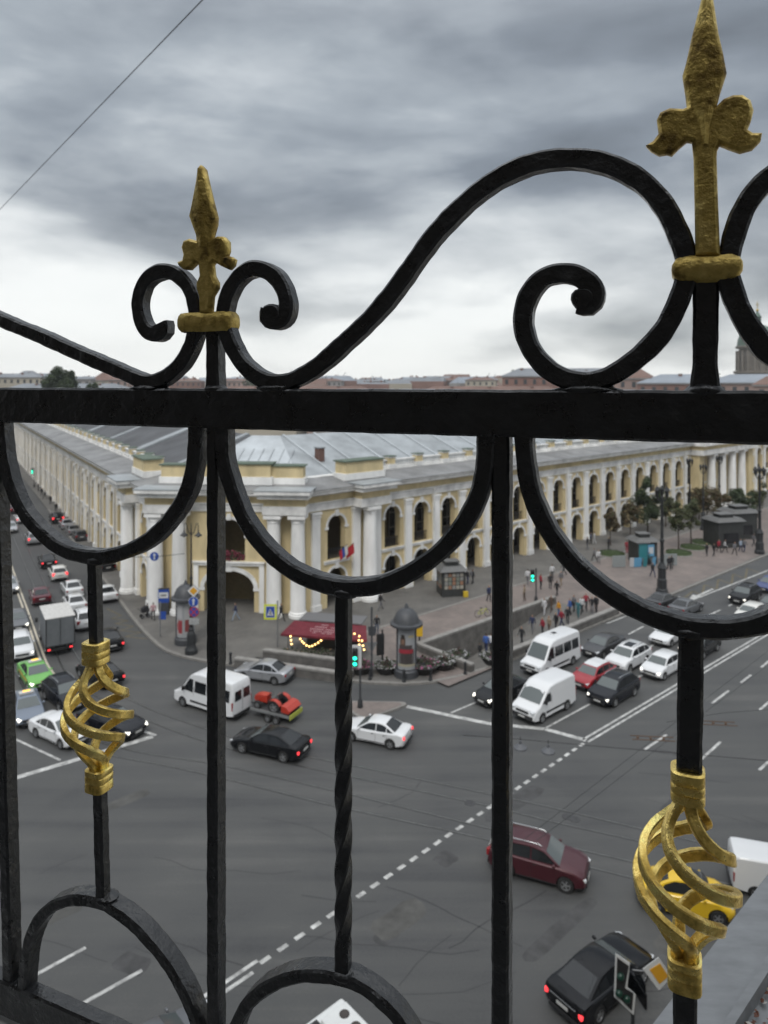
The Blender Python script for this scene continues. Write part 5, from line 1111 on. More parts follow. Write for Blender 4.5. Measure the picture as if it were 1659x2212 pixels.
# white bus roof at the bottom edge
def bus():
    z = 3.0; p = AT(738, 2153, F * (H - z) / (2153 - HOR)); n = Vector((RD.y, -RD.x, 0)); c = p - RD * 4.0 + n * 1.15
    o = thing('bus', 'white bus with two round roof fans at the bottom edge of the picture', 'bus', (c.x, c.y, 0), math.atan2(RD.y, RD.x), XG)
    bw = mat('bus_white', (.70, .71, .70), .35, coat=.4, var=.06)
    mb = MB(); mb.box((0, 0, 1.66), (8.0, 2.3, 2.68), bw); link('body', mb.mesh('body', bevel=.09), o)
    mb = MB(); mb.box((3.40, .20, 3.07), (1.0, 1.25, .16), bw); k = link('roof_unit', mb.mesh('roof_unit', bevel=.05), o)
    mb = MB(); mb.lathe([(.165, 0), (.165, .012), (.145, .016), (.14, .006), (.01, .006)], mat('fan_grille', (.06, .05, .045), .7), n=20); me = mb.mesh('roof_fan')
    for y in (-.10, .46): link('roof_fan', me, k, (3.56, y, 3.152))
    mb = MB(); mb.box((2.6, .85, 3.02), (.55, .3, .06), trim); link('roof_hatch', mb.mesh('roof_hatch', bevel=.015), o)
    mb = MB()
    for y in (-.75, .75): mb.box((0, y, 3.012), (7.4, .04, .03), bw)
    link('roof_rib', mb.mesh('roof_rib'), o)
    for s in (-1, 1):
        for x in (-3, -1.6, -.2, 1.2): mb = MB(); mb.box((x, s * 1.155, 2.0), (1.25, .02, .9), glass); link('side_window', mb.mesh('side_window'), o)
    mb = MB(); mb.box((4.01, 0, 2.0), (.02, 2.0, 1.1), glass); link('windscreen', mb.mesh('windscreen'), o)
    t, rm = wheel_meshes(.45, .28)
    for x in (2.4, -2.4):
        for s in (-1, 1): w = link('wheel', t, o, (x, s * 1.02, .45), (math.radians(-90 * s), 0, 0)); link('rim', rm, w)
bus()
# ================================================================ street furniture
lampm = mat('lamp_post_iron', (.022, .024, .026), .5, var=.2, vscale=6); dgrey = mat('dark_grey_metal', (.055, .058, .064), .5, var=.2, vscale=3); gpost = mat('grey_post', (.20, .205, .21), .5, metal=.3)
lampglass = mat('lamp_glass', (.30, .30, .29), .3)
def lathe_mesh(name, prof, m, n=14, sharp=40): mb = MB(); mb.lathe(prof, m, n=n); return mb.mesh(name, sharp)
# twin-lantern post
TL = Tpl()
TL.add('base', lathe_mesh('base', [(.55, 0), (.55, .35), (.42, .55), (.36, .9), (.38, 1.5), (.30, 1.75), (.22, 1.9), (.24, 2.05), (.16, 2.2)], lampm, 8, 30))
TL.add('pole', lathe_mesh('pole', [(.15, 2.1), (.13, 3.6), (.19, 3.65), (.19, 3.85), (.11, 3.95), (.09, 6.2), (.13, 6.25), (.13, 6.4), (.08, 6.5), (.06, 10.0), (.10, 10.1), (.05, 10.3), (.025, 11.0)], lampm, 10))
mb = MB()
for s in (-1, 1): mb.tube([(0, 0, 10.0), (s * .22, 0, 10.15), (s * .36, 0, 10.6), (s * .46, 0, 10.95), (s * .58, 0, 11.0), (s * .62, 0, 10.8), (s * .62, 0, 10.4)], .035, lampm, 6)
TL.add('bracket', mb.mesh('bracket'))
me_lan = lathe_mesh('lantern', [(.04, 1.2), (.10, 1.1), (.10, .75), (.20, .65), (.30, .45), (.62, .22), (.64, .14), (.30, .12), (.28, .0), (.12, -.12), (.02, -.14)], lampm, 12)
for s in (-1, 1): TL.add('lantern', me_lan, (s * .62, 0, 9.85), scale=(.52, .52, .52))
p = G(413, 1411, KZ); TL.put('street_lamp', 'tall twin-armed black street lamp carrying traffic signs by the round advertising column', 'street lamp', p, math.atan2(-.1, 1), 'twin-armed street lamps')
# big promenade posts
TB = Tpl()
TB.add('base', lathe_mesh('base', [(.75, 0), (.75, .4), (.62, .55), (.60, 1.5), (.50, 1.6), (.52, 2.6), (.62, 2.75), (.40, 3.1), (.28, 3.3)], lampm, 8, 30))
TB.add('pole', lathe_mesh('pole', [(.24, 3.2), (.22, 5.5), (.30, 5.6), (.30, 5.8), (.20, 5.9), (.16, 10.2), (.24, 10.3), (.12, 10.6)], lampm, 10))
mb = MB()
for k in range(4): a = k * math.pi / 2; mb.tube([(0, 0, 9.9), (.6 * math.cos(a), .6 * math.sin(a), 10.1), (.85 * math.cos(a), .85 * math.sin(a), 10.5)], .05, lampm, 5)
TB.add('bracket', mb.mesh('bracket'))
me_l4 = lathe_mesh('lantern', [(.10, 0), (.16, .1), (.30, .7), (.34, .75), (.12, 1.0), (.03, 1.15)], lampm, 6, 30)
for k in range(4): a = k * math.pi / 2; TB.add('lantern', me_l4, (.85 * math.cos(a), .85 * math.sin(a), 10.45))
TB.add('lantern', me_l4, (0, 0, 10.55))
for x, v, lab in [(1430, 1281, 'large black lantern post with a thick base beside the blue kiosk'), (1641, 1196, 'large black lantern post near the right edge by the dark kiosks'), (1519, 1145, 'black lantern post behind the trees left of the dark kiosk'), (1490, 1122, 'slim far lantern post in front of the portico corner'), (1554, 1112, 'slim far lantern post between the portico columns')]:
    TB.put('street_lamp', lab, 'street lamp', G(x, v, KZ), .4, 'lantern posts of the promenade', scale=(.82, .82, 1.0) if v > 1180 else (.62, .62, .88))
# round advertising columns
poster1 = [(.10, .10, .105), (.26, .27, .28), (.30, .03, .045), (.05, .035, .032)]
def poster_part(parent, cols, r, z0, z1, a0, a1, name='poster'):
    """cols: rows of (z fraction from, to, angle fraction from, to, colour)"""
    mb = MB()
    for i, (f0, f1, g0, g1, c, ro) in enumerate(cols):
        m = mat('print_%02d_%02d_%02d' % tuple(int(q * 99) for q in c), c, .5); vs = []; n = 6
        for k in range(n + 1):
            a = a0 + (a1 - a0) * (g0 + (g1 - g0) * k / n); rr = r + .004 * (ro + 1); vs += [(rr * math.cos(a), rr * math.sin(a), z0 + (z1 - z0) * f0), (rr * math.cos(a), rr * math.sin(a), z0 + (z1 - z0) * f1)]
        mb.add(vs, [(2 * k, 2 * k + 1, 2 * k + 3, 2 * k + 2) for k in range(n)], m)
    link(name, mb.mesh(name), parent)
def ad_column(x, v, label, prints, sc_=1.0):
    o = thing('advertising_column', label, 'advertising column', G(x, v, KZ), 0, 'round advertising columns'); o.scale = (sc_,) * 3
    for nm, pr in (('plinth', [(.98, 0), (.98, .5), (.86, .62), (.86, .70)]), ('cap', [(.84, 3.75), (.90, 3.8), (1.28, 3.95), (1.28, 4.12), (1.05, 4.2), (.98, 4.45), (.80, 4.85), (.50, 5.12), (.18, 5.25), (.14, 5.4), (.05, 5.6)])): link(nm, lathe_mesh(nm, pr, dgrey, 28), o)
    link('drum', lathe_mesh('drum', [(.80, .70), (.80, 3.76)], mat('poster_backing', (.30, .31, .32), .6), 28), o)
    mb = MB(); mb.box((0, 0, 2.23), (.10, .12, 3.06), dgrey); me = mb.mesh('mullion')
    for k in range(3): a = -math.pi / 2 + math.radians(58) + k * 2 * math.pi / 3; link('mullion', me, o, (.82 * math.cos(a), .82 * math.sin(a), 0), (0, 0, a))
    poster_part(o, prints, .80, .95, 3.60, -math.pi / 2 - .95, -math.pi / 2 + .90)
    return o
ad_column(878, 1458, 'round advertising column with a domed grey cap and a portrait poster by the flower bowls', [
    (0, 1, 0, 1, (.30, .31, .32), 0), (.0, .50, .08, .92, (.05, .042, .04), 1), (.42, .62, .10, .80, (.055, .045, .045), 2), (.38, .50, .06, .86, (.30, .025, .04), 3), (.60, .84, .16, .44, (.09, .06, .045), 3), (.80, .92, .20, .40, (.03, .025, .022), 4), (.66, .78, .24, .38, (.22, .13, .09), 5), (.0, .07, .0, 1.0, (.36, .33, .24), 5), (.84, .90, .60, .90, (.42, .36, .22), 4)])
ad_column(401, 1388, 'round advertising column with a red and white poster behind the twin-armed lamp', [
    (0, 1, .0, .48, (.32, .32, .33), 0), (.55, .98, .04, .44, (.40, .40, .41), 1), (.0, .50, .05, .46, (.38, .34, .33), 1), (.05, .48, .20, .46, (.28, .04, .05), 2), (.15, .40, .10, .22, (.34, .10, .10), 3), (.05, .95, .60, .95, (.36, .36, .36), 1), (.1, .5, .62, .9, (.2, .05, .05), 2)], .98)
# ---------------------------------------------------------------- signs
sw, sb, sr = mat('sign_white', (.62, .63, .63), .5), mat('sign_blue', (.02, .07, .34), .5), mat('sign_red', (.42, .03, .05), .5); so_ = mat('sign_amber', (.66, .33, .02), .5); sly = mat('sign_fluor_yellow', (.62, .68, .05), .5); sback = mat('sign_back', (.22, .225, .23), .5, metal=.4)
def plate(mb, shape, c, m, sz, off):
    """flat figure facing -y, centred at c"""
    if shape == 'disc': P = [(math.cos(2 * math.pi * k / 24) * sz, math.sin(2 * math.pi * k / 24) * sz) for k in range(24)]
    elif shape == 'diamond': P = [(0, -sz), (sz, 0), (0, sz), (-sz, 0)]
    elif shape == 'rect': P = [(-sz[0], -sz[1]), (sz[0], -sz[1]), (sz[0], sz[1]), (-sz[0], sz[1])]
    else: P = shape
    mb.xprism(P, (c[0], c[1] - off - .012, c[2]), (1, 0, 0), (0, 0, 1), (0, .012, 0), m)
def sign(label, pos, yaw, build, cat='traffic sign', group='signs on the lamp post', name='traffic_sign'):
    o = thing(name, label, cat, pos, yaw, group); build(o); return o
def mk(o, name, *pl):
    mb = MB()
    for s_ in pl: plate(mb, *s_)
    return link(name, mb.mesh(name), o)
def priority(o, k=1.0):
    mk(o, 'panel', ('diamond', (0, 0, 0), sw, .52 * k, .0)); mk(o, 'border', ('diamond', (0, .014, 0), mat('sign_black_edge', (.02, .02, .02), .6), .55 * k, 0)); mk(o, 'amber_face', ('diamond', (0, 0, 0), so_, .33 * k, .014))
def one_way(o, k=1.0):
    mk(o, 'panel', ('disc', (0, 0, 0), sb, .40 * k, 0)); mk(o, 'rim', ('disc', (0, .014, 0), sw, .43 * k, 0)); mk(o, 'arrow', ([(-.06 * k, -.27 * k), (.06 * k, -.27 * k), (.06 * k, .10 * k), (.15 * k, .10 * k), (0, .30 * k), (-.15 * k, .10 * k), (-.06 * k, .10 * k)], (0, 0, 0), sw, 0, .014))
def no_stop(o):
    mk(o, 'panel', ('disc', (0, 0, 0), sb, .36, 0)); mk(o, 'rim', ('disc', (0, .014, 0), sr, .43, 0))
    for a in (.785, -.785): mk(o, 'cross_bar', ([(x * math.cos(a) - y * math.sin(a), x * math.sin(a) + y * math.cos(a)) for x, y in ((-.38, -.045), (.38, -.045), (.38, .045), (-.38, .045))], (0, 0, 0), sr, 0, .014 if a > 0 else .028))
lp = G(413, 1411, KZ); Ys = lp.y - .35
def on_lamp(x, v): return AT(x, v, Ys)
sign('yellow and white priority diamond on the lamp post', on_lamp(418, 1276.5), 0, priority)
sign('blue round sign with a white arrow under the priority diamond', on_lamp(418, 1300), 0, one_way)
sign('red-ringed blue no-stopping sign on the lamp post', on_lamp(419, 1322), 0, no_stop)
sign('small crumpled white plate under the no-stopping sign', on_lamp(419, 1342), 0, lambda o: (mk(o, 'panel', ('rect', (0, 0, 0), mat('worn_plate', (.36, .37, .37), .6, var=.6, vscale=9), (.42, .28), 0)), mk(o, 'bracket', ('rect', (0, .1, 0), sback, (.05, .3), 0))))
sign('blue round arrow sign hanging on a wire before the white column', AT(333.5, 1202, 66), 0, lambda o: one_way(o, 1.02), group=None)
pw = AT(262, 1203, 66); qw = AT(398, 1196, lp.y)
mb = MB(); mb.tube([pw, AT(333, 1203, 66.05), qw], .025, lampm, 5); tag(link('sign_wire', mb.mesh('sign_wire')), 'dark wire from the twin-armed lamp that holds the hanging blue sign', 'wire')
def post(name, label, p, h, r, m, cat='post', grp=None, yaw=0):
    o = thing(name, label, cat, p, yaw, grp); link('shaft', lathe_mesh('shaft', [(r, 0), (r, h), (r * .5, h + .03)], m, 8), o); return o
p = G(599.5, 1398, KZ); o = post('sign_post', 'grey post with a yellow-edged pedestrian crossing sign left of the red awning', p, 4.0, .055, gpost, 'traffic sign')
sg = link('crossing_sign', None, o, (-.62, -.02, 3.05))
mk(sg, 'yellow_border', ('rect', (0, .014, 0), sly, (.55, .66), 0)); mk(sg, 'white_panel', ('rect', (0, 0, 0), sw, (.40, .50), 0)); mk(sg, 'blue_panel', ('rect', (0, 0, 0), sb, (.36, .46), .014)); mk(sg, 'white_triangle', ([(-.28, -.30), (.28, -.30), (0, .30)], (0, 0, 0), sw, 0, .028))
mk(sg, 'walking_figure', ([(-.10, -.24), (-.05, -.24), (0, -.08), (.06, -.24), (.11, -.24), (.04, .0), (.07, .06), (.02, .16), (-.04, .14), (-.03, .0)], (0, -.0, 0), trim, 0, .042))
p = G(346, 1375, KZ); o = post('stop_pole', 'thin pole with a blue back plate at the bus stop', p, 3.1, .05, gpost, 'pole'); mk(o, 'blue_plate', ('rect', (.22, 0, 1.9), sb, (.30, .36), 0))
p = G(354, 1327, KZ); o = thing('stop_pylon', 'blue and white bus stop pylon in front of the white columns', 'pylon', p, .1); o.scale = (.85, .85, .78)
mb = MB(); mb.box((0, 0, .75), (1.15, .35, 1.5), dgrey); link('base', mb.mesh('base', bevel=.03), o)
mb = MB(); mb.box((0, 0, 2.35), (1.2, .3, 1.7), sb); link('panel', mb.mesh('panel', bevel=.02), o); mb = MB(); mb.box((0, -.156, 2.45), (1.06, .012, .72), sw); link('white_band', mb.mesh('white_band'), o); mb = MB(); mb.box((0, 0, 3.25), (1.22, .34, .12), dgrey); link('cap', mb.mesh('cap'), o)
mk(o, 'timetable', ('rect', (0, -.165, 2.45), sback, (.3, .10), 0))
# ---------------------------------------------------------------- traffic lights
grn_on = mat('green_lamp_lit', (.05, .6, .4), .3, emit=(.02, 1, .58), estr=1.6); lens_off = mat('dark_lens', (.03, .02, .02), .3)
def signal(label, pos, yaw, h=3.4, white=False, lit=True, base=0.0, pole=True, two=True):
    o = thing('traffic_light', label, 'traffic light', pos, yaw, 'traffic lights')
    if pole: link('pole', lathe_mesh('pole', [(.2, base), (.16, base + .5), (.075, base + .6), (.065, h + 1.3)], lampm, 8), o)
    if white:
        mb = MB(); mb.box((-.36, -.06, h + .55), (.92, .04, 1.62), sw); link('backing_board', mb.mesh('backing_board', bevel=.02), o)
    mb = MB(); mb.box((-.36, -.22, h + .55), (.40, .26, 1.25), trim); b = link('housing', mb.mesh('housing', bevel=.03), o)
    for i, zz_ in enumerate((.95, .55, .15)):
        mb = MB(); mb.sphere((0, 0, 0), .15, grn_on if (lit and (i == 2 or (two and i == 1))) else lens_off, 12, 8, (1, .5, 1)); link('lens', mb.mesh('lens'), b, (-.36, -.36, h + zz_))
        mb = MB(); vs = []
        for k in range(9): a = math.pi * k / 8; vs += [(.17 * math.cos(a), 0, .17 * math.sin(a)), (.17 * math.cos(a), -.16, .17 * math.sin(a))]
        mb.add(vs, [(2 * k, 2 * k + 1, 2 * k + 3, 2 * k + 2) for k in range(8)], trim); link('visor', mb.mesh('visor'), b, (-.36, -.35, h + zz_))
    return o
signal('traffic light with green lamps and a white backing board just right of the twisted bar', G(778, 1528, .15), 0, 3.05, white=True)
signal('traffic light showing green among the walkers by the underpass', G(1158, 1300, KZ), -.2, 2.2)
signal('tiny far traffic light showing green up the side street', G(74, 1052, KZ), .3, 3.0)
o = thing('traffic_light', 'traffic light seen from behind between twisted bar and advertising column', 'traffic light', G(826, 1441, KZ), .2, 'traffic lights'); link('pole', lathe_mesh('pole', [(.09, 0), (.07, 3.0)], lampm, 8), o); mb = MB(); mb.box((-.15, .1, 1.8), (.62, .22, 1.7), trim); link('housing', mb.mesh('housing', bevel=.03), o)
p = G(803, 1462, KZ); o = post('sign_post', 'grey pole with a triangular sign seen from behind, beside the flower bowls', p, 5.4, .08, dgrey, 'traffic sign'); mk(o, 'triangle_back', ([(-.45, .3), (.45, .3), (0, -.55)], (0, .0, 2.4), sback, 0, 0)); mk(o, 'box', ('rect', (0, 0, 3.55), dgrey, (.28, .36), 0))
# near signal seen edge-on with the second priority diamond
Yn = 24.0; pz = AT(1372, 2212, Yn); pole_x = AT(1367, 2150, Yn + .12)
o = thing('traffic_light', 'near traffic light with a white-edged angular board beside the black saloon', 'traffic light', (pole_x.x, pole_x.y, 0), math.radians(40), 'traffic lights')
link('pole', lathe_mesh('pole', [(.16, 0), (.12, .6), (.07, .7), (.065, 2.2)], lampm, 8), o)
c0_ = AT(1330, 2060, Yn)
def brd(P, m, dy, name, th=.03):
    q = [AT(987.5 + x * .4048, 1700.7 + y * .4048, Yn + dy) for x, y in P]; mb = MB(); d = Vector((-.04, .9, 0)).normalized() * th; a = q; b = [p_ + d for p_ in q]; n = len(q)
    mb.add(a + b, [(i, (i + 1) % n, n + (i + 1) % n, n + i) for i in range(n)], m); mb.add(a, [tuple(range(n))], m); mb.add(b, [tuple(range(n - 1, -1, -1))], m)
    ob = link(name, mb.mesh(name), o); ob.matrix_parent_inverse = (Matrix.Translation((pole_x.x, pole_x.y, 0)) @ Matrix.Rotation(math.radians(40), 4, 'Z')).inverted(); return ob
OUT = [(846, 888), (922, 940), (908, 1068), (953, 1108), (943, 1216), (838, 1118)]
cx_, cy_ = 893, 1055
brd(OUT, sw, 0, 'white_edge'); inn = [(cx_ + (x - cx_) * .80, cy_ + (y - cy_) * .86) for x, y in OUT]; inn[2] = (895, 1074); brd(inn, trim, -.04, 'board_face', .03)
for x, y in ((872, 1010), (864, 1100), (905, 1130)):
    mb = MB(); mb.sphere((0, 0, 0), .13, mat('dim_green_lens', (.006, .035, .022), .3, emit=None), 10, 6); ob = link('lens', mb.mesh('lens'), o); ob.matrix_parent_inverse = (Matrix.Translation((pole_x.x, pole_x.y, 0)) @ Matrix.Rotation(math.radians(40), 4, 'Z')).inverted(); ob.location = AT(987.5 + x * .4048, 1700.7 + y * .4048, Yn - .06)
def near_diamond(o):
    for nm, q, m, off in (('panel', [(990, 970), (1075, 908), (1146, 1010), (1078, 1084)], sw, 0), ('amber_face', [(1028, 975), (1084, 942), (1128, 1010), (1080, 1050)], so_, -.02)):
        c = AT(987.5 + 1070 * .4048, 1700.7 + 993 * .4048, Yn); P = [AT(987.5 + x * .4048, 1700.7 + y * .4048, Yn + off) - c for x, y in q]; mb = MB(); b = [p_ + Vector((0, .02, 0)) for p_ in P]
        mb.add(P + b, [(i, (i + 1) % 4, 4 + (i + 1) % 4, 4 + i) for i in range(4)], m); mb.add(P, [(0, 1, 2, 3)], m); mb.add(b, [(3, 2, 1, 0)], m); link(nm, mb.mesh(nm), o)
    mb = MB(); c = AT(987.5 + 1070 * .4048, 1700.7 + 993 * .4048, Yn); mb.tube([Vector((0, .04, 0)), Vector((pole_x.x - c.x, pole_x.y - c.y + .02, 0))], .025, sback, 5); link('bracket', mb.mesh('bracket'), o)
sign('large yellow and white priority diamond beside the near black saloon', AT(987.5 + 1070 * .4048, 1700.7 + 993 * .4048, Yn), 0, near_diamond, group=None)
# ---------------------------------------------------------------- kiosks
kiosk_m = mat('kiosk_dark', (.035, .037, .036), .5, var=.25, vscale=2); kroof = mat('kiosk_roof', (.13, .13, .128), .6, var=.2)
def kiosk(label, pos, yaw, w, d, h, kind):
    o = thing('kiosk', label, 'kiosk', pos, yaw, 'promenade kiosks')
    mb = MB(); mb.box((0, 0, h * .5), (w, d, h), kiosk_m); link('cabin', mb.mesh('cabin', bevel=.04), o)
    mb = MB(); a, b = w / 2 + .3, d / 2 + .3; mb.add([(-a, -b, h), (a, -b, h), (a, b, h), (-a, b, h), (-a + .5, -b + .5, h + .45), (a - .5, -b + .5, h + .45), (a - .5, b - .5, h + .45), (-a + .5, b - .5, h + .45)], [(0, 1, 5, 4), (1, 2, 6, 5), (2, 3, 7, 6), (3, 0, 4, 7), (4, 5, 6, 7), (3, 2, 1, 0)], kroof); r = link('roof', mb.mesh('roof'), o)
    mb = MB(); mb.box((0, 0, h + .62), (w * .5, d * .5, .4), kiosk_m); mb.box((0, 0, h + .88), (w * .62, d * .62, .12), kroof); link('roof_lantern', mb.mesh('roof_lantern', bevel=.03), r)
    rg = random.Random(w * 10)
    if kind == 'news':
        cs = [(.30, .28, .10), (.25, .25, .24), (.12, .16, .26), (.30, .16, .10), (.18, .2, .17), (.35, .33, .28)]
        for fx in (0, 1):
            for i in range(5 if not fx else 4):
                for j in range(4):
                    c = rg.choice(cs); m = mat('cover_%d' % int(c[0] * 100), c, .6); mb = MB(); mb.box((0, 0, 0), (.34, .02, .36), m); me = mb.mesh('magazine')
                    if not fx: link('magazine', me, o, (-w / 2 + .45 + i * (w - .9) / 4, -d / 2 - .015, 1.0 + j * .44))
                    else: link('magazine', me, o, (-w / 2 - .015, -d / 2 + .5 + i * (d - 1) / 3, 1.0 + j * .44), (0, 0, math.pi / 2))
        mb = MB(); mb.box((0, 0, .3), (.5, .3, .6), mat('yellow_box', (.6, .42, .03), .5)); link('yellow_box', mb.mesh('yellow_box', bevel=.03), o, (w / 2 - .1, -d / 2 - .3, 0))
    elif kind == 'blue':
        lb, tq = mat('poster_light_blue', (.12, .33, .52), .5), mat('poster_turquoise', (.03, .20, .23), .5); ww = mat('poster_white', (.5, .52, .54), .5)
        for (x, z, sx, sz, m, dy) in [(-.55, 1.5, .55, 1.1, tq, 0), (.5, 1.75, .42, .75, lb, 0), (.5, 1.75, .3, .4, ww, .012), (-.5, 2.75, .9, .12, ww, 0)]: mk(o, 'poster', ('rect', (x, -d / 2 - .01, z), m, (sx, sz), dy))
        for i, (x, m) in enumerate([(-2.6, ww), (-2.1, lb), (-1.6, lb), (-.9, tq), (.3, lb), (1.2, ww)]):
            mb = MB(); mb.box((0, 0, .62), (.5, .05, 1.15), m, Matrix.Rotation(.12, 3, 'X')); mb.box((0, .25, .5), (.4, .04, 1.0), sback, Matrix.Rotation(-.2, 3, 'X')); link('sandwich_board', mb.mesh('sandwich_board'), o, (x, -d / 2 - 1.1 - .1 * (i % 2), 0), (0, 0, .1 * i - .2))
        for x in (-4.2, 2.6): mb = MB(); mb.box((0, 0, .75), (1.7, .08, 1.4), mat('grey_panel', (.24, .26, .26), .6)); link('grey_screen', mb.mesh('grey_screen'), o, (x, -d / 2 - .9, 0))
    else:
        mb = MB(); mb.box((0, -d / 2 - .01, 1.35), (w * .6, .03, 1.4), dark_in); link('window', mb.mesh('window'), o)
    return o
ry = math.atan2(RD.y, RD.x)
kiosk('dark newsstand kiosk with magazines in its windows under the middle drop arch', G(974, 1282, KZ), ry - .55, 2.6, 2.4, 2.7, 'news')
kiosk('kiosk with blue posters and sandwich boards left of the lantern post', G(1388, 1214, KZ), ry - .6, 2.7, 2.4, 2.8, 'blue')
kiosk('dark stone kiosk with a stepped roof behind waiting people', G(1562, 1178, KZ), ry - .5, 4.0, 3.2, 3.6, 'plain')
kiosk('second dark kiosk just behind the stepped-roof one', G(1594, 1160, KZ), ry - .5, 4.0, 3.2, 3.8, 'plain')
# ---------------------------------------------------------------- snack bar with the red awning
def snack():
    c = G(706, 1401, KZ); yaw = math.atan2(SD.y, SD.x) + .12; o = thing('snack_bar', 'snack bar with a dark red awning and string of warm bulbs behind the granite walls', 'snack bar', c, yaw); o.scale = (.90, .9, .80)
    aw = mat('red_awning', (.125, .008, .018), .7, var=.2, vscale=2); rf = mat('snack_roof', (.14, .14, .145), .6)
    mb = MB(); mb.box((.5, .9, 1.25), (5.0, 1.8, 2.5), kiosk_m); link('cabin', mb.mesh('cabin', bevel=.04), o)
    mb = MB(); mb.box((.4, .9, 2.95), (6.2, 2.3, .14), rf); mb.box((.4, .9, 2.7), (5.4, 2.0, .4), kiosk_m); link('roof', mb.mesh('roof', bevel=.03), o)
    mb = MB(); A = [(-3.2, -.2, 2.85), (3.9, -.2, 2.85), (4.4, -2.0, 2.05), (-3.9, -2.0, 2.05)]; B = [(x, y, z - .05) for x, y, z in A]; mb.add(A + B, [(3, 2, 1, 0), (4, 5, 6, 7), (0, 1, 5, 4), (1, 2, 6, 5), (2, 3, 7, 6), (3, 0, 4, 7)], aw); aw_o = link('awning', mb.mesh('awning'), o)
    mb = MB(); mb.box((.25, -2.0, 1.93), (8.3, .03, .22), aw); link('valance', mb.mesh('valance'), aw_o)
    # faint lettering block on the awning
    nrm = Vector((0, -.8, -.0)); lt = mat('awning_print', (.36, .22, .23), .7)
    for i, (x0, w_, t_) in enumerate([(-.35, .8, .18), (-.9, 2.1, .34), (-1.3, 2.6, .50), (-1.25, 2.4, .64), (-.9, 1.9, .76)]):
        for k in range(int(w_ / .17)):
            if random.random() < .2: continue
            x = x0 + k * .17; y, z = -.2 - 1.8 * t_, 2.85 - .8 * t_ + .006; mb = MB(); mb.add([(x, y - .05, z - .022), (x + .12, y - .05, z - .022), (x + .12, y + .06, z + .027), (x, y + .06, z + .027)], [(0, 1, 2, 3)], lt); link('lettering', mb.mesh('lettering'), aw_o)
    for x in (-3.2, 3.9): mb = MB(); mb.tube([(x, -1.95, 0), (x, -1.95, 2.0)], .04, kiosk_m, 6); link('awning_post', mb.mesh('awning_post'), o)
    bulb = mat('warm_bulb', (.9, .7, .4), .3, emit=(1, .58, .18), estr=3.0); mb = MB(); mb.sphere((0, 0, 0), .085, bulb, 8, 6); me = mb.mesh('bulb'); cord = []
    ch = [[(-2.9, -2.1, 1.9), (-2.85, -2.1, 1.5), (-2.8, -2.1, 1.1)], [(-2.3, -1.6, 1.75), (-1.7, -1.8, 1.15), (-1.1, -2.0, .95), (-.5, -2.1, 1.25), (.1, -2.2, 1.75)], [(2.0, -2.2, 2.25), (2.6, -2.25, 2.55), (3.3, -2.3, 2.75), (3.75, -2.3, 2.55), (4.0, -2.3, 2.1), (4.1, -2.3, 1.6), (4.2, -2.3, 1.2)], [(3.75, -2.5, 2.2), (3.8, -2.5, 1.75), (3.9, -2.5, 1.4)]]
    ls = link('string_lights', None, o)
    for pts in ch:
        P = catmull(pts, .27); mb = MB(); mb.tube(P, .012, trim, 4); link('cable', mb.mesh('cable'), ls)
        for p_ in P: link('bulb', me, ls, p_)
    lf_ = mat('planter_leaf', (.028, .042, .02), .8, var=.5, vscale=5); fl_ = mat('planter_tan_flower', (.28, .19, .11), .8)
    mb = MB(); rg = random.Random(9)
    for i in range(420):
        x = rg.uniform(-3.6, 2.6); y = -2.4 + rg.gauss(0, .28); z = .15 + abs(rg.gauss(.3, .25)) * (1.1 if -3 < x < 1 else .7); s_ = rg.uniform(.07, .15); R_ = Matrix.Rotation(rg.random() * 6.3, 3, 'Z') @ Matrix.Rotation(rg.random() * 3, 3, 'X'); mb.add([Vector((x, y, z)) + R_ @ Vector(q) * s_ for q in ((-1, 0, 0), (0, .6, .2), (1, 0, 0), (0, -.6, .1))], [(0, 1, 2, 3)], fl_ if rg.random() < .05 else lf_)
    link('planter_foliage', mb.mesh('planter_foliage'), o)['kind'] = 'stuff'
    mb = MB(); mb.box((-.5, -2.4, .16), (6.4, .6, .32), kiosk_m); link('planter_trough', mb.mesh('planter_trough', bevel=.03), o)
snack()
# ---------------------------------------------------------------- flower bowls, bollards
bowl = mat('stone_bowl', (.035, .034, .034), .8, var=.3); lfm = mat('flower_leaf', (.045, .06, .028), .8, var=.5, vscale=6); flw = [mat('white_petal', (.42, .41, .42), .8), mat('pink_petal', (.38, .10, .22), .8), mat('plum_leaf', (.08, .045, .04), .8)]
def bowl_tpl(seed, pink_):
    T = Tpl(); T.add('bowl', lathe_mesh('bowl', [(.55, 0), (.62, .08), (.95, .55), (1.0, .62), (.9, .64), (.2, .5)], bowl, 20)); rg = random.Random(seed); mb = MB()
    for i in range(420):
        a, r_ = rg.random() * 6.283, .98 * math.sqrt(rg.random()); z = .6 + .12 * rg.random() + (.75 * max(0, 1 - r_ * 2.2) * rg.random()); m = lfm
        q_ = rg.random()
        if r_ > .45 and q_ < .45: m = flw[1] if rg.random() < pink_ else flw[0]
        elif r_ < .45 and q_ < .5: m = flw[2]
        s_ = rg.uniform(.05, .11); R_ = Matrix.Rotation(rg.random() * 6.3, 3, 'Z') @ Matrix.Rotation(rg.random() * 2, 3, 'X'); c = Vector((r_ * math.cos(a), r_ * math.sin(a), z)); mb.add([c + R_ @ Vector(q) * s_ for q in ((-1, 0, 0), (0, .8, .2), (1, 0, 0), (0, -.8, .1))], [(0, 1, 2, 3)], m)
    T.add('flowers', mb.mesh('flowers')); return T
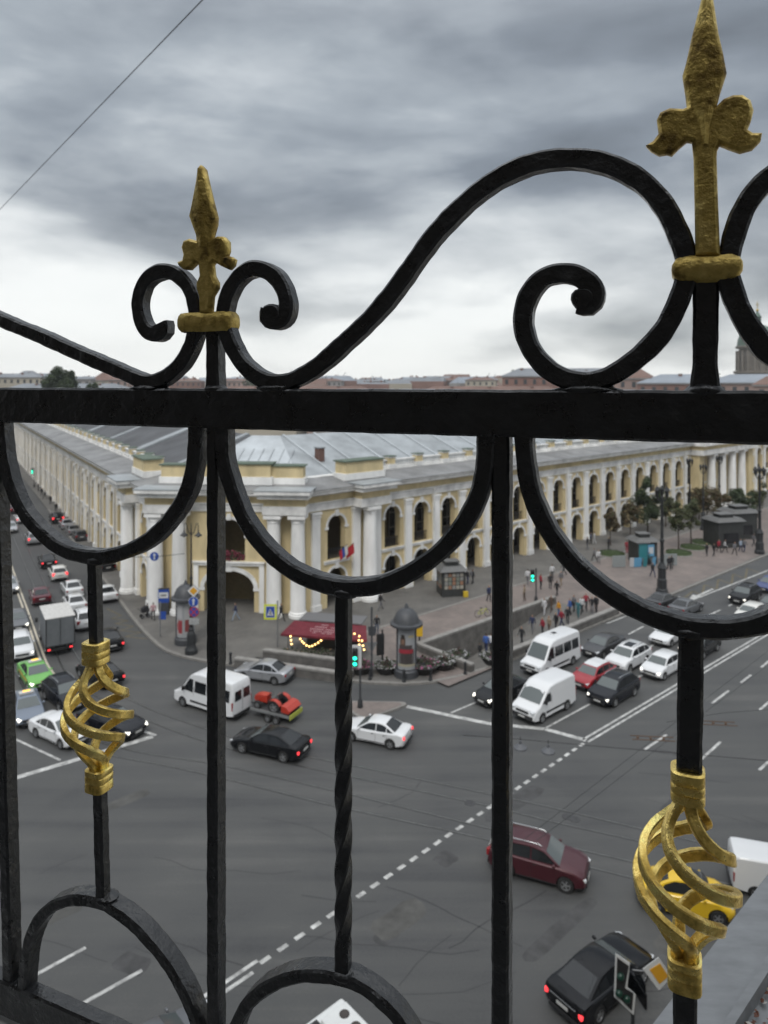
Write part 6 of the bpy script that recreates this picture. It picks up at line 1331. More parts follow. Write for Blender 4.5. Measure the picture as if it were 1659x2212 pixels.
for i, (x, v, pk, lab) in enumerate([(779, 1453, .8, 'flower bowl with magenta blooms beside the green traffic light'), (834, 1453, .1, 'flower bowl with white blooms left of the advertising column'), (915, 1452, .45, 'wide flower bowl with white and pink blooms right of the advertising column'), (958, 1444, .05, 'flower bowl with white blooms, second right of the advertising column'), (990, 1429, .05, 'flower bowl with pale blooms, third right of the advertising column'), (1062, 1433, .1, 'flower bowl mostly hidden by the middle upright')]):
    bowl_tpl(i, pk).put('flower_bowl', lab, 'planter', G(x, v, KZ), i, 'flower bowls along the curb', scale=(1.25, 1.25, 1.1) if i == 2 else 1.0)
TBo = Tpl(); TBo.add('post', lathe_mesh('post', [(.16, 0), (.14, .12), (.10, .18), (.10, .75), (.13, .80), (.12, .90), (.03, .98)], lampm, 10))
for x, v, lab in [(872.5, 1473, 'short black bollard in front of the advertising column'), (1005, 1456, 'short black bollard at the curb right of the flower bowls'), (799, 1468, 'short black bollard right of the green traffic light'), (498, 1434, 'short black bollard at the left end of the low granite wall'), (930, 1470, 'short black bollard between the wide and the second flower bowl')]: TBo.put('bollard', lab, 'bollard', G(x, v, KZ), 0, 'curb bollards')
# yellow parcel-like box behind the column
p = G(906, 1400, KZ); o = thing('ticket_machine', 'yellow machine on a post behind the advertising column', 'machine', p, 0); mb = MB(); mb.box((0, 0, 1.55), (.55, .4, 1.0), mat('machine_yellow', (.62, .38, .02), .5)); link('cabinet', mb.mesh('cabinet', bevel=.05), o); link('stand', lathe_mesh('stand', [(.12, 0), (.08, .1), (.08, 1.1)], lampm, 8), o)
# parked bicycle
def bicycle():
    p = G(1043, 1333, KZ); o = thing('bicycle', 'bicycle with lime yellow parts left of the middle upright', 'bicycle', p, .25); lm = mat('bike_lime', (.42, .46, .05), .4); rub = tyre_m
    for x in (-.52, .52):
        mb = MB(); mb.tube([(.34 * math.cos(k * math.pi / 10), 0, .34 * math.sin(k * math.pi / 10)) for k in range(21)], .022, rub, 6)
        for k in range(4): a = k * math.pi / 4; mb.tube([(.33 * math.cos(a), 0, .33 * math.sin(a)), (-.33 * math.cos(a), 0, -.33 * math.sin(a))], .006, gpost, 4)
        link('wheel', mb.mesh('wheel'), o, (x, 0, .36))
    mb = MB()
    for a, b in (((-.52, .36), (-.05, .32)), ((-.05, .32), (.38, .82)), ((-.18, .80), (-.05, .32)), ((-.52, .36), (-.18, .80)), ((-.18, .76), (.36, .80)), ((.52, .36), (.38, .86))): mb.tube([(a[0], 0, a[1]), (b[0], 0, b[1])], .024, lm, 6)
    link('frame', mb.mesh('frame'), o); mb = MB(); mb.tube([(.36, -.28, 1.0), (.40, 0, .96), (.36, .28, 1.0)], .018, trim, 6); mb.tube([(.38, 0, .82), (.40, 0, .96)], .018, trim, 6); link('handlebar', mb.mesh('handlebar'), o); mb = MB(); mb.box((-.2, 0, .92), (.26, .14, .07), trim); link('saddle', mb.mesh('saddle', bevel=.025), o)
bicycle()
# ---------------------------------------------------------------- trees
barkm = mat('tree_bark', (.07, .055, .045), .9, var=.3, vscale=6)
LEAF = [[mat('leaf_dark_green', (.035, .055, .022), .7), mat('leaf_green', (.065, .09, .035), .7)], [mat('leaf_olive', (.085, .085, .035), .7), mat('leaf_green', (.065, .09, .035), .7)], [mat('leaf_rusty', (.105, .068, .03), .7), mat('leaf_olive', (.085, .085, .035), .7)]]
def tree_tpl(seed, hgt, cw, ch, cb, tone, n=1500, leaf=.16):
    rg = random.Random(seed); T = Tpl(); mb = MB(); mb.tube([(0, 0, 0), (.03, .02, cb * .6), (0, .05, cb), (.05, 0, cb + ch * .6)], [hgt * .022, hgt * .016, hgt * .013, .02], barkm, 7)
    tips = []
    for k in range(9):
        a, z0 = rg.random() * 6.28, cb + rg.random() * ch * .45; t = Vector((math.cos(a) * cw * .38, math.sin(a) * cw * .38, z0 + ch * rg.uniform(.2, .4))); mb.tube([(0, 0, z0), Vector((t.x * .5, t.y * .5, (z0 + t.z) / 2 - .1)), t], [.05, .035, .012], barkm, 5); tips.append(t)
    T.add('trunk', mb.mesh('trunk')); mb = MB(); cl = []
    for k in range(int(14 + cw * 3)):
        u = Vector((rg.gauss(0, 1), rg.gauss(0, 1), rg.gauss(0, 1))).normalized() * rg.random() ** .45; cl.append((Vector((u.x * cw / 2, u.y * cw / 2, cb + ch * .5 + u.z * ch / 2)), rg.uniform(.25, .55) * min(cw, ch) * .42))
    for i in range(n):
        c, r_ = rg.choice(cl); u = Vector((rg.gauss(0, 1), rg.gauss(0, 1), rg.gauss(0, 1))).normalized() * r_ * rg.random() ** .4; s_ = leaf * rg.uniform(.6, 1.3); R_ = Matrix.Rotation(rg.random() * 6.3, 3, 'Z') @ Matrix.Rotation(rg.random() * 3, 3, 'X'); m = LEAF[tone][0] if rg.random() < .6 else LEAF[tone][1]
        mb.add([c + u + R_ @ Vector(q) * s_ for q in ((-1, 0, 0), (0, .5, .15), (1, 0, 0), (0, -.5, .1))], [(0, 1, 2, 3)], m)
    T.add('crown', mb.mesh('crown')); return T
for i, (x, v, hgt, cw, ch, cb, tone, lab) in enumerate([
    (1399, 1152, 7.6, 4.0, 6.2, 1.5, 0, 'largest dark green tree behind the blue kiosk'), (1466, 1188, 5.8, 2.3, 3.4, 2.6, 1, 'slim tree in the round lawn right of the lantern post'), (1493, 1176, 6.2, 2.4, 4.2, 2.4, 1, 'slim tree in the second round lawn'), (1527, 1140, 6.0, 3.2, 3.8, 2.2, 2, 'reddish tree left of the stepped-roof kiosk'), (1551, 1130, 6.0, 3.4, 3.8, 2.2, 2, 'rusty tree behind the stepped-roof kiosk'), (1588, 1128, 5.4, 2.6, 3.4, 1.9, 0, 'green tree right of the stepped-roof kiosk'), (1609, 1138, 5.2, 2.6, 3.6, 1.6, 0, 'small green tree behind the second kiosk'), (1636, 1118, 6.0, 2.8, 3.8, 2.0, 1, 'tree behind the right lantern post'), (1319, 1178, 4.6, 2.0, 2.6, 1.9, 2, 'small thin rusty tree in the first round lawn'), (1362, 1163, 5.0, 2.3, 3.0, 2.0, 2, 'small brown tree left of the largest tree'), (1438, 1138, 5.0, 2.4, 3.2, 1.6, 1, 'olive tree right of the largest tree'), (1510, 1122, 5.6, 2.8, 3.6, 1.8, 2, 'brown tree between slim tree and reddish tree')]):
    tree_tpl(i, hgt, cw * 1.15, ch * 1.1, cb, tone, 6500 if i == 0 else 2600, .17).put('young_tree', lab, 'tree', G(x, v, KZ), i, 'trees of the promenade')
grassm = mat('lawn_grass', (.042, .066, .02), .9, var=.4, vscale=3)
for i, (x, v, lab) in enumerate([(1322, 1199, 'first round lawn left of the blue kiosk'), (1466, 1197, 'round lawn at the foot of the slim tree'), (1497, 1185, 'second round lawn at the foot of a slim tree'), (1521, 1174, 'third round lawn next to the stepped-roof kiosk')]):
    mb = MB(); mb.lathe([(1.75, 0), (1.75, .14), (1.62, .16)], kerb_m, n=24); o = thing('round_lawn', lab, 'lawn', G(x, v, KZ), 0, 'round lawns of the promenade'); link('edging', mb.mesh('edging'), o)
    rg = random.Random(i); mb = MB(); mb.lathe([(1.66, .10), (1.6, .30), (1.0, .36), (.01, .38)], grassm, n=24, cap=False)
    for k in range(500): a, r_ = rg.random() * 6.283, 1.62 * math.sqrt(rg.random()); c = Vector((r_ * math.cos(a), r_ * math.sin(a), .3)); mb.add([c + Vector((-.03, 0, 0)), c + Vector((.03, .02, 0)), c + Vector((rg.uniform(-.06, .06), rg.uniform(-.06, .06), rg.uniform(.1, .22)))], [(0, 1, 2)], grassm)
    link('grass', mb.mesh('grass'), o)['kind'] = 'stuff'
# skyline trees
c = AT(130, HOR, 230); tree_tpl(50, 29, 11, 17, 12, 0, 15000, .40).put('skyline_tree', 'big dark round tree on the skyline above the left drop arch', 'tree', (c.x, c.y, 0))
c = AT(205, HOR, 240); tree_tpl(51, 24, 5.5, 12, 12, 0, 1800, .4).put('skyline_tree', 'small dark tree right of the big skyline tree', 'tree', (c.x, c.y, 0))
c = AT(1118, HOR, 330); tree_tpl(52, 28, 8, 13, 16, 0, 1800, .5).put('skyline_tree', 'dark tree against the brick house left of the large scroll', 'tree', (c.x, c.y, 0))
# ================================================================ people
skin_m, hair_m, top_m, leg_m, shoe_m = mat('skin', (.36, .22, .16), .6), mat('hair', (.04, .028, .02), .7), mat('top_cloth', (.2, .2, .2), .85), mat('leg_cloth', (.05, .055, .07), .85), mat('shoe', (.03, .03, .03), .6)
def person_mesh(stride, arm, seed):
    a = stride; V = [(0, 0, .98), (.01, 0, 1.16), (.0, 0, 1.36), (0, 0, 1.46), (.01, 0, 1.54), (.03, 0, 1.63), (.02, 0, 1.735)]; Rr = [(.13, .155), (.115, .145), (.125, .165), (.075, .09), (.055, .055), (.105, .082), (.075, .065)]; E = [(0, 1), (1, 2), (2, 3), (3, 4), (4, 5), (5, 6)]
    for s in (-1, 1):
        b = len(V); g = a * s; V += [(0, s * .10, .93), (g * .22 + .04, s * .105, .52), (g * .42 - (.10 if g < 0 else 0), s * .10, .09), (g * .42 + .13 - (.08 if g < 0 else 0), s * .11, .045)]; Rr += [(.095, .095), (.066, .066), (.045, .045), (.035, .045)]; E += [(0, b), (b, b + 1), (b + 1, b + 2), (b + 2, b + 3)]
        b = len(V); h_ = -g * arm; V += [(0, s * .20, 1.41), (h_ * .18 - .02, s * .25, 1.13), (h_ * .45 + .08, s * .26, .90), (h_ * .5 + .11, s * .255, .80)]; Rr += [(.062, .062), (.05, .05), (.036, .036), (.03, .045)]; E += [(2, b), (b, b + 1), (b + 1, b + 2), (b + 2, b + 3)]
    me = bpy.data.meshes.new('body_cage'); me.from_pydata(V, E, []); o = bpy.data.objects.new('body_cage', me); COL.objects.link(o)
    sk = o.modifiers.new('s', 'SKIN'); sk.use_smooth_shade = True
    for i, d in enumerate(me.skin_vertices[0].data): d.radius = Rr[i]; d.use_root = (i == 0)
    su = o.modifiers.new('u', 'SUBSURF'); su.levels = 1
    dg = bpy.context.evaluated_depsgraph_get(); dg.update(); r_ = bpy.data.meshes.new_from_object(o.evaluated_get(dg)); bpy.data.objects.remove(o); r_.name = 'person'
    r_.materials.clear()
    for m in (skin_m, hair_m, top_m, leg_m, shoe_m): r_.materials.append(m)
    for p in r_.polygons:
        c = p.center; z = c.z
        if z < .085: k = 4
        elif z > 1.50: k = 1 if (z > 1.70 or (c.x < .02 and z > 1.56)) else 0
        elif abs(c.y) > .21 and z < .87: k = 0
        elif z < .96 and abs(c.y) < .20: k = 3
        else: k = 2
        p.material_index = k; p.use_smooth = True
    return r_
PM = [person_mesh(.75, .6, 1), person_mesh(.35, .3, 2), person_mesh(.05, .1, 3)]
CM = {}
def cloth(c):
    if c not in CM: CM[c] = mat('cloth_%02d_%02d_%02d' % tuple(int(q * 99) for q in c), c, .85)
    return CM[c]
W_, BK, NV, GY, RD_, OR, BL, TN, LB, BR, PK, TL_ = (.55, .55, .56), (.018, .018, .021), (.022, .03, .075), (.14, .14, .15), (.26, .02, .035), (.55, .25, .02), (.04, .10, .32), (.28, .22, .16), (.30, .36, .45), (.09, .06, .045), (.42, .26, .27), (.03, .13, .15)
PG = 'walkers on the pavements'
def person(x, v, top, legs, label, yaw=None, pose=None, hair=None, z=KZ, sc_=1.0, bag=None):
    p = G(x, v, z); rg = random.Random(int(x * 13 + v)); o = link('person', PM[pose if pose is not None else rg.choice([0, 0, 1, 2])], None, p, (0, 0, yaw if yaw is not None else rg.random() * 6.28)); o.scale = (sc_,) * 3
    tag(o, label, 'person', PG)
    for i, c in ((2, top), (3, legs), (1, hair or rg.choice([(.04, .028, .02), (.10, .065, .035), (.02, .018, .016), (.25, .19, .12)]))): o.material_slots[i].link = 'OBJECT'; o.material_slots[i].material = cloth(c)
    if bag:
        mb = MB(); mb.box((-.20, 0, 1.22), (.18, .30, .44), cloth(bag)); b = link('backpack', mb.mesh('backpack', bevel=.05), o)
    return o
def under_person(x, v, *a, **k):
    z = 0.0
    for _ in range(12): q = G(x, v, z) - UO; z = uz(q.x * RD.x + q.y * RD.y)
    return person(x, v, *a, z=z, **k)
person(509, 1341, NV, LB, 'person in a navy top and pale jeans walking before the large corner arch', 3.4, 0)
person(607, 1342, BK, BK, 'person in black walking behind the crossing sign', -.4, 0)
person(814, 1369, BK, (.06, .08, .12), 'person in a black top standing right of the string lights', -1.6, 2)
person(822, 1318, BK, GY, 'person in black with pale shoes under the middle drop arch', .6, 0)
person(1010, 1263, BK, NV, 'left person of the dark pair behind the newsstand', .5, 1); person(1021, 1262, BK, BK, 'right person of the dark pair behind the newsstand', .5, 1, bag=GY)
person(1056, 1300, NV, BK, 'person in navy at the left side of the middle upright', -1, 1)
person(331, 1340, PK, BK, 'person in a pink top by the bus stop', 2, 1, bag=None)
person(318, 1334, BK, BK, 'person in black bending by the bus stop', 1, 2, sc_=.8)
ul = [(1176, 1329, W_, W_, 'person all in white at the top of the underpass ramp', 1), (1191, 1322, BR, BR, 'person in brown beside the one in white', 0), (1207, 1334, OR, (.05, .09, .2), 'person in an orange jacket and jeans on the underpass ramp', 1), (1231, 1330, BL, BK, 'person in a bright blue jacket with a dark bag', 1), (1226, 1349, BK, BK, 'person in black below the one in blue', 0), (1249, 1334, TL_, TL_, 'person in a dark teal coat on the underpass ramp', 1), (1257, 1326, W_, BK, 'person in a white and black top behind the teal coat', 0), (1279, 1326, BK, GY, 'person in black at the upper end of the crowd', 1), (1288, 1323, BK, BK, 'second person in black at the upper end of the crowd', 2), (1266, 1318, RD_, BK, 'person in red at the back of the ramp crowd', 0),
      (1150, 1367, NV, GY, 'person in navy walking down the underpass ramp', 0), (1172, 1373, RD_, BK, 'person in red low on the underpass ramp', 1), (1186, 1369, TN, BR, 'person in tan beside the low one in red', 1), (1201, 1362, BK, BK, 'person in black between red and orange walkers', 1), (1213, 1355, RD_, NV, 'second person in red higher on the ramp', 0), (1127, 1393, BK, BK, 'person in black farthest down the visible ramp', 0), (1240, 1322, GY, BK, 'person in grey behind the bright blue jacket', 1)]
for x, v, t_, l_, lab, ps in ul: under_person(x, v, t_, l_, lab, yaw=math.atan2(-RD.y, -RD.x) + random.uniform(-.5, .5), pose=ps, bag=(BK if 'dark bag' in lab else None))
person(1050, 1412, BL, NV, 'person in a blue jacket left of the middle upright above the flower bowls', 1, 1); person(1060, 1411, W_, BK, 'person in white partly behind the middle upright', 1, 1); person(1037, 1420, BK, BK, 'person in black sitting low by the flower bowls', 2, 2, sc_=.7)
for x, v, t_, l_, lab in [(1193, 1251, W_, BK, 'person in a white top right of the green traffic light'), (1189, 1273, BK, BK, 'person in black under the white-topped walker'), (1168, 1273, RD_, BK, 'person in dark red just right of the green light pole'), (1212, 1266, GY, TN, 'person in grey with a pinkish bag'), (1203, 1289, BK, BK, 'person in black with a pram near the wall end'), (1133, 1299, TN, BR, 'person in tan left of the green light pole'), (1218, 1243, BK, BK, 'person in black next to the right drop arch'), (1269, 1187, BK, GY, 'person in black by the pilaster under the right drop arch'), (1276, 1176, NV, BK, 'person in navy close to the arcade'), (1284, 1175, W_, W_, 'person in white close to the arcade'), (1315, 1187, BK, BK, 'person in black left of the first round lawn'), (1293, 1217, W_, GY, 'person in white right of the drop arch'), (1284, 1213, GY, BK, 'person in grey beside the one in white'), (1354, 1195, RD_, RD_, 'person in bright red left of the blue kiosk'), (1410, 1247, BK, NV, 'person in black left of the lantern post base'), (1445, 1232, BK, BK, 'left person in black right of the lantern post'), (1451, 1230, BK, BK, 'right person in black right of the lantern post'), (1527, 1201, BK, BK, 'person in black at the left of the waiting group by the stepped kiosk'), (1542, 1202, BK, BK, 'second person in black from the left by the stepped kiosk'), (1566, 1194, W_, BK, 'person in a white jacket before the stepped kiosk'), (1587, 1199, GY, BK, 'person in a grey top right of the white jacket'), (1600, 1192, LB, NV, 'person in pale blue at the corner of the stepped kiosk'), (1608, 1192, GY, NV, 'person in grey-blue at the right of the waiting group'), (1553, 1193, RD_, BK, 'person in red in the middle of the waiting group'), (1431, 1203, BR, BR, 'person in brown behind the lantern post'), (1402, 1222, TL_, BK, 'person in turquoise at the blue kiosk window'), (1628, 1180, GY, BK, 'person in grey left of the right lantern post'), (1140, 1262, W_, GY, 'person in a pale top right of the middle upright')]: person(x, v, t_, l_, lab)
for x, v, lab in [(90, 1072, 'first dark walker on the far side street pavement'), (97, 1078, 'second dark walker on the far side street pavement'), (109, 1089, 'third dark walker on the far side street pavement'), (121, 1107, 'fourth and nearest dark walker on the far side street pavement'), (83, 1062, 'farthest dark walker near the distant green light')]: person(x, v, BK, BK, lab)
# pram near the bus stop
o = thing('pram', 'dark pram beside the bus stop pylon', 'pram', G(313, 1334, KZ), .6); mb = MB(); mb.xprism([(-.35, .55), (.35, .55), (.42, .85), (.1, 1.15), (-.35, .95)], (0, -.24, 0), (1, 0, 0), (0, 0, 1), (0, .48, 0), cloth(BK)); link('basket', mb.mesh('basket', bevel=.06), o); mb = MB(); mb.tube([(-.3, 0, .6), (-.75, 0, 1.05)], .02, trim); mb.tube([(-.3, .2, .2), (.3, .2, .6)], .02, trim); mb.tube([(-.3, -.2, .2), (.3, -.2, .6)], .02, trim); link('frame', mb.mesh('frame'), o)
t_, r_ = wheel_meshes(.16, .06)
for x in (-.3, .3):
    for s in (-1, 1): w = link('wheel', t_, o, (x, s * .26, .16), (math.radians(-90 * s), 0, 0)); link('rim', r_, w)
# ================================================================ overhead wires
wire_m = mat('overhead_wire', (.02, .02, .022), .6); brown = mat('rusty_insulator', (.10, .055, .03), .7)
def wire(label, pts, r=.014, grp='overhead wires'):
    mb = MB(); mb.tube(pts, r, wire_m, 5); return tag(link('overhead_wire', mb.mesh('overhead_wire')), label, 'wire', grp)
def Z(x, v, z): return G(x, v, z)
w0 = AT(0, 452, 14); w1 = AT(437, 0, 6.5); wd_ = (w0 - w1)
tag(wire('thin cable slanting across the upper left sky', [w1 - wd_ * .45, w1, w0, w0 + wd_ * 2.2], .0055, None), None)
wire('thin span wire that carries the two hanging lamps', [Z(1000, 1588, 7.4), Z(1113, 1596, 7.25), Z(1280, 1611, 7.2), Z(1458, 1626, 7.2), Z(1740, 1650, 7.4)])
wire('left trolley wire above the prospect centre', [Z(1130, 1815, 6.0), Z(1220, 1745, 6.0), Z(1464, 1556, 6.0), Z(1700, 1375, 6.0)], .010); wire('right trolley wire above the prospect centre', [Z(1160, 1815, 6.0), Z(1255, 1745, 6.0), Z(1478, 1572, 6.0), Z(1720, 1392, 6.0)], .010)
wire('span wire from the right black stem to the right edge', [Z(1440, 1560, 6.8), Z(1560, 1540, 6.8), Z(1720, 1528, 6.9)], .010)
for (x, v, lab) in [(1410, 1595, 'rusty wire clamp beside the right black stem, lower one'), (1545, 1562, 'rusty wire clamp right of the right black stem')]:
    c = Z(x, v, 6.05); o = thing('wire_clamp', lab, 'clamp', c, -.1, 'rusty clamps on the trolley wires')
    for dy in (-.18, .18): mb = MB(); mb.tube([(-1.0, dy, 0), (1.0, dy, 0)], .022, brown, 5); link('bar', mb.mesh('bar'), o)
    for dx in (-.7, -.1, .5): mb = MB(); mb.lathe([(.03, -.06), (.06, 0), (.03, .06)], brown, n=8); mb.v = [(dx + z_, y_, x_) for x_, y_, z_ in mb.v]; link('insulator', mb.mesh('insulator'), o)
for (x, v, lab) in [(1124, 1611, 'grey bell-shaped lamp hanging on the wire right of the middle upright'), (1184, 1619, 'second grey bell-shaped hanging lamp')]:
    c = Z(x, v, 6.85); o = thing('hanging_lamp', lab, 'lamp', c, 0, 'lamps hanging over the junction'); link('shade', lathe_mesh('shade', [(.30, -.12), (.29, -.06), (.16, .04), (.07, .10), (.05, .22), (.02, .24)], mat('lamp_shade_grey', (.10, .105, .115), .5), 16), o); mb = MB(); mb.tube([(0, 0, .2), (0, 0, .42)], .015, lampm, 5); link('stem', mb.mesh('stem'), o)
    mb = MB(); mb.sphere((0, 0, -.10), .22, mat('lamp_diffuser', (.30, .31, .32), .4), 12, 6, (1, 1, .4)); link('diffuser', mb.mesh('diffuser'), o)
# ================================================================ the city beyond
pink = mat('far_pink_plaster', (.33, .24, .21), .9, var=.2, vscale=.05); brick_f = mat('far_red_brick', (.24, .145, .12), .9, var=.25, vscale=.08)
cream_f = mat('far_cream_plaster', (.42, .38, .31), .9, var=.15, vscale=.05); grey_f = mat('far_grey_plaster', (.30, .29, .28), .9, var=.2, vscale=.05)
roof_f = [mat('far_roof_grey', (.20, .215, .235), .6, var=.2, vscale=.1), mat('far_roof_rust', (.17, .105, .085), .8, var=.25, vscale=.1), mat('far_roof_blue', (.24, .27, .31), .5, var=.15, vscale=.1)]
win_f = mat('far_window', (.05, .055, .06), .3)
mb = MB(); mb.box((0, 0, 0), (1.3, .12, 2.0), win_f); me_fw = mb.mesh('window')
mb = MB(); mb.box((0, 0, .9), (1.2, .9, 1.8), brick_f); mb.box((0, 0, 1.85), (1.4, 1.1, .14), grey_f); me_fc = mb.mesh('chimney')
def house(label, x, Y, w, dep, h, yaw, wm, rm, rh=4.0, rows=1, chim=2, cat='building', grp='city roofs on the horizon', vis=True):
    c = AT(x, HOR, Y); o = thing('city_house', label, cat, (c.x, c.y, 0), yaw, grp)
    mb = MB(); mb.box((0, 0, h / 2), (w, dep, h), wm); mb.box((0, 0, h - .25), (w + .8, dep + .8, .5), grey_f); link('wall', mb.mesh('wall'), o)
    mb = MB(); a, b = w / 2 + .5, dep / 2 + .5; i = min(w * .5 - 1, dep * .45)
    mb.add([(-a, -b, h), (a, -b, h), (a, b, h), (-a, b, h), (-a + i, 0, h + rh), (a - i, 0, h + rh)], [(0, 1, 5, 4), (1, 2, 5), (2, 3, 4, 5), (3, 0, 4), (3, 2, 1, 0)], rm); r = link('roof', mb.mesh('roof'), o)
    rg = random.Random(int(x * 7 + Y))
    for k in range(chim): link('chimney', me_fc, r, (-w * .38 + w * .76 * (k + .5) / chim + rg.uniform(-1, 1), -dep * .1, h + rh * .45))
    if vis:
        n = max(2, int(w / 3.4))
        for j in range(rows):
            for k in range(n): link('window', me_fw, o, (-w / 2 + w * (k + .5) / n, -dep / 2 - .03, h - 2.4 - 3.6 * j))
    return o
house('low cream house row at the far left edge of the skyline', 25, 420, 34, 14, 26.0, .25, cream_f, roof_f[0], 2.2, 1, 2)
house('grey house with a humped roof left of the big skyline tree', 62, 450, 17, 14, 25.4, .2, grey_f, roof_f[0], 5.0, 1, 1)
house('small dark-roofed house just right of the big skyline tree', 186, 380, 7, 9, 24.8, .1, grey_f, roof_f[0], 1.5, 1, 0)
house('pale house with a pointed gable left of the small gold finial', 228, 430, 13, 12, 24.2, .15, cream_f, roof_f[1], 5.2, 1, 1)
house('pinkish house at the foot of the curved black arm', 262, 420, 11, 12, 24.5, .1, pink, roof_f[1], 1.6, 1, 1)
house('long low brick block seen through the left scroll foot', 400, 520, 26, 14, 23.9, .05, brick_f, roof_f[1], 1.6, 1, 3)
house('long low brick block seen right of the small finial post', 500, 500, 24, 14, 24.0, 0, pink, roof_f[1], 1.6, 1, 2)
house('brown low block under the long curved arm', 700, 560, 30, 14, 24.2, -.1, grey_f, roof_f[1], 1.8, 1, 2)
house('low brick warehouse near the thin harbour cranes', 790, 600, 32, 14, 24.0, -.1, brick_f, roof_f[0], 1.7, 1, 3)
house('grey low block right of the brick warehouse', 880, 560, 26, 14, 24.4, -.15, grey_f, roof_f[0], 1.6, 1, 2)
house('brown low block in the middle of the skyline', 965, 520, 22, 13, 24.6, -.2, brick_f, roof_f[1], 1.6, 1, 2)
house('dull cream block left of the large black scroll', 1040, 480, 20, 13, 24.6, -.25, cream_f, roof_f[1], 1.8, 1, 2)
house('pink brick house with many small windows inside the large scroll', 1150, 300, 23, 14, 25.6, -.35, brick_f, roof_f[0], 3.4, 1, 2)
house('long grey-roofed house with a row of chimneys inside the large scroll', 1270, 330, 34, 16, 24.6, -.42, pink, roof_f[0], 5.0, 1, 5)
house('pink gabled house between the large scroll and the post', 1375, 270, 12, 12, 24.6, -.5, pink, roof_f[1], 3.6, 1, 1)
house('wide hall with a blue-grey metal roof behind the large gold post', 1470, 260, 27, 16, 22.8, -.55, brick_f, roof_f[2], 3.2, 1, 1)
house('wide blue-grey roof below the green dome', 1620, 250, 26, 16, 22.9, -.6, pink, roof_f[2], 3.0, 1, 0)
house('rust-gabled house at the right edge of the skyline', 1668, 215, 9, 10, 22.3, -.6, pink, roof_f[1], 2.6, 1, 0)
# blocks that the top rail hides from here
for x, Y, w, h, lab in [(150, 330, 60, 19, 'city block hidden by the top rail below the big skyline tree'), (420, 260, 80, 17, 'city block hidden by the top rail below the small gold finial'), (640, 300, 70, 18, 'city block hidden by the top rail behind the pyramid roof'), (860, 260, 60, 17, 'city block hidden by the top rail behind the middle of the arcade'), (1060, 280, 60, 18, 'city block hidden by the top rail behind the middle upright'), (1290, 240, 50, 17, 'city block hidden by the top rail below the large scroll')]:
    house(lab, x, Y, w, 18, h, -.1, random.choice([cream_f, pink, grey_f]), random.choice(roof_f), 3.5, 0, 3, grp='city blocks behind the arcade', vis=False)
# far end of the side street
e = Lc + LD * 225
o = thing('street_end_house', 'pale pink house closing the far end of the side street', 'building', (e.x - 6, e.y + 6, 0), math.atan2(LN.y, LN.x))
mb = MB(); mb.box((0, 10, 8), (40, 18, 16), pink); link('wall', mb.mesh('wall'), o)
mb = MB(); mb.box((0, 10, 16.3), (41, 19, .6), roof_f[0]); link('roof', mb.mesh('roof'), o)
for j in range(4):
    for k in range(10): link('window', me_fw, o, (-18 + 4 * k, .96, 2.4 + 3.7 * j))
# houses on the near side of the side street (hidden by the left upright, close the street)
dlt = LD * 120
for i in range(5):
    p = G(-60, 1240) + LD * (18 + 34 * i) - LN * 16
    house(['first', 'second', 'third', 'fourth', 'fifth'][i] + ' tall cream house from the junction on the near side of the side street', CX, 1, 33, 14, 17, 0, cream_f, roof_f[0], 3, 0, 2, grp='houses along the near side of the side street', vis=False).matrix_world = Matrix.Translation((p.x, p.y, 0)) @ Matrix.Rotation(math.atan2(-LD.y, -LD.x), 4, 'Z')
# the roofscape between here and the horizon, one mass
mb = MB(); rg = random.Random(77)
for i in range(210):
    Y = rg.uniform(480, 1000); x = rg.uniform(-60, 1720); c = AT(x, HOR, Y); w, d = rg.uniform(8, 30), rg.uniform(8, 14); h = 21.5 + rg.random() ** 2 * 6 * Y / 700; R_ = Matrix.Rotation(rg.uniform(-.6, .6), 3, 'Z'); wm = rg.choice([pink, cream_f, grey_f, brick_f]); rm = rg.choice(roof_f); rh = rg.uniform(1, 4.5)
    mb.box((c.x, c.y, h / 2), (w, d, h), wm, R_)
    q = [Vector((c.x, c.y, h)) + R_ @ Vector(p) for p in ((-w / 2, -d / 2, 0), (w / 2, -d / 2, 0), (w / 2, d / 2, 0), (-w / 2, d / 2, 0), (-w / 2 + rg.uniform(0, 4), 0, rh), (w / 2 - rg.uniform(0, 4), 0, rh))]
    mb.add(q, [(0, 1, 5, 4), (1, 2, 5), (2, 3, 4, 5), (3, 0, 4)], rm)
    for k in range(rg.randint(0, 3)): p = Vector((c.x, c.y, h)) + R_ @ Vector((rg.uniform(-w / 2, w / 2) * .8, 0, rh * .6 + .8)); mb.box(p, (1.0, .8, 2.4), brick_f)
tag(link('distant_rooftops', mb.mesh('distant_rooftops')), 'pinkish and grey far rooftops in one broken line along the horizon', 'rooftops', kind='stuff')
mb = MB(); lv = LEAF[0][0]
for i in range(60):
    Y = rg.uniform(450, 800); c = AT(rg.uniform(-40, 1700), HOR, Y); s_ = rg.uniform(3, 6); cz = rg.uniform(19, 24)
    for k in range(60):
        u = Vector((rg.gauss(0, 1), rg.gauss(0, 1), rg.gauss(0, .8))).normalized() * s_ * rg.random() ** .4; R_ = Matrix.Rotation(rg.random() * 6, 3, 'Z') @ Matrix.Rotation(rg.random() * 3, 3, 'X'); mb.add([Vector((c.x, c.y, cz)) + u + R_ @ Vector(p) * 1.1 for p in ((-1, 0, 0), (0, .6, .2), (1, 0, 0), (0, -.6, .1))], [(0, 1, 2, 3)], lv)
tag(link('distant_treetops', mb.mesh('distant_treetops')), 'dark far treetops scattered between the rooftops on the horizon', 'treetops', kind='stuff')
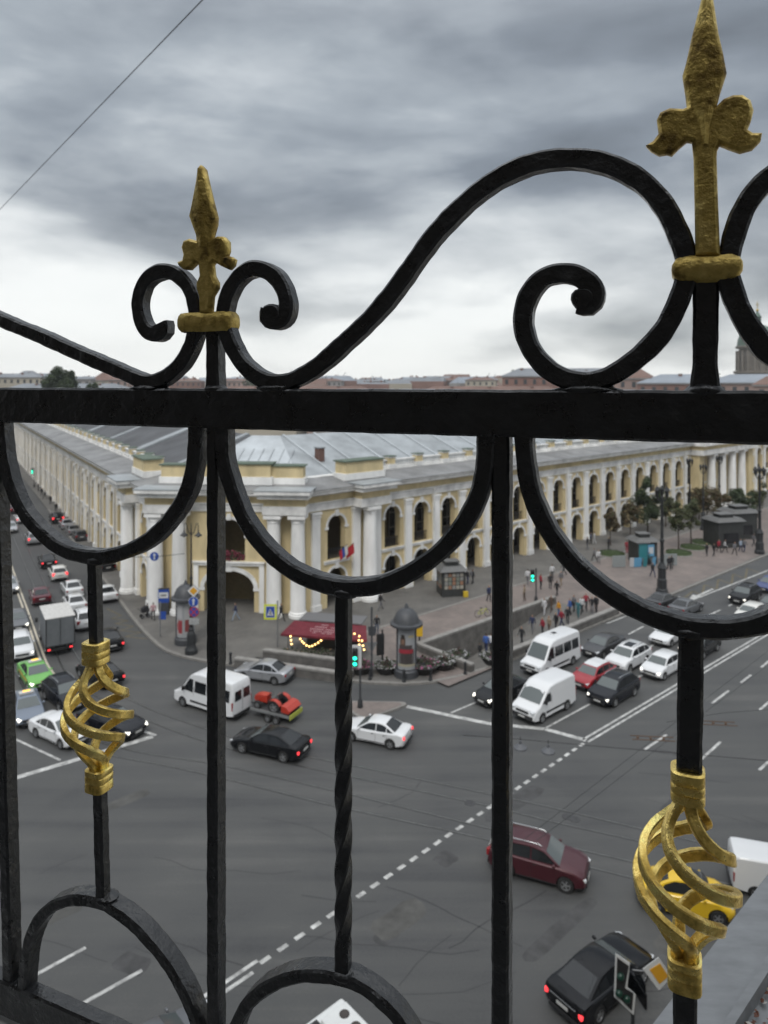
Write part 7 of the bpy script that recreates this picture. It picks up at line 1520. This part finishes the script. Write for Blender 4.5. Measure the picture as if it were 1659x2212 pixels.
# cathedral dome
c = AT(1636, HOR, 400); copper = mat('dome_copper', (.10, .15, .12), .6, var=.2, vscale=.2); dst = mat('cathedral_stone', (.20, .18, .155), .9, var=.2, vscale=.3); gcr = mat('gilt_cross', (.5, .36, .10), .35, metal=.8)
o = thing('cathedral', 'cathedral dome of green copper with gilt cross at the right edge of the skyline', 'cathedral', (c.x, c.y, 0))
mb = MB(); mb.lathe([(11.5, 0), (11.5, 28.0), (12.2, 28.2), (12.2, 29.4), (9.4, 29.5), (9.4, 42.0), (11.0, 42.2), (11.2, 43.4), (10.4, 43.6)], dst, n=28, smooth=False); link('drum', mb.mesh('drum', sharp=30), o)
mb = MB(); mb.lathe([(.65, 0), (.6, 11.2)], dst, n=8); me = mb.mesh('column')
for k in range(20): a = 2 * math.pi * k / 20; link('column', me, o, (10.6 * math.cos(a), 10.6 * math.sin(a), 29.6))
mb = MB(); mb.lathe([(10.3 * math.cos(t * math.pi / 2 / 9) ** .9 + .1 if t < 9 else .9, 43.5 + 12.2 * math.sin(t * math.pi / 2 / 9)) for t in range(9)] + [(1.9, 55.4)], copper, n=28); d = link('dome', mb.mesh('dome'), o)
mb = MB(); mb.lathe([(1.9, 55.2), (1.9, 59.5), (2.3, 59.7), (1.7, 60.6), (.9, 62.2), (.3, 63)], copper, n=12); link('lantern', mb.mesh('lantern'), d)
mb = MB(); mb.sphere((0, 0, 63.6), .8, gcr); mb.box((0, 0, 66.2), (.28, .28, 4.6), gcr); mb.box((0, 0, 66.9), (2.0, .28, .3), gcr); mb.box((0, 0, 65.9), (1.3, .28, .25), gcr); link('cross', mb.mesh('cross'), d)
# harbour cranes, thin on the horizon
crm = mat('crane_steel', (.22, .23, .24), .7)
for i, (x, hgt, lean) in enumerate([(607, 13, 1), (618, 16, 1), (722, 9, -1), (735, 14, 1), (815, 10, -1), (1046, 13, 1), (1058, 11, 1)]):
    c = AT(x, HOR, 900); lab = ['first', 'second', 'third', 'fourth', 'fifth', 'sixth', 'seventh'][i] + ' thin crane from the left on the far horizon'
    o = thing('harbour_crane', lab, 'crane', (c.x, c.y, 0), 0, 'cranes on the horizon')
    mb = MB(); mb.box((0, 0, 12), (1.5, 1.5, 24), crm); link('tower', mb.mesh('tower'), o)
    mb = MB(); mb.tube([(-lean * 2, 0, 22), (lean * 7, 0, 22 + hgt)], .45, crm, 5); link('jib', mb.mesh('jib'), o)
# ================================================================ the air over the city
hz = bpy.data.materials.new('haze_air'); hz.use_nodes = True; hn = hz.node_tree.nodes; hn.clear()
ho = hn.new('ShaderNodeOutputMaterial'); hv = hn.new('ShaderNodeVolumePrincipled'); hv.inputs['Color'].default_value = (.90, .93, .96, 1); hv.inputs['Density'].default_value = .00020; hv.inputs['Anisotropy'].default_value = .2
hz.node_tree.links.new(hv.outputs[0], ho.inputs['Volume'])
mb = MB(); mb.box((0, 480, 35), (1900, 1100, 80), hz); tag(link('haze', mb.mesh('haze')), 'pale haze over the city', 'haze', kind='stuff')
